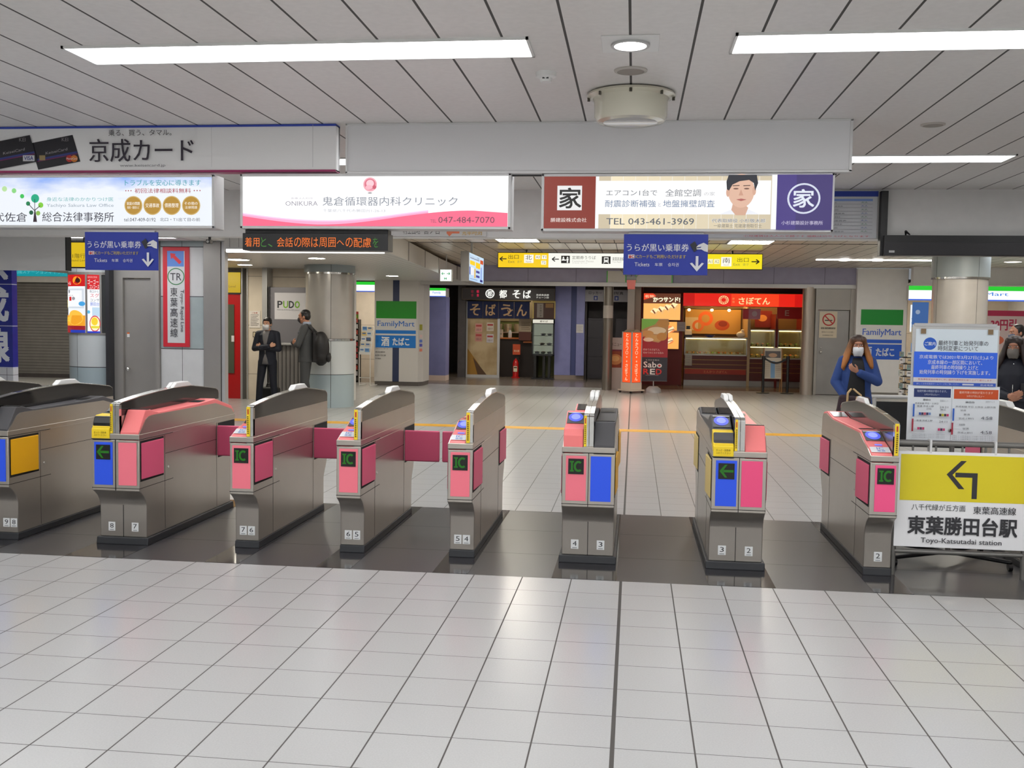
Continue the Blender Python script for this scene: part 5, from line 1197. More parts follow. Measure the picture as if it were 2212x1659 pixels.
b = MB(); b.box(4.29, 4.99, 17.82, 17.88, 0.01, 1.97, brushed('door_steel', (172, 170, 168), (150, 148, 146), 0.4, (3, 3, 60))); d4 = struct(b.build('door_4', bev=0.004))
b = MB(); b.ell((4.37, 17.78, 1.0), (0.035, 0.03, 0.035), CHROME); b.ell((4.37, 17.8, 1.1), (0.02, 0.02, 0.02), CHROME); b.build('door_knob', d4, smooth=True)
t = thing('no_smoking_sign', 'cream no smoking notice on the grey steel door', 'sign', (4.52, 17.80, 1.335)); p = MB(); p.box(-0.2, 0.2, 0, 0.012, 0, 0.61, ink((216, 204, 182))); p.build('panel', t)
g = G(0.4, 0.61, y=-0.001); g.rect(0.12, 0.39, 0.29, 0.415, (70, 66, 60)); g.ring(0.21, 0.42, 0.145, (186, 50, 50), 0.028); g.line(0.12, 0.51, 0.3, 0.33, 0.026, (186, 50, 50)); g.rect(0.04, 0.2, 0.36, 0.245, (70, 64, 60)); g.text(0.05, 0.2, 0.35, 0.245, '駅構内終日禁煙', (216, 204, 182), 0.0); g.text(0.06, 0.11, 0.34, 0.15, '駅長からのお願い', (130, 120, 108)); g.text(0.08, 0.04, 0.32, 0.075, '京成電鉄株式会社', (110, 104, 96), 0.01); g.build('lettering', t)
t, g = lightbox('cutlet_shop_sign', 'wide lit red shop sign with a round flower crest', 1.30, 4.42, 2.075, 2.42, 20.3, 0.2, frame=mat('sign_red_case', (120, 16, 12), 0.4), lit=1.0, px=(790, 640, 1955, 775), face=(232, 36, 24), posts=False, fw=0.008)
for x0, x1, c in ((1250, 1700, (250, 66, 30)), (790, 900, (196, 22, 18)), (1850, 1955, (206, 24, 20))): g.rect(x0, 646, x1, 770, c)
CR = (255, 214, 150)
g.ring(1178, 708, 48, CR, 7, 44)
for k in range(12):
    a = 2 * math.pi * k / 12; g.line(1178 + 22 * math.cos(a), 708 + 20 * math.sin(a), 1178 + 40 * math.cos(a), 708 + 37 * math.sin(a), 7, CR); g.y += g.step
g.text(1260, 684, 1282, 706, '新', (240, 150, 90)); g.text(1260, 716, 1282, 738, '宿', (240, 150, 90))
g.text(1322, 680, 1615, 750, 'さぼてん', (255, 222, 156), 0.035)
done(t, g)
def food_poster(label, x0, x1, z0, z1, y, draw, lit=1.15):
    t = thing('poster_light_box', label, 'poster', ((x0 + x1) / 2, y, z0)); w, h = x1 - x0, z1 - z0
    p = MB(); p.box(-w / 2 - 0.015, w / 2 + 0.015, 0.003, 0.095, -0.015, h + 0.015, mat('poster_case', (70, 20, 16), 0.4)); p.build('housing', t)
    g = G(w, h, lit=lit, y=0.001); draw(g, w, h); g.build('face', t); return t
def sandwiches(g, w, h):
    g.rect(0, 0, w, h, (250, 176, 96)); g.rect(0, h * 0.62, w, h, (96, 52, 34)); g.shape([(0, h * 0.75), (w * 0.34, h * 0.9), (w * 0.26, h), (0, h)], (226, 70, 40)); g.text(w * 0.03, h * 0.84, w * 0.28, h * 0.94, '名物', (250, 200, 160), 0.03); g.text(w * 0.26, h * 0.68, w * 0.98, h * 0.86, 'かつサンド!', (255, 246, 210), 0.07)
    for k in range(4):
        x = w * (0.18 + 0.17 * k); z = h * (0.12 + 0.07 * k)
        g.shape([(x, z + h * 0.18), (x + w * 0.1, z + h * 0.33), (x + w * 0.24, z + h * 0.28), (x + w * 0.13, z + h * 0.1)], (255, 226, 170)); g.shape([(x + w * 0.05, z + h * 0.24), (x + w * 0.08, z + h * 0.27), (x + w * 0.18, z + h * 0.1), (x + w * 0.14, z + h * 0.07)], (120, 66, 40)); g.shape([(x + w * 0.13, z + h * 0.1), (x + w * 0.24, z + h * 0.28), (x + w * 0.25, z + h * 0.2), (x + w * 0.15, z)], (226, 176, 110))
food_poster('lit poster of cut sandwiches on an orange ground beside the red shop sign', 0.285, 1.245, 1.71, 2.40, 20.45, sandwiches)
def sandwich2(g, w, h):
    g.rect(0, 0, w, h, (250, 170, 84)); g.rect(0, h * 0.6, w, h * 0.68, (120, 70, 40))
    for x, z in ((0.5, 0.72), (0.45, 0.3)): g.circ(w * x, h * z, w * 0.3, (226, 130, 70), h * 0.13); g.shape([(w * (x - 0.2), h * (z - 0.05)), (w * (x + 0.2), h * (z + 0.12)), (w * (x + 0.28), h * (z + 0.02)), (w * (x - 0.05), h * (z - 0.15))], (255, 220, 170)); g.line(w * (x - 0.2), h * (z - 0.1), w * (x + 0.25), h * (z + 0.02), h * 0.025, (96, 50, 30))
food_poster('lit orange poster of cutlet sandwiches behind the red banner stand', 0.70, 1.22, 0.95, 1.66, 20.45, sandwich2)
# banner stand
t = thing('banner_stand', 'dark red and black roll-up food banner in front of the cutlet shop', 'banner', (0.525, 17.3, 0.0))
p = MB(); p.box(-0.31, 0.31, 0, 0.012, 0.27, 1.71, ink((150, 24, 40))); p.build('sheet', t)
g = G(0.62, 1.44, y=-0.001, z0=0.27, px=(388, 885, 650, 1505))
g.rect(388, 1268, 650, 1505, (36, 34, 46)); g.shape([(390, 885), (655, 885), (640, 1060), (560, 1120), (500, 1110), (430, 1060), (390, 1070)], (186, 140, 90)); g.shape([(390, 885), (560, 885), (520, 940), (430, 975), (390, 1000)], (130, 190, 80))
for x, y, rx, ry, c in ((600, 930, 60, 40, (196, 140, 70)), (540, 1000, 90, 36, (236, 214, 180)), (450, 1030, 60, 30, (206, 156, 90)), (520, 1075, 100, 30, (206, 160, 96)), (460, 1092, 50, 20, (236, 220, 196)), (590, 1060, 50, 40, (196, 136, 66))): g.circ(x, y, rx, c, ry)
g.text(412, 1180, 572, 1202, '初めてのさぼてん', (226, 190, 186), 0.02); g.text(412, 1212, 610, 1232, '初めてのとろける旨み', (226, 190, 186), 0.02); g.text(440, 1288, 570, 1302, 'とろける旨み', (196, 190, 190), 0.02)
g.text(418, 1312, 596, 1370, 'Sabo', (226, 224, 222), 0.03); g.circ(574, 1350, 10, (200, 40, 40)); g.text(418, 1384, 470, 1438, 'R', (196, 40, 40), 0.05); g.text(484, 1384, 530, 1438, 'E', (226, 224, 222), 0.05); g.text(542, 1384, 594, 1438, 'D', (196, 40, 40), 0.05); g.rect(440, 1446, 566, 1449, (150, 146, 150))
g.build('print', t)
p = MB(); p.cyl((0, 0.03, 0.1), (0, 0.03, 1.68), 0.012, ALU); p.box(-0.31, 0.31, 0.012, 0.025, 1.69, 1.715, ALU); p.box(-0.31, 0.31, 0.012, 0.025, 0.265, 0.29, ALU); p.build('pole', t)
p = MB(); p.lathe([(0.001, 0.15), (0.10, 0.145), (0.17, 0.09), (0.19, 0.0), (0.001, 0.0)], mat('stand_base', (150, 150, 152), 0.3), n=28); p.build('base', t, smooth=True)
# rotating lit sign
t = thing('pillar_sign', 'square lit orange sign column with white vertical lettering on a wheeled base', 'sign', (0.012, 17.05, 0), rz=math.radians(45) - 0.03)
a = 0.15
p = MB(); p.box(-a, a, -a, a, 0.24, 1.395, mat('sign_orange_core', (150, 40, 16), 0.4)); p.build('core', t)
p = MB()
for s in (-1, 1):
    for u in (-1, 1): p.box(s * a - 0.014, s * a + 0.014, u * a - 0.014, u * a + 0.014, 0.22, 1.41, ALU)
p.build('edge_frame', t)
p = MB(); p.prism([(-a - 0.01, 1.395), (a + 0.01, 1.395), (0.03, 1.46), (-0.03, 1.46)], 'y', -a, a, mat('sign_cap_tan', (150, 130, 110), 0.4)); p.build('cap', t)
for q in range(4):
    g = G(2 * a - 0.03, 1.14, lit=1.1, y=-a - 0.002, z0=0.25); g.rect(0, 0, 2 * a - 0.03, 1.14, (255, 74, 24)); g.rect(0.02, 0, 2 * a - 0.05, 1.14, (255, 84, 30))
    for k, ch in enumerate('とんかつ〇新宿さぼてん'):
        z = 1.08 - 0.1 * k; s = 0.042 if ch not in '新宿' else 0.02
        g.text((2 * a - 0.03) / 2 - s, z - s, (2 * a - 0.03) / 2 + s, z + s, ch, (255, 224, 190), 0.02)
    f = g.build('face', t); f.rotation_euler = (0, 0, q * math.pi / 2)
p = MB(); p.box(-0.17, 0.17, -0.17, 0.17, 0.08, 0.24, mat('sign_base_white', (206, 190, 176), 0.45)); p.box(-0.22, 0.22, -0.22, 0.22, 0.05, 0.08, mat('sign_base_white', (206, 190, 176), 0.45)); p.build('base', t, bev=0.005)
for s in (-1, 1):
    for u in (-1, 1):
        p = MB(); p.cyl((s * 0.18 - 0.012, u * 0.18, 0.028), (s * 0.18 + 0.012, u * 0.18, 0.028), 0.028, BLACKP, n=16); p.build('caster', t)
t = thing('poster_board', 'white framed noodle poster behind the steel pole and the orange sign', 'poster', (-0.40, 18.3, 0.42)); p = MB(); p.box(-0.25, 0.23, 0, 0.03, -0.42, 0.83, ink((196, 192, 188))); p.build('panel', t); g = G(0.46, 0.8, y=-0.001); g.rect(0.02, 0.1, 0.44, 0.5, (150, 70, 40)); g.circ(0.24, 0.3, 0.17, (214, 150, 90), 0.13); g.circ(0.24, 0.32, 0.1, (236, 190, 120), 0.07); g.rect(0.02, 0.5, 0.44, 0.54, (120, 40, 60)); g.text(0.06, 0.62, 0.40, 0.72, '新メニュー', (90, 80, 80), 0.02); g.build('print', t)
# counters and show cases
WOODR = mat('counter_red_brown', (96, 30, 22), 0.4)
def showcase(label, x0, x1, y0, base, top, d, shelves, warm):
    t = thing('show_case', label, 'show case', ((x0 + x1) / 2, y0, 0)); w = (x1 - x0) / 2
    p = MB(); p.box(-w, w, 0, d, 0.14, base, WOODR); p.build('body', t)
    p = MB(); p.box(-w, w, 0.03, d, 0, 0.14, STEEL_V); p.build('kick_plate', t)
    p = MB()
    for k in range(3): p.box(-w, w, -0.006, 0, base - 0.12 * (k + 1), base - 0.12 * (k + 1) + 0.012, mat('brass_line', (176, 130, 70), 0.3, 0.6))
    p.build('brass_strip', t)
    p = MB(); p.box(-w, w, 0, d, top - 0.03, top, ALU); p.box(-w, -w + 0.025, 0, d, base, top, ALU); p.box(w - 0.025, w, 0, d, base, top, ALU); p.box(-w, w, 0, d, base, base + 0.03, ALU); p.build('case_frame', t)
    p = MB(); p.box(-w + 0.03, w - 0.03, d - 0.02, d, base + 0.03, top - 0.03, mat('case_mirror', (200, 176, 130), 0.15, 0.7)); p.build('rear_panel', t)
    p = MB(); p.box(-w + 0.04, w - 0.04, 0.06, 0.1, top - 0.05, top - 0.03, mat('case_lamp', (255, 226, 160), 0.4, emit=16, sample=True)); p.build('lamp', t)
    p = MB(); p.box(-w + 0.02, w - 0.02, 0.0, 0.006, base + 0.03, top - 0.03, GLASS); p.build('glass', t)
    for z in shelves[1:]:
        p = MB(); p.box(-w + 0.04, w - 0.04, 0.09, 0.11, z - 0.03, z - 0.013, mat('case_lamp', (255, 226, 160), 0.4, emit=16, sample=True)); p.build('lamp', t)  # extra lamp added under the shelf to brighten the lower food
    for z in shelves:
        if z > base + 0.05: p = MB(); p.box(-w + 0.03, w - 0.03, 0.08, d - 0.03, z - 0.012, z, mat('case_shelf', (206, 206, 196), 0.3)); p.build('shelf', t)
    return t
long_case = showcase('long glass show case of fried food under the red shop sign', 1.38, 3.0, 20.55, 0.79, 1.27, 0.6, (0.82,), True)
showcase('tall glass case of packed lunches next to the long show case', 3.06, 3.72, 20.6, 0.72, 1.50, 0.5, (0.76, 1.05), True)
showcase('tall glass case of packed lunches next to the round steel pillar', 3.78, 4.43, 20.6, 0.72, 1.50, 0.5, (0.76, 1.05), True)
p = MB(); p.box(-0.79, 0.79, -0.02, -0.005, 0.30, 0.43, ink((176, 50, 30))); t = p.build('lettered_band', long_case); g = G(1.58, 0.13, y=-0.021, z0=0.30); g.text(0.5, 0.03, 1.1, 0.1, 'とんかつ さぼてん', (226, 130, 80), 0.02); g.build('lettering', t)
fried = [(196, 120, 50), (214, 150, 70), (160, 84, 36), (226, 190, 110), (120, 150, 60), (206, 90, 40)]
for i in range(9):
    c = fried[i % 6]; x = 1.52 + i * 0.165
    d = thing('food_tray', 'tray of fried food in the long show case', 'food tray', (x, 20.85, 0.823), group='trays in the long show case')
    p = MB(); p.box(-0.072, 0.072, -0.13, 0.13, 0.0, 0.018, mat('tray_white', (226, 220, 206), 0.4)); p.build('tray', d, bev=0.004)
    p = MB()
    for k in range(5): p.ell((-0.03 + 0.06 * (k % 2), -0.09 + 0.045 * k, 0.035), (0.036, 0.03, 0.024), mat('fried_%d_%d' % (c[0], c[1]), c, 0.6), nu=10, nv=7)
    fd = p.build('food', d, smooth=True); fd['kind'] = 'stuff'
    p = MB(); p.box(-0.035, 0.035, -0.155, -0.15, 0.0, 0.055, ink((240, 236, 226))); p.build('price_card', d)
for x0 in (3.12, 3.84):
    for z in (0.772, 1.062):
        for i in range(4):
            c = fried[(i * 2 + int(z * 10)) % 6]
            d = thing('lunch_box', 'packed lunch box in the tall glass case %s' % ('next to the long show case' if x0 < 3.5 else 'next to the round steel pillar'), 'lunch box', (x0 + 0.06 + 0.135 * i, 20.82, z), group='packed lunches in the tall glass cases')
            p = MB(); p.box(-0.06, 0.06, -0.09, 0.09, 0, 0.035, mat('box_black', (50, 34, 28), 0.4)); p.build('box', d, bev=0.004)
            p = MB(); p.ell((-0.02, 0, 0.035), (0.038, 0.075, 0.045), mat('fried_%d_%d' % (c[0], c[1]), c, 0.6), nu=10, nv=7); p.ell((0.035, 0, 0.035), (0.022, 0.07, 0.022), mat('rice_white', (236, 230, 214), 0.6), nu=10, nv=7); p.build('food', d, smooth=True)
            p = MB(); p.box(-0.05, 0.05, -0.10, -0.095, 0.0, 0.05, ink((246, 226, 150))); p.build('price_card', d)
# things on the long case and the back wall
t = thing('blue_bowl', 'small blue bowl on top of the long show case', 'bowl', (2.05, 20.8, 1.27)); p = MB(); p.lathe([(0.001, 0.0), (0.06, 0.0), (0.14, 0.05), (0.13, 0.05), (0.05, 0.012), (0.001, 0.012)], mat('bowl_blue', (60, 90, 200), 0.3), n=24); p.build('bowl', t, smooth=True)
t = thing('white_bag', 'white carrier bag on top of the long show case at its end', 'bag', (2.86, 20.85, 1.27)); p = MB(); p.ell((0, 0, 0.08), (0.12, 0.1, 0.085), mat('bag_white', (236, 230, 222), 0.5)); p.ell((0.04, 0, 0.17), (0.05, 0.05, 0.06), mat('bag_white', (236, 230, 222), 0.5)); p.build('bag', t, smooth=True, remesh=0.012)
t = thing('cash_register', 'white register with a dark base on top of the long show case', 'register', (1.48, 20.8, 1.27)); p = MB(); p.box(-0.1, 0.1, -0.1, 0.12, 0, 0.06, BLACKP); p.prism([(-0.1, 0.06), (0.12, 0.06), (0.12, 0.2), (-0.02, 0.17)], 'x', -0.09, 0.09, WHITEP); p.build('body', t); p = MB(); p.box(-0.05, 0.05, 0.04, 0.06, 0.2, 0.29, BLACKP); p.build('screen', t)
def wall_poster(label, x0, x1, z0, z1, y, draw, lit=0.0, name='wall_poster'):
    t = thing(name, label, 'poster', ((x0 + x1) / 2, y, z0)); w, h = x1 - x0, z1 - z0
    p = MB(); p.box(-w / 2, w / 2, 0, 0.012, 0, h, ink((206, 200, 190))); p.build('sheet', t); g = G(w, h, lit=lit, y=-0.001); draw(g, w, h); g.build('print', t); return t
wall_poster('tan poster of cutlets and orange rings on the back wall of the cutlet shop', 1.45, 2.95, 1.35, 2.05, 21.85, lambda g, w, h: (g.rect(0, 0, w, h, (196, 152, 80)), g.rect(0.0, 0.1, 0.35, 0.45, (214, 196, 160)), g.ring(0.55, 0.42, 0.2, (230, 110, 50), 0.09, 0.2), g.ring(0.35, 0.22, 0.16, (226, 120, 60), 0.07), g.circ(1.0, 0.24, 0.2, (186, 80, 40), 0.14), g.circ(1.02, 0.28, 0.12, (140, 50, 30), 0.08)))
wall_poster('red pennant sheet hanging beneath the shop sign near the steel pillar', 3.72, 4.40, 1.78, 2.07, 20.42, lambda g, w, h: (g.rect(0, 0, w, h, (214, 40, 36)), g.text(0.2, 0.08, 0.3, 0.22, 'E', (250, 200, 180), 0.04)))
wall_poster('pink and white sheet hanging beneath the shop sign in the middle', 2.85, 3.3, 1.76, 2.03, 20.44, lambda g, w, h: (g.rect(0, 0, w, h, (226, 60, 70)), g.rect(0.15, 0, w, h, (240, 160, 180)), g.circ(0.3, 0.14, 0.07, (250, 220, 226))))
wall_poster('dark red poster with pictures behind the tall lunch cases', 3.3, 3.75, 1.55, 2.0, 21.6, lambda g, w, h: (g.rect(0, 0, w, h, (120, 36, 30)), g.circ(0.2, 0.25, 0.12, (206, 140, 80), 0.09)))
b = MB(); b.box(3.0, 3.07, 20.55, 21.9, 0, 2.08, mat('shop_post', (196, 170, 130), 0.4)); b.box(3.72, 3.78, 20.6, 21.9, 0, 1.9, mat('shop_red', (120, 26, 22), 0.5)); struct(b.build('trim_7'))
t = thing('ceiling_light', 'added white ceiling panel, unseen inside the noodle shop kitchen', 'ceiling light', (-3.4, 23.1, 2.66)); p = MB(); p.box(-0.5, 0.5, -0.2, 0.2, -0.02, -0.002, mat('kitchen_fill_lamp', (255, 236, 200), 0.4, emit=16, sample=True)); p.build('diffuser', t)  # unseen lamp added to brighten the dark counter area
t = thing('spot_lamp_rail', 'row of warm spot lamps under the ceiling of the cutlet shop', 'lamp', (2.2, 21.0, 2.02))
p = MB(); p.cyl((-0.85, 0, 0.0), (0.85, 0, 0.0), 0.012, BLACKP); p.build('rail', t)
for x in (-0.7, -0.1, 0.35, 0.75):
    p = MB(); p.ell((x, 0, -0.03), (0.04, 0.04, 0.035), mat('warm_bulb', (255, 210, 130), 0.4, emit=26, sample=True), nu=14, nv=8); p.build('bulb', t, smooth=True)
for x in (-0.84, 0.84):
    p = MB(); p.cyl((x, 0, 0), (x, 0, 0.64), 0.008, BLACKP); p.build('rod', t)
for x in (2.2, 3.6):
    t = thing('ceiling_light', 'warm ceiling panel inside the cutlet shop, %s' % ('over the long case' if x < 3 else 'over the tall cases'), 'ceiling light', (x, 21.1, 2.66)); p = MB(); p.box(-0.5, 0.5, -0.15, 0.15, -0.02, -0.002, mat('warm_panel', (255, 206, 130), 0.4, emit=22, sample=True)); p.build('diffuser', t)
paper('small notice in a dark frame beside the lit sandwich posters', 1.16, 1.38, 1.42, 1.66, 20.3, 4, (206, 196, 196), (120, 60, 80))
paper('small white card on the wooden end of the long show case', 1.40, 1.58, 0.52, 0.80, 20.52, 3, (190, 184, 170))
# barrier posts with belt and the folding board between them
for x, nm in ((3.10, 'nearer the long show case'), (3.66, 'nearer the round pillar')):
    t = thing('barrier_post', 'black barrier post with a flat base, %s' % nm, 'barrier post', (x, 17.95, 0), group='belt barrier posts'); p = MB(); p.cyl((0, 0, 0.015), (0, 0, 0.86), 0.032, BLACKP); p.build('post', t, smooth=True); p = MB(); p.lathe([(0.001, 0.03), (0.15, 0.018), (0.16, 0.0), (0.001, 0.0)], BLACKP, n=28); p.build('base', t, smooth=True); p = MB(); p.cyl((0, 0, 0.78), (0, 0, 0.88), 0.04, BLACKP); p.build('head', t, smooth=True)
o = MB(); pts = [(3.13 + 0.5 * i / 12, 17.95, 0.82 - 0.10 * math.sin(math.pi * i / 12)) for i in range(13)]
for q, e in zip(pts[:-1], pts[1:]): o.poly([(q[0], q[1], q[2] - 0.024), (e[0], e[1], e[2] - 0.024), (e[0], e[1], e[2] + 0.024), (q[0], q[1], q[2] + 0.024)], BLACKP); o.poly([(q[0], q[1] + 0.003, q[2] - 0.024), (e[0], e[1] + 0.003, e[2] - 0.024), (e[0], e[1] + 0.003, e[2] + 0.024), (q[0], q[1] + 0.003, q[2] + 0.024)], BLACKP)
tag(o.build('barrier_belt'), 'sagging black belt between the two barrier posts', 'barrier belt')
t = thing('folding_board', 'white folding menu board standing behind the barrier belt', 'board', (3.36, 18.25, 0))
p = MB(); p.prism([(0.0, 0.33), (0.018, 0.33), (0.118, 1.07), (0.10, 1.07)], 'x', -0.21, 0.21, ink((206, 196, 180))); p.build('front_panel', t)
p = MB()
for s in (-1, 1): p.prism([(-0.04, 0), (-0.01, 0), (0.10, 1.07), (0.07, 1.07)], 'x', s * 0.21 - 0.012, s * 0.21 + 0.012, mat('board_wood', (150, 104, 56), 0.5)); p.prism([(0.30, 0), (0.33, 0), (0.13, 1.07), (0.10, 1.07)], 'x', s * 0.21 - 0.012, s * 0.21 + 0.012, mat('board_wood', (150, 104, 56), 0.5))
p.build('wooden_leg', t)
g = G(0.42, 0.74, y=-0.002); g.rect(0.03, 0.5, 0.39, 0.66, (90, 84, 84)); g.circ(0.21, 0.56, 0.1, (190, 150, 120), 0.05); g.rect(0.16, 0.02, 0.26, 0.42, (120, 160, 200)); g.vtext(0.18, 0.4, 0.24, 0.04, '営業中', (220, 230, 240), 0.02) if False else None
for k in range(8): g.rect(0.03, 0.06 + 0.045 * k, 0.14, 0.075 + 0.045 * k, (186, 170, 150)); g.rect(0.28, 0.06 + 0.045 * k, 0.39, 0.075 + 0.045 * k, (186, 170, 150))
pr = g.build('print', t)
for v in pr.data.vertices: v.co.y += 0.1 * v.co.z / 0.74; v.co.z += 0.33

# ================================================================ convenience store, right part
t = thing('store_wall_panel', 'wide white panel with green and blue store marks behind the blonde woman', 'panel', (5.66, 17.6, 0))
p = MB(); p.box(-0.56, 0.56, 0.0, 0.3, 0.1, 2.93, WHITEWALL); p.build('panel', t); p = MB(); p.box(-0.56, 0.56, 0.03, 0.3, 0, 0.1, mat('store_base_grey', (150, 146, 142), 0.5)); p.build('base', t); p = MB(); p.box(0.555, 0.562, -0.002, 0.3, 0.1, 2.93, mat('joint_dark', (70, 72, 72), 0.7)); p.build('edge_trim', t)
g = G(0.95, 1.15, y=-0.004, x0=-0.455, z0=0.86); g.rect(0, 0.79, 0.93, 1.14, (22, 150, 56)); g.text(0.05, 0.51, 0.90, 0.70, 'FamilyMart', (70, 110, 210), 0.02); g.rect(0.02, 0.375, 0.92, 0.455, (44, 98, 214)); g.rect(0.02, 0.0, 0.92, 0.345, (44, 98, 214)); g.text(0.1, 0.06, 0.26, 0.29, '酒', (220, 226, 240), 0.05); g.text(0.36, 0.08, 0.76, 0.26, 'たばこ', (220, 226, 240), 0.05); g.build('store_panel', t)
b = MB(); b.box(6.22, 9.6, 17.2, 17.4, 2.56, 2.95, WHITEWALL); struct(b.build('wall_store'))
b = MB(); b.box(6.22, 9.6, 21.0, 21.1, 0, 2.6, CREAM); b.box(6.2, 6.24, 17.9, 21, 0, 2.6, CREAM); b.box(6.2, 9.6, 17.4, 21, 2.56, 2.6, PLASTER); struct(b.build('wall_store'))
store_box('wide lit green and white store sign behind the clad column at the right', 6.08, 9.3, 2.205, 2.525, 17.0, ('Family Mart', 0.9, 2.1), 0.2)
t = thing('ceiling_light', 'bright white ceiling panel inside the store at the right', 'ceiling light', (7.9, 18.9, 2.55)); p = MB(); p.box(-1.0, 1.0, -0.25, 0.25, -0.02, -0.002, mat('store_panel_lamp', (255, 246, 232), 0.4, emit=12, sample=True)); p.build('diffuser', t)
t = thing('ceiling_light', 'bright white ceiling panel inside the store at the left', 'ceiling light', (-7.2, 19.6, 2.54)); p = MB(); p.box(-0.7, 0.7, -0.25, 0.25, -0.02, -0.002, mat('store_panel_lamp', (255, 246, 232), 0.4, emit=12, sample=True)); p.build('diffuser', t)
wall_poster('tall blue food poster on the store front beside the white panel', 6.25, 6.60, 1.05, 2.17, 17.3, lambda g, w, h: (g.rect(0, 0, w, h, (130, 176, 222)), g.rect(0, 0.62, w, h, (80, 130, 206)), g.rect(0, 0.2, w, 0.56, (206, 190, 150)), g.circ(0.17, 0.44, 0.14, (226, 160, 60), 0.09), g.circ(0.16, 0.28, 0.13, (120, 80, 56), 0.07), g.rect(0, 0.0, w, 0.14, (110, 170, 226)), g.circ(0.12, 0.9, 0.05, (190, 210, 240))), 0.5)
wall_poster('lit white poster between the blue poster and the clad column', 6.66, 6.9, 1.5, 2.15, 19.0, lambda g, w, h: (g.rect(0, 0, w, h, (240, 248, 255)), g.rect(0.03, 0.3, w - 0.03, 0.33, (150, 180, 220)), g.rect(0.03, 0.2, w - 0.06, 0.23, (150, 180, 220))), 1.0)
wall_poster('small white and pink price poster on the store glass', 7.28, 7.5, 1.5, 1.95, 16.95, lambda g, w, h: (g.rect(0, 0, w, h, (232, 214, 214)), g.circ(0.06, 0.36, 0.04, (206, 60, 70)), g.text(0.03, 0.05, 0.19, 0.12, '割引', (206, 90, 90), 0.03)))
wall_poster('large pale poster with red numerals at the right edge', 7.75, 8.6, 1.15, 2.0, 16.95, lambda g, w, h: (g.rect(0, 0, w, h, (226, 206, 206)), g.rect(0, h - 0.12, w, h, (190, 50, 90)), g.text(0.08, 0.42, 0.6, 0.66, '30円引', (190, 50, 90), 0.05), g.circ(0.2, 0.2, 0.16, (226, 120, 90), 0.1)))
t = thing('leaflet_spinner', 'black spinner rack of packets in front of the store panel', 'rack', (5.52, 14.3, 0)); p = MB(); p.cyl((0, 0, 0.02), (0, 0, 1.15), 0.02, BLACKP); p.build('pole', t); p = MB(); p.lathe([(0.001, 0.03), (0.2, 0.0)], BLACKP, n=20); p.build('base', t)
for k in range(7):
    z = 0.25 + 0.125 * k; p = MB(); p.lathe([(0.2, z), (0.235, z), (0.235, z + 0.02), (0.2, z + 0.02), (0.2, z)], BLACKP, n=20)
    for q in range(4):
        a = q * math.pi / 2; p.cyl((0, 0, z), (0.2 * math.cos(a), 0.2 * math.sin(a), z), 0.006, BLACKP, n=6)
    p.build('basket_ring', t, smooth=True)
for k in range(7):
    for q in range(5):
        a = math.radians(150 + 45 * q); o = MB(); o.box(-0.055, 0.055, -0.008, 0.008, 0.0, 0.1, ink(((206, 206, 196), (176, 150, 120), (226, 226, 230), (120, 150, 150), (196, 180, 150))[(k + q * 2) % 5])); o.box(-0.04, 0.04, -0.0085, -0.008, 0.05, 0.08, ink((120, 120, 126)))
        ob = o.build('packet'); ob.location = (5.52 + 0.255 * math.cos(a), 14.3 + 0.255 * math.sin(a), 0.27 + 0.125 * k); ob.rotation_euler = (0, 0, a + math.pi / 2); tag(ob, 'packet hanging on the black spinner rack', 'packet', 'packets on the spinner rack')

# ================================================================ boards beside the last gate (crop scale 2.859 from (1700,680))
TUBE = mat('board_tube', (128, 126, 122), 0.38, 0.5)
t = thing('direction_board', 'large yellow and white station direction board with a bent arrow, on a tube frame', 'board', (2.12, 0.47, 0), rz=0.0)
p = MB(); p.box(-0.405, 0.405, -0.012, 0.0, 0.19, 0.80, ink((248, 248, 250))); p.build('panel', t, bev=0.002)
g = G(0.805, 0.61, x0=-0.402, z0=0.19, y=-0.013, px=(668, 830, 1488, 1412))
g.rect(692, 848, 1475, 1128, (232, 214, 34)); AR = (52, 50, 54)
g.rect(1030, 952, 1166, 980, AR); g.rect(1134, 952, 1166, 1108, AR); g.shape([(976, 964), (1062, 880), (1096, 880), (1012, 966), (1088, 1050), (1052, 1050)], AR)
g.text(768, 1148, 1100, 1186, '八千代緑が丘方面', (70, 70, 74), 0.01); g.text(1148, 1152, 1408, 1198, '東葉高速線', (64, 64, 68), 0.02)
g.text(750, 1222, 1418, 1330, '東葉勝田台駅', (52, 52, 56), 0.045); g.text(832, 1352, 1328, 1392, 'Toyo-Katsutadai station', (70, 70, 74), 0.02)
g.build('lettering', t)
p = MB()
for x in (-0.40, 0.395): p.cyl((x, 0.02, 0.0), (x, 0.02, 0.855), 0.018, TUBE)
p.cyl((-0.40, 0.02, 0.85), (0.395, 0.02, 0.85), 0.018, TUBE); p.cyl((-0.40, 0.02, 0.155), (0.395, 0.02, 0.155), 0.016, TUBE); p.build('tube_frame', t, smooth=True)
p = MB()
for x in (-0.3, -0.16, 0.0, 0.14, 0.28): p.cyl((x, 0.02, 0.80), (x, 0.02, 0.85), 0.007, TUBE, n=8)
p.build('panel_hook', t)
for x in (-0.2, 0.19):
    p = MB(); p.box(x - 0.006, x + 0.006, -0.016, 0.042, 0.79, 0.874, WHITEP); p.build('cable_tie', t)
t = thing('notice_board', 'white train change notice on a stand behind the yellow direction board', 'board', (2.16, 0.86, 0))
p = MB(); p.box(-0.27, 0.28, 0.0, 0.014, 0.83, 1.60, mat('stand_panel', (206, 206, 204), 0.4)); p.box(-0.26, 0.26, -0.004, 0.02, 1.59, 1.61, ALU); p.build('panel', t)
g = G(0.53, 0.40, x0=-0.258, z0=1.196, y=-0.003, px=(785, 62, 1302, 450))
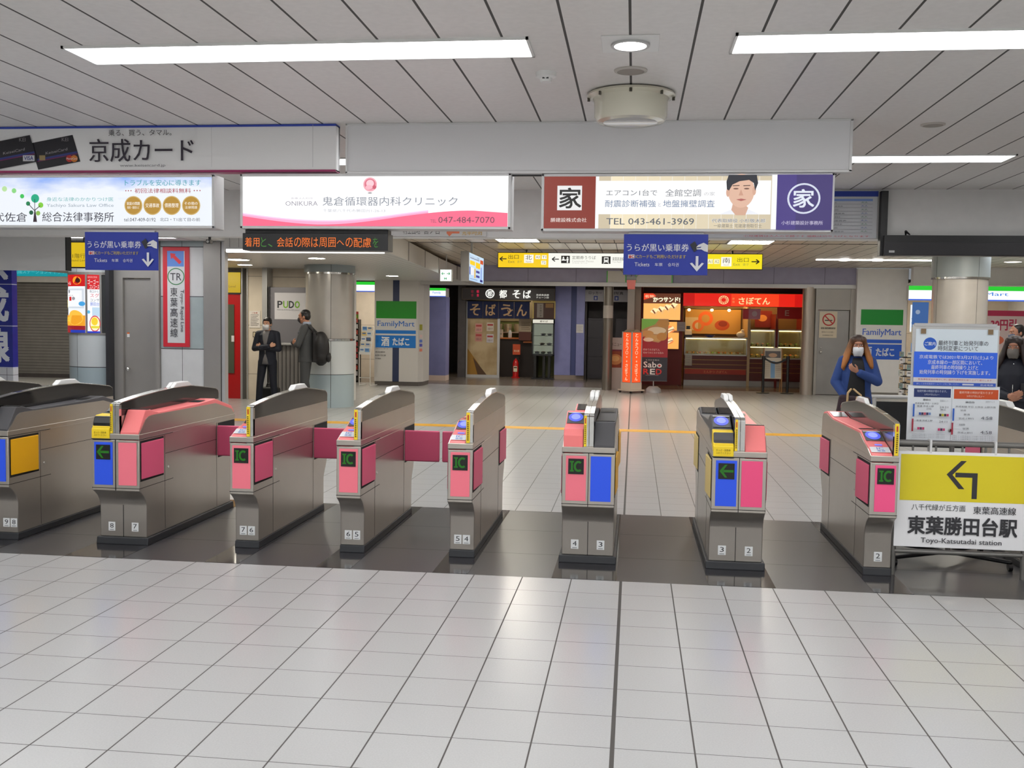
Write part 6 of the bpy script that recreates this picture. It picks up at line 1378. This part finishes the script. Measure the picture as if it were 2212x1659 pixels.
g.rect(792, 85, 1300, 450, (232, 244, 252)); g.circ(882, 180, 41, (34, 96, 206), 40); g.text(850, 168, 916, 192, 'ご案内', (226, 234, 244), 0.03); g.text(934, 158, 1242, 190, '最終列車と始発列車の', (60, 60, 70), 0.01); g.text(932, 192, 1180, 224, '時刻変更について', (60, 60, 70), 0.01)
g.rect(785, 232, 1300, 398, (50, 108, 240))
for x0, y0, x1, s in ((818, 252, 1275, '京成電鉄では2021年3月27日(土)より'), (872, 284, 1208, '京成本線の一部区間において、'), (894, 316, 1185, '最終列車の時刻繰り上げと'), (822, 348, 1258, '始発列車の時刻繰り下げを実施します。')): g.text(x0, y0, x1, y0 + 28, s, (226, 232, 244), 0.02)
g.rect(785, 398, 1296, 428, (226, 222, 226)); g.text(815, 404, 1270, 416, '緊急事態宣言の発令に伴い最終列車時刻を繰り上げて運行します', (190, 80, 90)); g.rect(785, 428, 1296, 450, (50, 90, 196)); g.text(805, 433, 1070, 444, '詳しくは京成電鉄ホームページをご覧ください', (190, 204, 236)); g.rect(1090, 434, 1160, 444, (214, 220, 230)); g.text(1200, 434, 1280, 446, '京成電鉄', (220, 226, 240), 0.02)
for x in (820, 1234): g.rect(x, 84, x + 32, 116, (140, 116, 84))
g.build('blue_notice', t)
g = G(0.585, 0.37, x0=-0.29, z0=0.828, y=-0.005, px=(740, 428, 1312, 788))
g.rect(742, 430, 1312, 786, (240, 245, 250)); g.rect(1018, 430, 1020, 786, (170, 176, 182)); g.rect(780, 450, 1010, 506, (34, 52, 110)); g.rect(1030, 450, 1304, 512, (214, 84, 34)); g.text(800, 458, 985, 474, '始発列車の時刻が変わります。', (206, 214, 236), 0.01); g.text(845, 482, 940, 496, '3月27日(土)〜', (206, 214, 236), 0.01); g.text(1062, 462, 1270, 478, '最終列車の時刻が変わります', (250, 220, 200), 0.01); g.text(1108, 486, 1218, 502, '3月27日(土)〜', (250, 220, 200), 0.01)
for x0, s, x1, y in ((838, '勝田台', 885, 516), (1102, '勝田台', 1158, 526)): g.text(x0, y, x1, y + 13, s, (80, 80, 90), 0.02)
for x, w in ((944, 50), (1226, 56)): g.text(x, 520, x + w, 534, '変更ポイント', (160, 164, 174))
for x, y, x1, s in ((788, 540, 932, '京成本線 平日・土休日'), (800, 558, 905, '普通 京成上野'), (800, 652, 900, '普通 京成上野'), (1040, 556, 1288, '京成本線 平日 土休日 上野方面'), (1072, 580, 1106, '始発'), (1092, 606, 1130, '普通'), (1062, 632, 1156, '京成上野行'), (1066, 672, 1104, '始発'), (1088, 698, 1126, '普通'), (1058, 724, 1152, '京成上野行'), (940, 562, 992, '24:21'), (940, 656, 990, '24:11'), (858, 574, 888, '23:46'), (945, 578, 980, '廃止')): g.text(x, y, x1, y + 12, s, (84, 86, 96), 0.01)
for y, s in ((622, '4:58'), (714, '4:58')): g.text(1198, y, 1268, y + 20, s, (80, 84, 96), 0.01)
for x, y0, y1, c in ((772, 550, 632, (60, 110, 206)), (768, 646, 728, (176, 50, 70)), (1020, 574, 654, (60, 110, 206)), (1016, 666, 744, (176, 50, 70))): g.rect(x, y0, x + 11, y1, c)
for x, y, cs in ((810, 604, ((60, 90, 170), (60, 50, 90), (206, 90, 110), (60, 60, 100), (120, 150, 206))), (936, 610, ((60, 56, 60), (200, 190, 50), (60, 56, 60), (206, 70, 120))), (802, 700, ((206, 70, 120), (100, 50, 90), (206, 70, 120))), (930, 704, ((206, 70, 120), (90, 50, 90), (206, 70, 120)))):
    for k, c in enumerate(cs): g.rect(x + 15 * k, y, x + 15 * k + 14, y + 16, c)
for y in (742, 752, 762): g.text(770, y, 975, y + 6, '※土休日の時刻は異なりますのでご注意ください', (110, 112, 122)); g.text(1020, y + 6, 1284, y + 12, '※詳しくは駅係員までお問い合わせください', (110, 112, 122))
g.build('timetable_sheet', t)
p = MB(); p.cyl((0.02, 0.035, 0.06), (0.02, 0.035, 1.58), 0.016, TUBE); p.build('pole', t)
p = MB(); p.cyl((-0.012, -0.006, 0.9), (-0.012, -0.012, 0.9), 0.011, CHROME, n=14); p.build('screw_knob', t)
for k, (x, y) in enumerate(((-0.36, -0.12), (0.36, -0.14), (-0.3, 0.36), (0.34, 0.36))):
    p = MB(); p.capsule((0.02, 0.035, 0.075), (x, y, 0.055), 0.016, 0.014, BLACKP, n=10); p.build('foot', t, smooth=True)
    p = MB(); p.cyl((x - 0.012, y, 0.026), (x + 0.012, y, 0.026), 0.026, BLACKP, n=16); p.build('caster', t)
t = thing('barrier_rail', 'low grey rail with dark infill beyond the train notice', 'rail', (3.35, 6.8, 0)); p = MB(); p.cyl((-0.35, 0, 0.72), (1.3, 0, 0.72), 0.025, ALU); p.build('rail', t)
for x in (-0.3, 1.25):
    p = MB(); p.cyl((x, 0, 0), (x, 0, 0.72), 0.022, ALU); p.build('post', t)
p = MB(); p.box(-0.3, 1.25, 0.01, 0.03, 0.1, 0.66, BLACKP); p.build('infill_panel', t)

# ================================================================ people (built facing -y, feet on z = 0, about 1.70 m, then scaled)
SKIN = mat('skin_warm', (206, 156, 128), 0.5); SKIN2 = mat('skin_tan', (184, 130, 104), 0.5)
EYEW = mat('eye_white', (226, 222, 216), 0.3); EYED = mat('eye_dark', (30, 22, 20), 0.25); LIP = mat('lips', (170, 92, 84), 0.5)
HAIRB = mat('hair_black', (22, 20, 22), 0.45); HAIRD = mat('hair_dark_brown', (44, 30, 26), 0.45)
def head(t, body, c, yaw, skin, hair_mat, style, mask_mat, tilt=0.0, strap=True, female=False, hs=1.0):
    R = Matrix.Rotation(yaw, 3, 'Z') @ Matrix.Rotation(tilt, 3, 'X'); c = Vector(c)
    P = lambda x, y, z: c + R @ (Vector((x, y, z)) * hs)
    E = lambda mb, x, y, z, r, m, nu=18, nv=12: mb.ell(P(x, y, z), tuple(q * hs for q in r), m, rot=R, nu=nu, nv=nv)
    fw = 0.92 if female else 1.0
    E(body, 0, 0.012, 0.025, (0.073, 0.092, 0.09), skin); E(body, 0, -0.022, -0.028, (0.062 * fw, 0.068, 0.084), skin); E(body, 0, -0.046, -0.076, (0.042 * fw, 0.042, 0.034), skin)
    body.capsule(P(0, -0.086, 0.012), P(0, -0.104, -0.024), 0.008, 0.0125, skin); E(body, 0, -0.078, 0.036, (0.046, 0.018, 0.012), skin)
    for s in (-1, 1):
        E(body, s * 0.075, 0.012, -0.012, (0.011, 0.02, 0.03), skin)
        p = MB(); E(p, s * 0.029, -0.083, 0.014, (0.0145, 0.007, 0.0058), EYEW, 14, 8); e = p.build('eye', t, smooth=True)
        p = MB(); E(p, s * 0.029, -0.0885, 0.014, (0.0062, 0.004, 0.0056), EYED, 12, 8); p.build('iris', e, smooth=True)
        p = MB(); p.capsule(P(s * 0.014, -0.089, 0.0385), P(s * 0.043, -0.081, 0.0375), 0.0032, 0.0024, hair_mat); p.build('eyebrow', t, smooth=True)
    p = MB(); E(p, 0, -0.087, -0.058, (0.021, 0.006, 0.0065), LIP, 14, 8); p.build('mouth', t, smooth=True)
    h = MB()
    if style == 'short':
        E(h, 0, 0.022, 0.058, (0.081, 0.094, 0.074), hair_mat); E(h, 0, 0.05, 0.006, (0.077, 0.066, 0.085), hair_mat); E(h, 0, -0.052, 0.085, (0.058, 0.038, 0.024), hair_mat)
        for s in (-1, 1): E(h, s * 0.067, 0.008, 0.03, (0.015, 0.05, 0.045), hair_mat)
    elif style == 'crop':
        E(h, 0, 0.026, 0.052, (0.078, 0.09, 0.07), hair_mat); E(h, 0, 0.052, 0.006, (0.074, 0.062, 0.078), hair_mat)
        for s in (-1, 1): E(h, s * 0.066, 0.012, 0.02, (0.013, 0.04, 0.04), hair_mat)
    else:
        E(h, 0, 0.022, 0.048, (0.088, 0.100, 0.084), hair_mat); E(h, 0, 0.05, -0.03, (0.094, 0.066, 0.12), hair_mat)
        for s in (-1, 1): E(h, s * 0.05, -0.035, 0.066, (0.040, 0.048, 0.046), hair_mat); E(h, s * 0.074, 0.0, 0.0, (0.024, 0.05, 0.08), hair_mat)
    if style == 'long':
        for s in (-1, 1):
            for k in range(9):
                y = -0.05 + 0.018 * k; w = 0.012 * (k % 2)
                h.chain([(P(s * 0.055, y * 0.8 + 0.012, 0.085), 0.022 * hs), (P(s * 0.078, y * 0.95 + 0.008, 0.02), 0.024 * hs), (P(s * (0.092 + w), y, -0.06), 0.026 * hs), (P(s * (0.118 + w), y - 0.004, -0.14), 0.030 * hs), (P(s * (0.142 + w), y - 0.01, -0.215 - 0.02 * (k % 3)), 0.020 * hs)], hair_mat)
        h.ell(P(0, 0.07, -0.12), (0.105 * hs, 0.045 * hs, 0.12 * hs), hair_mat, rot=R)
        h.build('hair', t, remesh=0.007, smi=9)
    else: h.build('hair', t, remesh=0.007, smi=4)
    if mask_mat:
        p = MB(); n, m = 14, 10; st = len(p.v); rows = []
        for j in range(m + 1):
            v = j / m; z = -0.005 - 0.102 * v
            half = math.radians(62) * (0.86 + 0.14 * math.sin(math.pi * v)); rx = 0.068 * fw * (1.0 - 0.22 * v * v); ry = 0.080 + 0.020 * math.sin(math.pi * min(1, v * 1.1)) - 0.03 * v * v; cy = -0.022 - 0.004 * v
            row = []
            for i in range(n + 1):
                a = -half + 2 * half * i / n
                row.append(P(rx * 1.08 * math.sin(a), cy - ry * math.cos(a) - 0.001 * (j % 3), z - 0.004 * abs(a)))
            rows.append(p.add(row))
        for j in range(m):
            for i in range(n): p.face([rows[j] + i, rows[j] + i + 1, rows[j + 1] + i + 1, rows[j + 1] + i], mask_mat)
        k = p.build('face_mask', t, smooth=True); sd = k.modifiers.new('thick', 'SOLIDIFY'); sd.thickness = 0.003
        q = MB()
        for s in (-1, 1): q.tube([P(s * 0.062, -0.05, -0.022), P(s * 0.079, 0.02, 0.005)], 0.0018, mask_mat, n=6); q.tube([P(s * 0.056, -0.052, -0.075), P(s * 0.08, 0.02, -0.03)], 0.0018, mask_mat, n=6)
        q.build('mask_strap', k)
    return P
def dyed_hair(z0, z1, tip, root):
    """copper lengths that grow out dark at the roots: the dye itself, by height on the head"""
    m = bpy.data.materials.new('hair_dyed'); m.use_nodes = True; b = m.node_tree.nodes['Principled BSDF']
    tc = N(m, 'ShaderNodeTexCoord'); sp = N(m, 'ShaderNodeSeparateXYZ'); L(m, tc.outputs['Object'], sp.inputs[0])
    mp = N(m, 'ShaderNodeMapping'); mp.inputs['Scale'].default_value = (60, 60, 5); L(m, tc.outputs['Object'], mp.inputs[0])
    nz = N(m, 'ShaderNodeTexNoise'); nz.inputs['Scale'].default_value = 3; L(m, mp.outputs[0], nz.inputs['Vector'])
    v = math_node(m, 'MULTIPLY_ADD', nz.outputs[0], 0.12, sp.outputs[2])
    mr = N(m, 'ShaderNodeMapRange'); mr.inputs[1].default_value = z0; mr.inputs[2].default_value = z1; L(m, v, mr.inputs[0])
    L(m, mix_col(m, mr.outputs[0], rgb(tip), rgb(root)), b.inputs['Base Color']); b.inputs['Roughness'].default_value = 0.5
    return m
def hand(mb, w, d, n, m, curl=0.5, th=1, s=1.0, open_=0.0):
    w, d, n = Vector(w), Vector(d).normalized(), Vector(n).normalized(); n = (n - d * n.dot(d)).normalized(); sd = d.cross(n) * th
    mb.capsule(w, w + d * 0.03 * s, 0.024 * s, 0.026 * s, m, sq=0.7, side=sd)
    for off, l in ((-0.030, 0.068), (-0.010, 0.077), (0.010, 0.072), (0.029, 0.056)):
        kn = w + d * (0.082 - abs(off) * 0.25) * s + sd * off * s
        mb.capsule(w + d * 0.015 * s + sd * off * 0.55 * s, kn, 0.0135 * s, 0.0115 * s, m)
        cur = (d + sd * off * 4 * open_).normalized(); p = kn; r = 0.0096 * s
        for k, f in enumerate((0.46, 0.31, 0.23)):
            a = curl * (0.55, 0.9, 0.7)[k]
            ax = cur.cross(n).normalized(); cur = Matrix.Rotation(a, 3, ax) @ cur
            q = p + cur * l * f * s; mb.capsule(p, q, r, r * 0.93, m, n=10); p = q; r *= 0.93
    b = w + d * 0.028 * s - sd * 0.026 * s; c = b + (d * 0.62 - sd * 0.62 + n * 0.3).normalized() * 0.042 * s; e = c + (d * 0.9 - sd * 0.1 + n * 0.35).normalized() * 0.034 * s
    mb.capsule(b, c, 0.0135 * s, 0.011 * s, m); mb.capsule(c, e, 0.0108 * s, 0.009 * s, m)
def ring_at(rings, z):
    for a, b in zip(rings[:-1], rings[1:]):
        if a[0] <= z <= b[0]:
            f = (z - a[0]) / (b[0] - a[0]); return [a[i] + (b[i] - a[i]) * f for i in range(5)]
    return list(rings[-1] if z > rings[-1][0] else rings[0])
def torso(mb, rings, m, n=28):
    mb.loft([[(r[1] + r[3] * math.cos(2 * math.pi * i / n), r[2] + r[4] * math.sin(2 * math.pi * i / n), r[0]) for i in range(n)] for r in rings], m)
def front_patch(mb, rings, spec, m, off=0.006, nx=6):
    """spec = [(z, half width, x centre)] panel lying on the front of the torso"""
    rows = []
    for z, hw, xc in spec:
        r = ring_at(rings, z); row = []
        for i in range(nx + 1):
            x = xc - hw + 2 * hw * i / nx; u = max(-0.98, min(0.98, (x - r[1]) / r[3]))
            row.append((x, r[2] - r[4] * math.sqrt(1 - u * u) - off, z))
        rows.append(mb.add(row))
    for a, b in zip(rows[:-1], rows[1:]):
        for i in range(nx): mb.face([a + i, a + i + 1, b + i + 1, b + i], m)
def legs(t, L_, m, shoe, hem=0.1, w=1.0):
    """L_ = [(hip, knee, ankle)] for both legs"""
    p = MB(); hips = [Vector(q[0]) for q in L_]
    p.ell((hips[0] + hips[1]) / 2 + Vector((0, 0.005, 0.05)), (0.155 * w, 0.105, 0.10), m)
    for hp, kn, an in L_: p.chain([(hp, 0.092 * w), (kn, 0.066 * w), (Vector(an) + Vector((0, 0, 0.02)), 0.058 * w)], m)
    p.build('trousers', t, remesh=0.011, smi=4)
    for hp, kn, an in L_:
        a = Vector(an); q = MB(); q.ell(a + Vector((0, -0.02, -0.045)), (0.044, 0.07, 0.045), shoe); q.ell(a + Vector((0, -0.095, -0.058)), (0.046, 0.085, 0.032), shoe); q.box(a.x - 0.042, a.x + 0.042, a.y - 0.17, a.y + 0.05, 0.0, 0.02, shoe); q.build('shoe', t, remesh=0.009, smi=3)
def body_core(L_, neck, skin, arms):
    b = MB()
    torso(b, [(0.86, 0, 0, 0.14, 0.09), (1.05, 0, 0, 0.13, 0.085), (1.25, 0, 0, 0.15, 0.095), (1.34, 0, 0, 0.13, 0.075), (1.39, 0, 0.005, 0.06, 0.05)], skin)
    b.capsule((0, 0.012, 1.38), neck, 0.058, 0.052, skin)
    for hp, kn, an in L_: b.chain([(hp, 0.075), (kn, 0.05), (an, 0.038)], skin)
    for sh, el, wr in arms: b.chain([(sh, 0.045), (el, 0.036), (wr, 0.026)], skin)
    return b
JR = [(0.80, 0, 0, 0.178, 0.125), (0.95, 0, 0, 0.165, 0.12), (1.08, 0, 0, 0.158, 0.115), (1.25, 0, 0, 0.182, 0.128), (1.36, 0, 0.005, 0.175, 0.115), (1.41, 0, 0.012, 0.12, 0.085), (1.445, 0, 0.02, 0.07, 0.065)]
def jacket(t, rings, arms, m, name='jacket', r=(0.066, 0.056, 0.045), vox=0.010):
    p = MB(); torso(p, rings, m)
    for sh, el, wr in arms:
        sh, el, wr = Vector(sh), Vector(el), Vector(wr)
        p.chain([(sh, r[0]), (el, r[1]), (wr - (wr - el).normalized() * 0.015, r[2])], m)
        p.capsule((sh.x * 0.45, 0.015, sh.z + 0.03), sh, 0.05, r[0], m)
    return p.build(name, t, remesh=vox, smi=5)

# --- young man with folded arms
NAVY = mat('navy_suit', (24, 28, 42), 0.75); NAVYT = mat('navy_trousers', (18, 22, 36), 0.75); GREYSH = mat('grey_knit', (112, 110, 112), 0.8); SHOEB = mat('black_leather', (20, 19, 20), 0.4); MASKW = mat('mask_white', (226, 228, 232), 0.6)
t = thing('person', 'person in a dark navy suit facing us with arms folded and a white mask', 'person', (-6.42, 11.0, 0)); t.scale = (0.95, 0.95, 0.95)
LG = [((-0.09, 0, 0.86), (-0.135, -0.03, 0.47), (-0.175, 0.0, 0.085)), ((0.09, 0, 0.86), (0.125, -0.03, 0.47), (0.15, -0.02, 0.085))]
AR = [((-0.175, 0.0, 1.375), (-0.235, -0.05, 1.105), (0.09, -0.185, 1.15)), ((0.175, 0.0, 1.375), (0.235, -0.05, 1.10), (-0.085, -0.165, 1.135))]
b = body_core(LG, (0, 0.005, 1.49), SKIN, AR)
hand(b, (0.10, -0.165, 1.155), (0.85, 0.25, 0.3), (0.1, 0.9, 0.0), SKIN, 0.7, th=-1, s=0.9); hand(b, (-0.085, -0.135, 1.14), (-0.85, 0.3, 0.25), (0.1, 0.9, -0.2), SKIN, 0.5, th=1)
head(t, b, (0, -0.02, 1.565), 0.0, SKIN, HAIRB, 'short', MASKW, tilt=0.05)
b.build('body', t, remesh=0.006, smi=4); legs(t, LG, NAVYT, SHOEB)
jacket(t, JR, AR, NAVY)
p = MB(); front_patch(p, JR, [(1.0, 0.004, 0), (1.14, 0.02, 0), (1.28, 0.048, 0), (1.38, 0.062, 0), (1.44, 0.06, 0)], GREYSH, 0.010); front_patch(p, JR, [(0.82, 0.062, 0), (0.92, 0.04, 0), (1.01, 0.006, 0)], GREYSH, 0.010); s_ = p.build('shirt', t, smooth=True); s_.modifiers.new('thick', 'SOLIDIFY').thickness = 0.012
t = thing('carry_bag', 'black bag standing on the floor behind the young man in navy', 'bag', (-6.50, 11.35, 0)); p = MB(); p.box(-0.17, 0.17, -0.08, 0.08, 0.0, 0.34, mat('bag_black', (22, 22, 22), 0.5)); p.build('body', t, bev=0.04, seg=4); p = MB(); p.tube([(-0.08, 0, 0.33), (-0.06, 0, 0.40), (0.06, 0, 0.40), (0.08, 0, 0.33)], 0.010, BLACKP); p.build('handle', t); p = MB(); p.box(-0.04, 0.04, -0.086, -0.078, 0.1, 0.13, ink((190, 170, 60))); p.build('tag', t)
# --- man in profile with a backpack
GREYSUIT = mat('charcoal_suit', (64, 66, 68), 0.8)
t = thing('person', 'person in a charcoal suit seen from the side with arms folded and a dark mask', 'person', (-5.66, 10.85, 0), rz=-math.pi / 2 + 0.16); t.scale = (1.035, 1.035, 1.035)
LG = [((-0.085, 0, 0.86), (-0.09, -0.03, 0.47), (-0.10, 0.03, 0.085)), ((0.085, 0, 0.86), (0.09, -0.02, 0.47), (0.10, -0.06, 0.085))]
AR = [((-0.175, 0.0, 1.375), (-0.225, -0.10, 1.10), (0.08, -0.21, 1.13)), ((0.175, 0.0, 1.375), (0.225, -0.10, 1.10), (-0.07, -0.22, 1.10))]
b = body_core(LG, (0, 0.0, 1.49), SKIN2, AR)
hand(b, (0.08, -0.205, 1.13), (0.9, 0.35, 0.1), (0, 0.9, 0.1), SKIN2, 0.6, th=-1); hand(b, (-0.06, -0.225, 1.10), (-0.85, 0.1, 0.1), (0, 0.9, 0.1), SKIN2, 0.6, th=1)
head(t, b, (0, -0.035, 1.57), -0.1, SKIN2, HAIRB, 'crop', mat('mask_slate', (52, 50, 56), 0.6), tilt=0.12)
b.build('body', t, remesh=0.006, smi=4); legs(t, LG, GREYSUIT, SHOEB)
jacket(t, JR, AR, GREYSUIT)
p = MB(); front_patch(p, JR, [(1.2, 0.02, 0), (1.32, 0.045, 0), (1.40, 0.06, 0), (1.44, 0.06, 0)], mat('shirt_pale_blue', (176, 186, 206), 0.7), 0.004); sh = p.build('shirt', t, smooth=True); sh.modifiers.new('thick', 'SOLIDIFY').thickness = 0.012
p = MB(); p.lathe([(0.066, 1.42), (0.07, 1.475), (0.062, 1.485)], mat('shirt_pale_blue', (176, 186, 206), 0.7), c=(0, 0.012, 0), n=24); p.build('collar', sh, smooth=True)
p = MB(); front_patch(p, JR, [(1.18, 0.018, 0), (1.3, 0.022, 0), (1.40, 0.016, 0), (1.43, 0.02, 0)], mat('necktie', (48, 54, 76), 0.5), 0.014); p.build('necktie', t, smooth=True)
t = thing('backpack', 'black backpack worn by the person in the charcoal suit', 'backpack', (-5.59, 10.82, 0.80), rz=-math.pi / 2 + 0.16)
BP = mat('backpack_black', (18, 17, 20), 0.55)
p = MB(); p.ell((0, 0.20, 0.27), (0.165, 0.15, 0.31), BP); p.ell((0, 0.21, 0.13), (0.165, 0.13, 0.15), BP); p.box(-0.13, 0.13, 0.07, 0.13, 0.03, 0.56, BP); p.build('bag', t, remesh=0.014, smi=8)
p = MB()
for s in (-1, 1): p.chain([((s * 0.10, 0.12, 0.54), 0.018), ((s * 0.115, -0.02, 0.68), 0.018), ((s * 0.12, -0.13, 0.5), 0.018)], BP)
p.build('strap', t, smooth=True)
p = MB(); p.ell((0, 0.33, 0.12), (0.1, 0.05, 0.09), BP); p.build('pocket', t, smooth=True)
# --- woman with copper hair
BLUEC = mat('blue_cardigan', (44, 70, 130), 0.85); BLACKT = mat('black_top', (20, 20, 24), 0.7); MAROON = mat('maroon_cloth', (44, 22, 32), 0.6); TAN = mat('tan_strap', (190, 160, 116), 0.5)
t = thing('person', 'person with long copper hair, a blue cardigan and a white mask', 'person', (2.53, 5.45, 0), rz=-0.12); t.scale = (0.885, 0.885, 0.885)
LG = [((-0.085, 0, 0.86), (-0.09, -0.02, 0.47), (-0.10, 0.0, 0.085)), ((0.085, 0, 0.86), (0.09, -0.02, 0.47), (0.10, -0.02, 0.085))]
AR = [((-0.165, 0.0, 1.36), (-0.255, 0.0, 1.09), (-0.15, -0.13, 0.92)), ((0.165, 0.0, 1.36), (0.245, -0.06, 1.11), (0.01, -0.20, 1.22))]
b = body_core(LG, (0, 0.005, 1.48), SKIN2, AR)
hand(b, (0.0, -0.205, 1.225), (-0.75, -0.05, 0.45), (0.35, 0.6, 0.5), SKIN2, 0.45, th=1, open_=1.0); hand(b, (-0.145, -0.135, 0.90), (0.25, -0.3, -0.9), (0.9, 0.1, 0.2), SKIN2, 0.9, th=-1)
ROOTS = dyed_hair(1.44, 1.72, (176, 112, 54), (44, 28, 24))
head(t, b, (0, -0.02, 1.545), 0.0, SKIN2, ROOTS, 'long', MASKW, female=True, hs=1.14)
b.build('body', t, remesh=0.006, smi=4); legs(t, LG, BLACKT, SHOEB)
WR = [(0.62, 0, 0, 0.20, 0.14), (0.85, 0, 0, 0.20, 0.14), (1.02, 0, 0, 0.175, 0.125), (1.2, 0, 0, 0.185, 0.135), (1.33, 0, 0.005, 0.17, 0.115), (1.40, 0, 0.012, 0.11, 0.08), (1.43, 0, 0.02, 0.07, 0.065)]
jacket(t, WR, AR, BLUEC, 'cardigan', (0.068, 0.062, 0.05))
p = MB(); front_patch(p, WR, [(0.64, 0.12, -0.02), (0.85, 0.12, -0.02), (1.05, 0.10, -0.01), (1.25, 0.085, 0), (1.345, 0.07, 0), (1.40, 0.055, 0)], BLACKT, 0.018); s_ = p.build('top', t, smooth=True); s_.modifiers.new('thick', 'SOLIDIFY').thickness = 0.014
t = thing('tote_bag', 'maroon tote bag with tan straps held by the person with copper hair', 'bag', (2.45, 5.19, 0.50), rz=-0.12)
p = MB(); p.prism([(-0.20, 0.0), (0.20, 0.0), (0.175, 0.32), (-0.15, 0.34)], 'y', -0.05, 0.05, MAROON); p.build('body', t, bev=0.03, seg=3)
p = MB(); p.chain([((-0.07, -0.052, 0.22), 0.012), ((-0.065, -0.05, 0.36), 0.012), ((-0.03, 0.0, 0.40), 0.012)], TAN); p.build('strap', t, smooth=True); p = MB(); p.chain([((0.09, -0.052, 0.20), 0.011), ((0.07, -0.05, 0.34), 0.011), ((0.0, 0.0, 0.40), 0.011)], TAN); p.build('strap', t, smooth=True); p = MB(); p.capsule((0.02, -0.055, 0.26), (0.03, -0.055, 0.32), 0.009, 0.009, TAN); p.build('strap_tab', t, smooth=True)
# --- woman at the edge with a grey mask, man behind her
DNAVY = mat('dark_jacket', (30, 32, 44), 0.6); MASKG = mat('mask_grey', (120, 114, 108), 0.65)
t = thing('person', 'person with dark hair, a black jacket and a grey mask at the right edge', 'person', (3.85, 4.5, 0), rz=-0.35); t.scale = (0.90, 0.90, 0.90)
LG = [((-0.085, 0, 0.86), (-0.09, -0.02, 0.47), (-0.10, 0.0, 0.085)), ((0.085, 0, 0.86), (0.09, -0.02, 0.47), (0.10, -0.02, 0.085))]
AR = [((-0.165, 0.0, 1.36), (-0.23, -0.04, 1.08), (-0.02, -0.22, 1.02)), ((0.165, 0.0, 1.36), (0.235, -0.02, 1.08), (0.08, -0.22, 1.0))]
b = body_core(LG, (0, 0.005, 1.48), SKIN2, AR)
hand(b, (-0.01, -0.225, 1.02), (0.6, -0.5, 0.25), (0.5, 0.5, 0.4), SKIN2, 0.9, th=1); hand(b, (0.07, -0.225, 1.0), (-0.5, -0.5, 0.1), (-0.5, 0.4, 0.4), SKIN2, 0.9, th=-1)
head(t, b, (0, -0.02, 1.55), -0.15, SKIN2, HAIRD, 'long', MASKG, female=True, hs=1.08)
b.build('body', t, remesh=0.006, smi=4); legs(t, LG, BLACKT, SHOEB)
jk = jacket(t, JR, AR, DNAVY)
p = MB(); front_patch(p, JR, [(0.82, 0.003, 0), (1.1, 0.003, 0), (1.38, 0.003, 0)], CHROME, 0.006, 1); p.build('zip', jk)
t = thing('phone', 'dark phone held by the person at the right edge', 'phone', (3.88, 4.27, 0.95), rz=-0.3); p = MB(); p.box(-0.035, 0.035, -0.006, 0.006, -0.04, 0.10, BLACKP); p.build('case', t, bev=0.004); p = MB(); p.box(-0.03, 0.03, 0.0062, 0.007, -0.03, 0.09, SMOKED); p.build('screen', t)
BROWNJ = mat('brown_jacket', (92, 68, 44), 0.8)
t = thing('person', 'person in a brown jacket seen from the side behind the person with the grey mask', 'person', (5.18, 8.1, 0), rz=-1.25); t.scale = (0.98, 0.98, 0.98)
AR = [((-0.175, 0.0, 1.375), (-0.225, 0.0, 1.10), (-0.20, -0.08, 0.86)), ((0.175, 0.0, 1.375), (0.225, 0.0, 1.10), (0.20, -0.08, 0.86))]
b = body_core(LG, (0, 0.005, 1.49), SKIN2, AR)
for s in (-1, 1): hand(b, (s * 0.2, -0.085, 0.85), (0, -0.25, -1), (-s, 0, 0), SKIN2, 0.4, th=-s)
head(t, b, (0, -0.02, 1.57), 0.0, SKIN2, HAIRB, 'crop', mat('mask_blue_grey', (96, 104, 122), 0.65), tilt=0.1)
b.build('body', t, remesh=0.006, smi=4); legs(t, LG, NAVYT, SHOEB); jacket(t, JR, AR, BROWNJ)
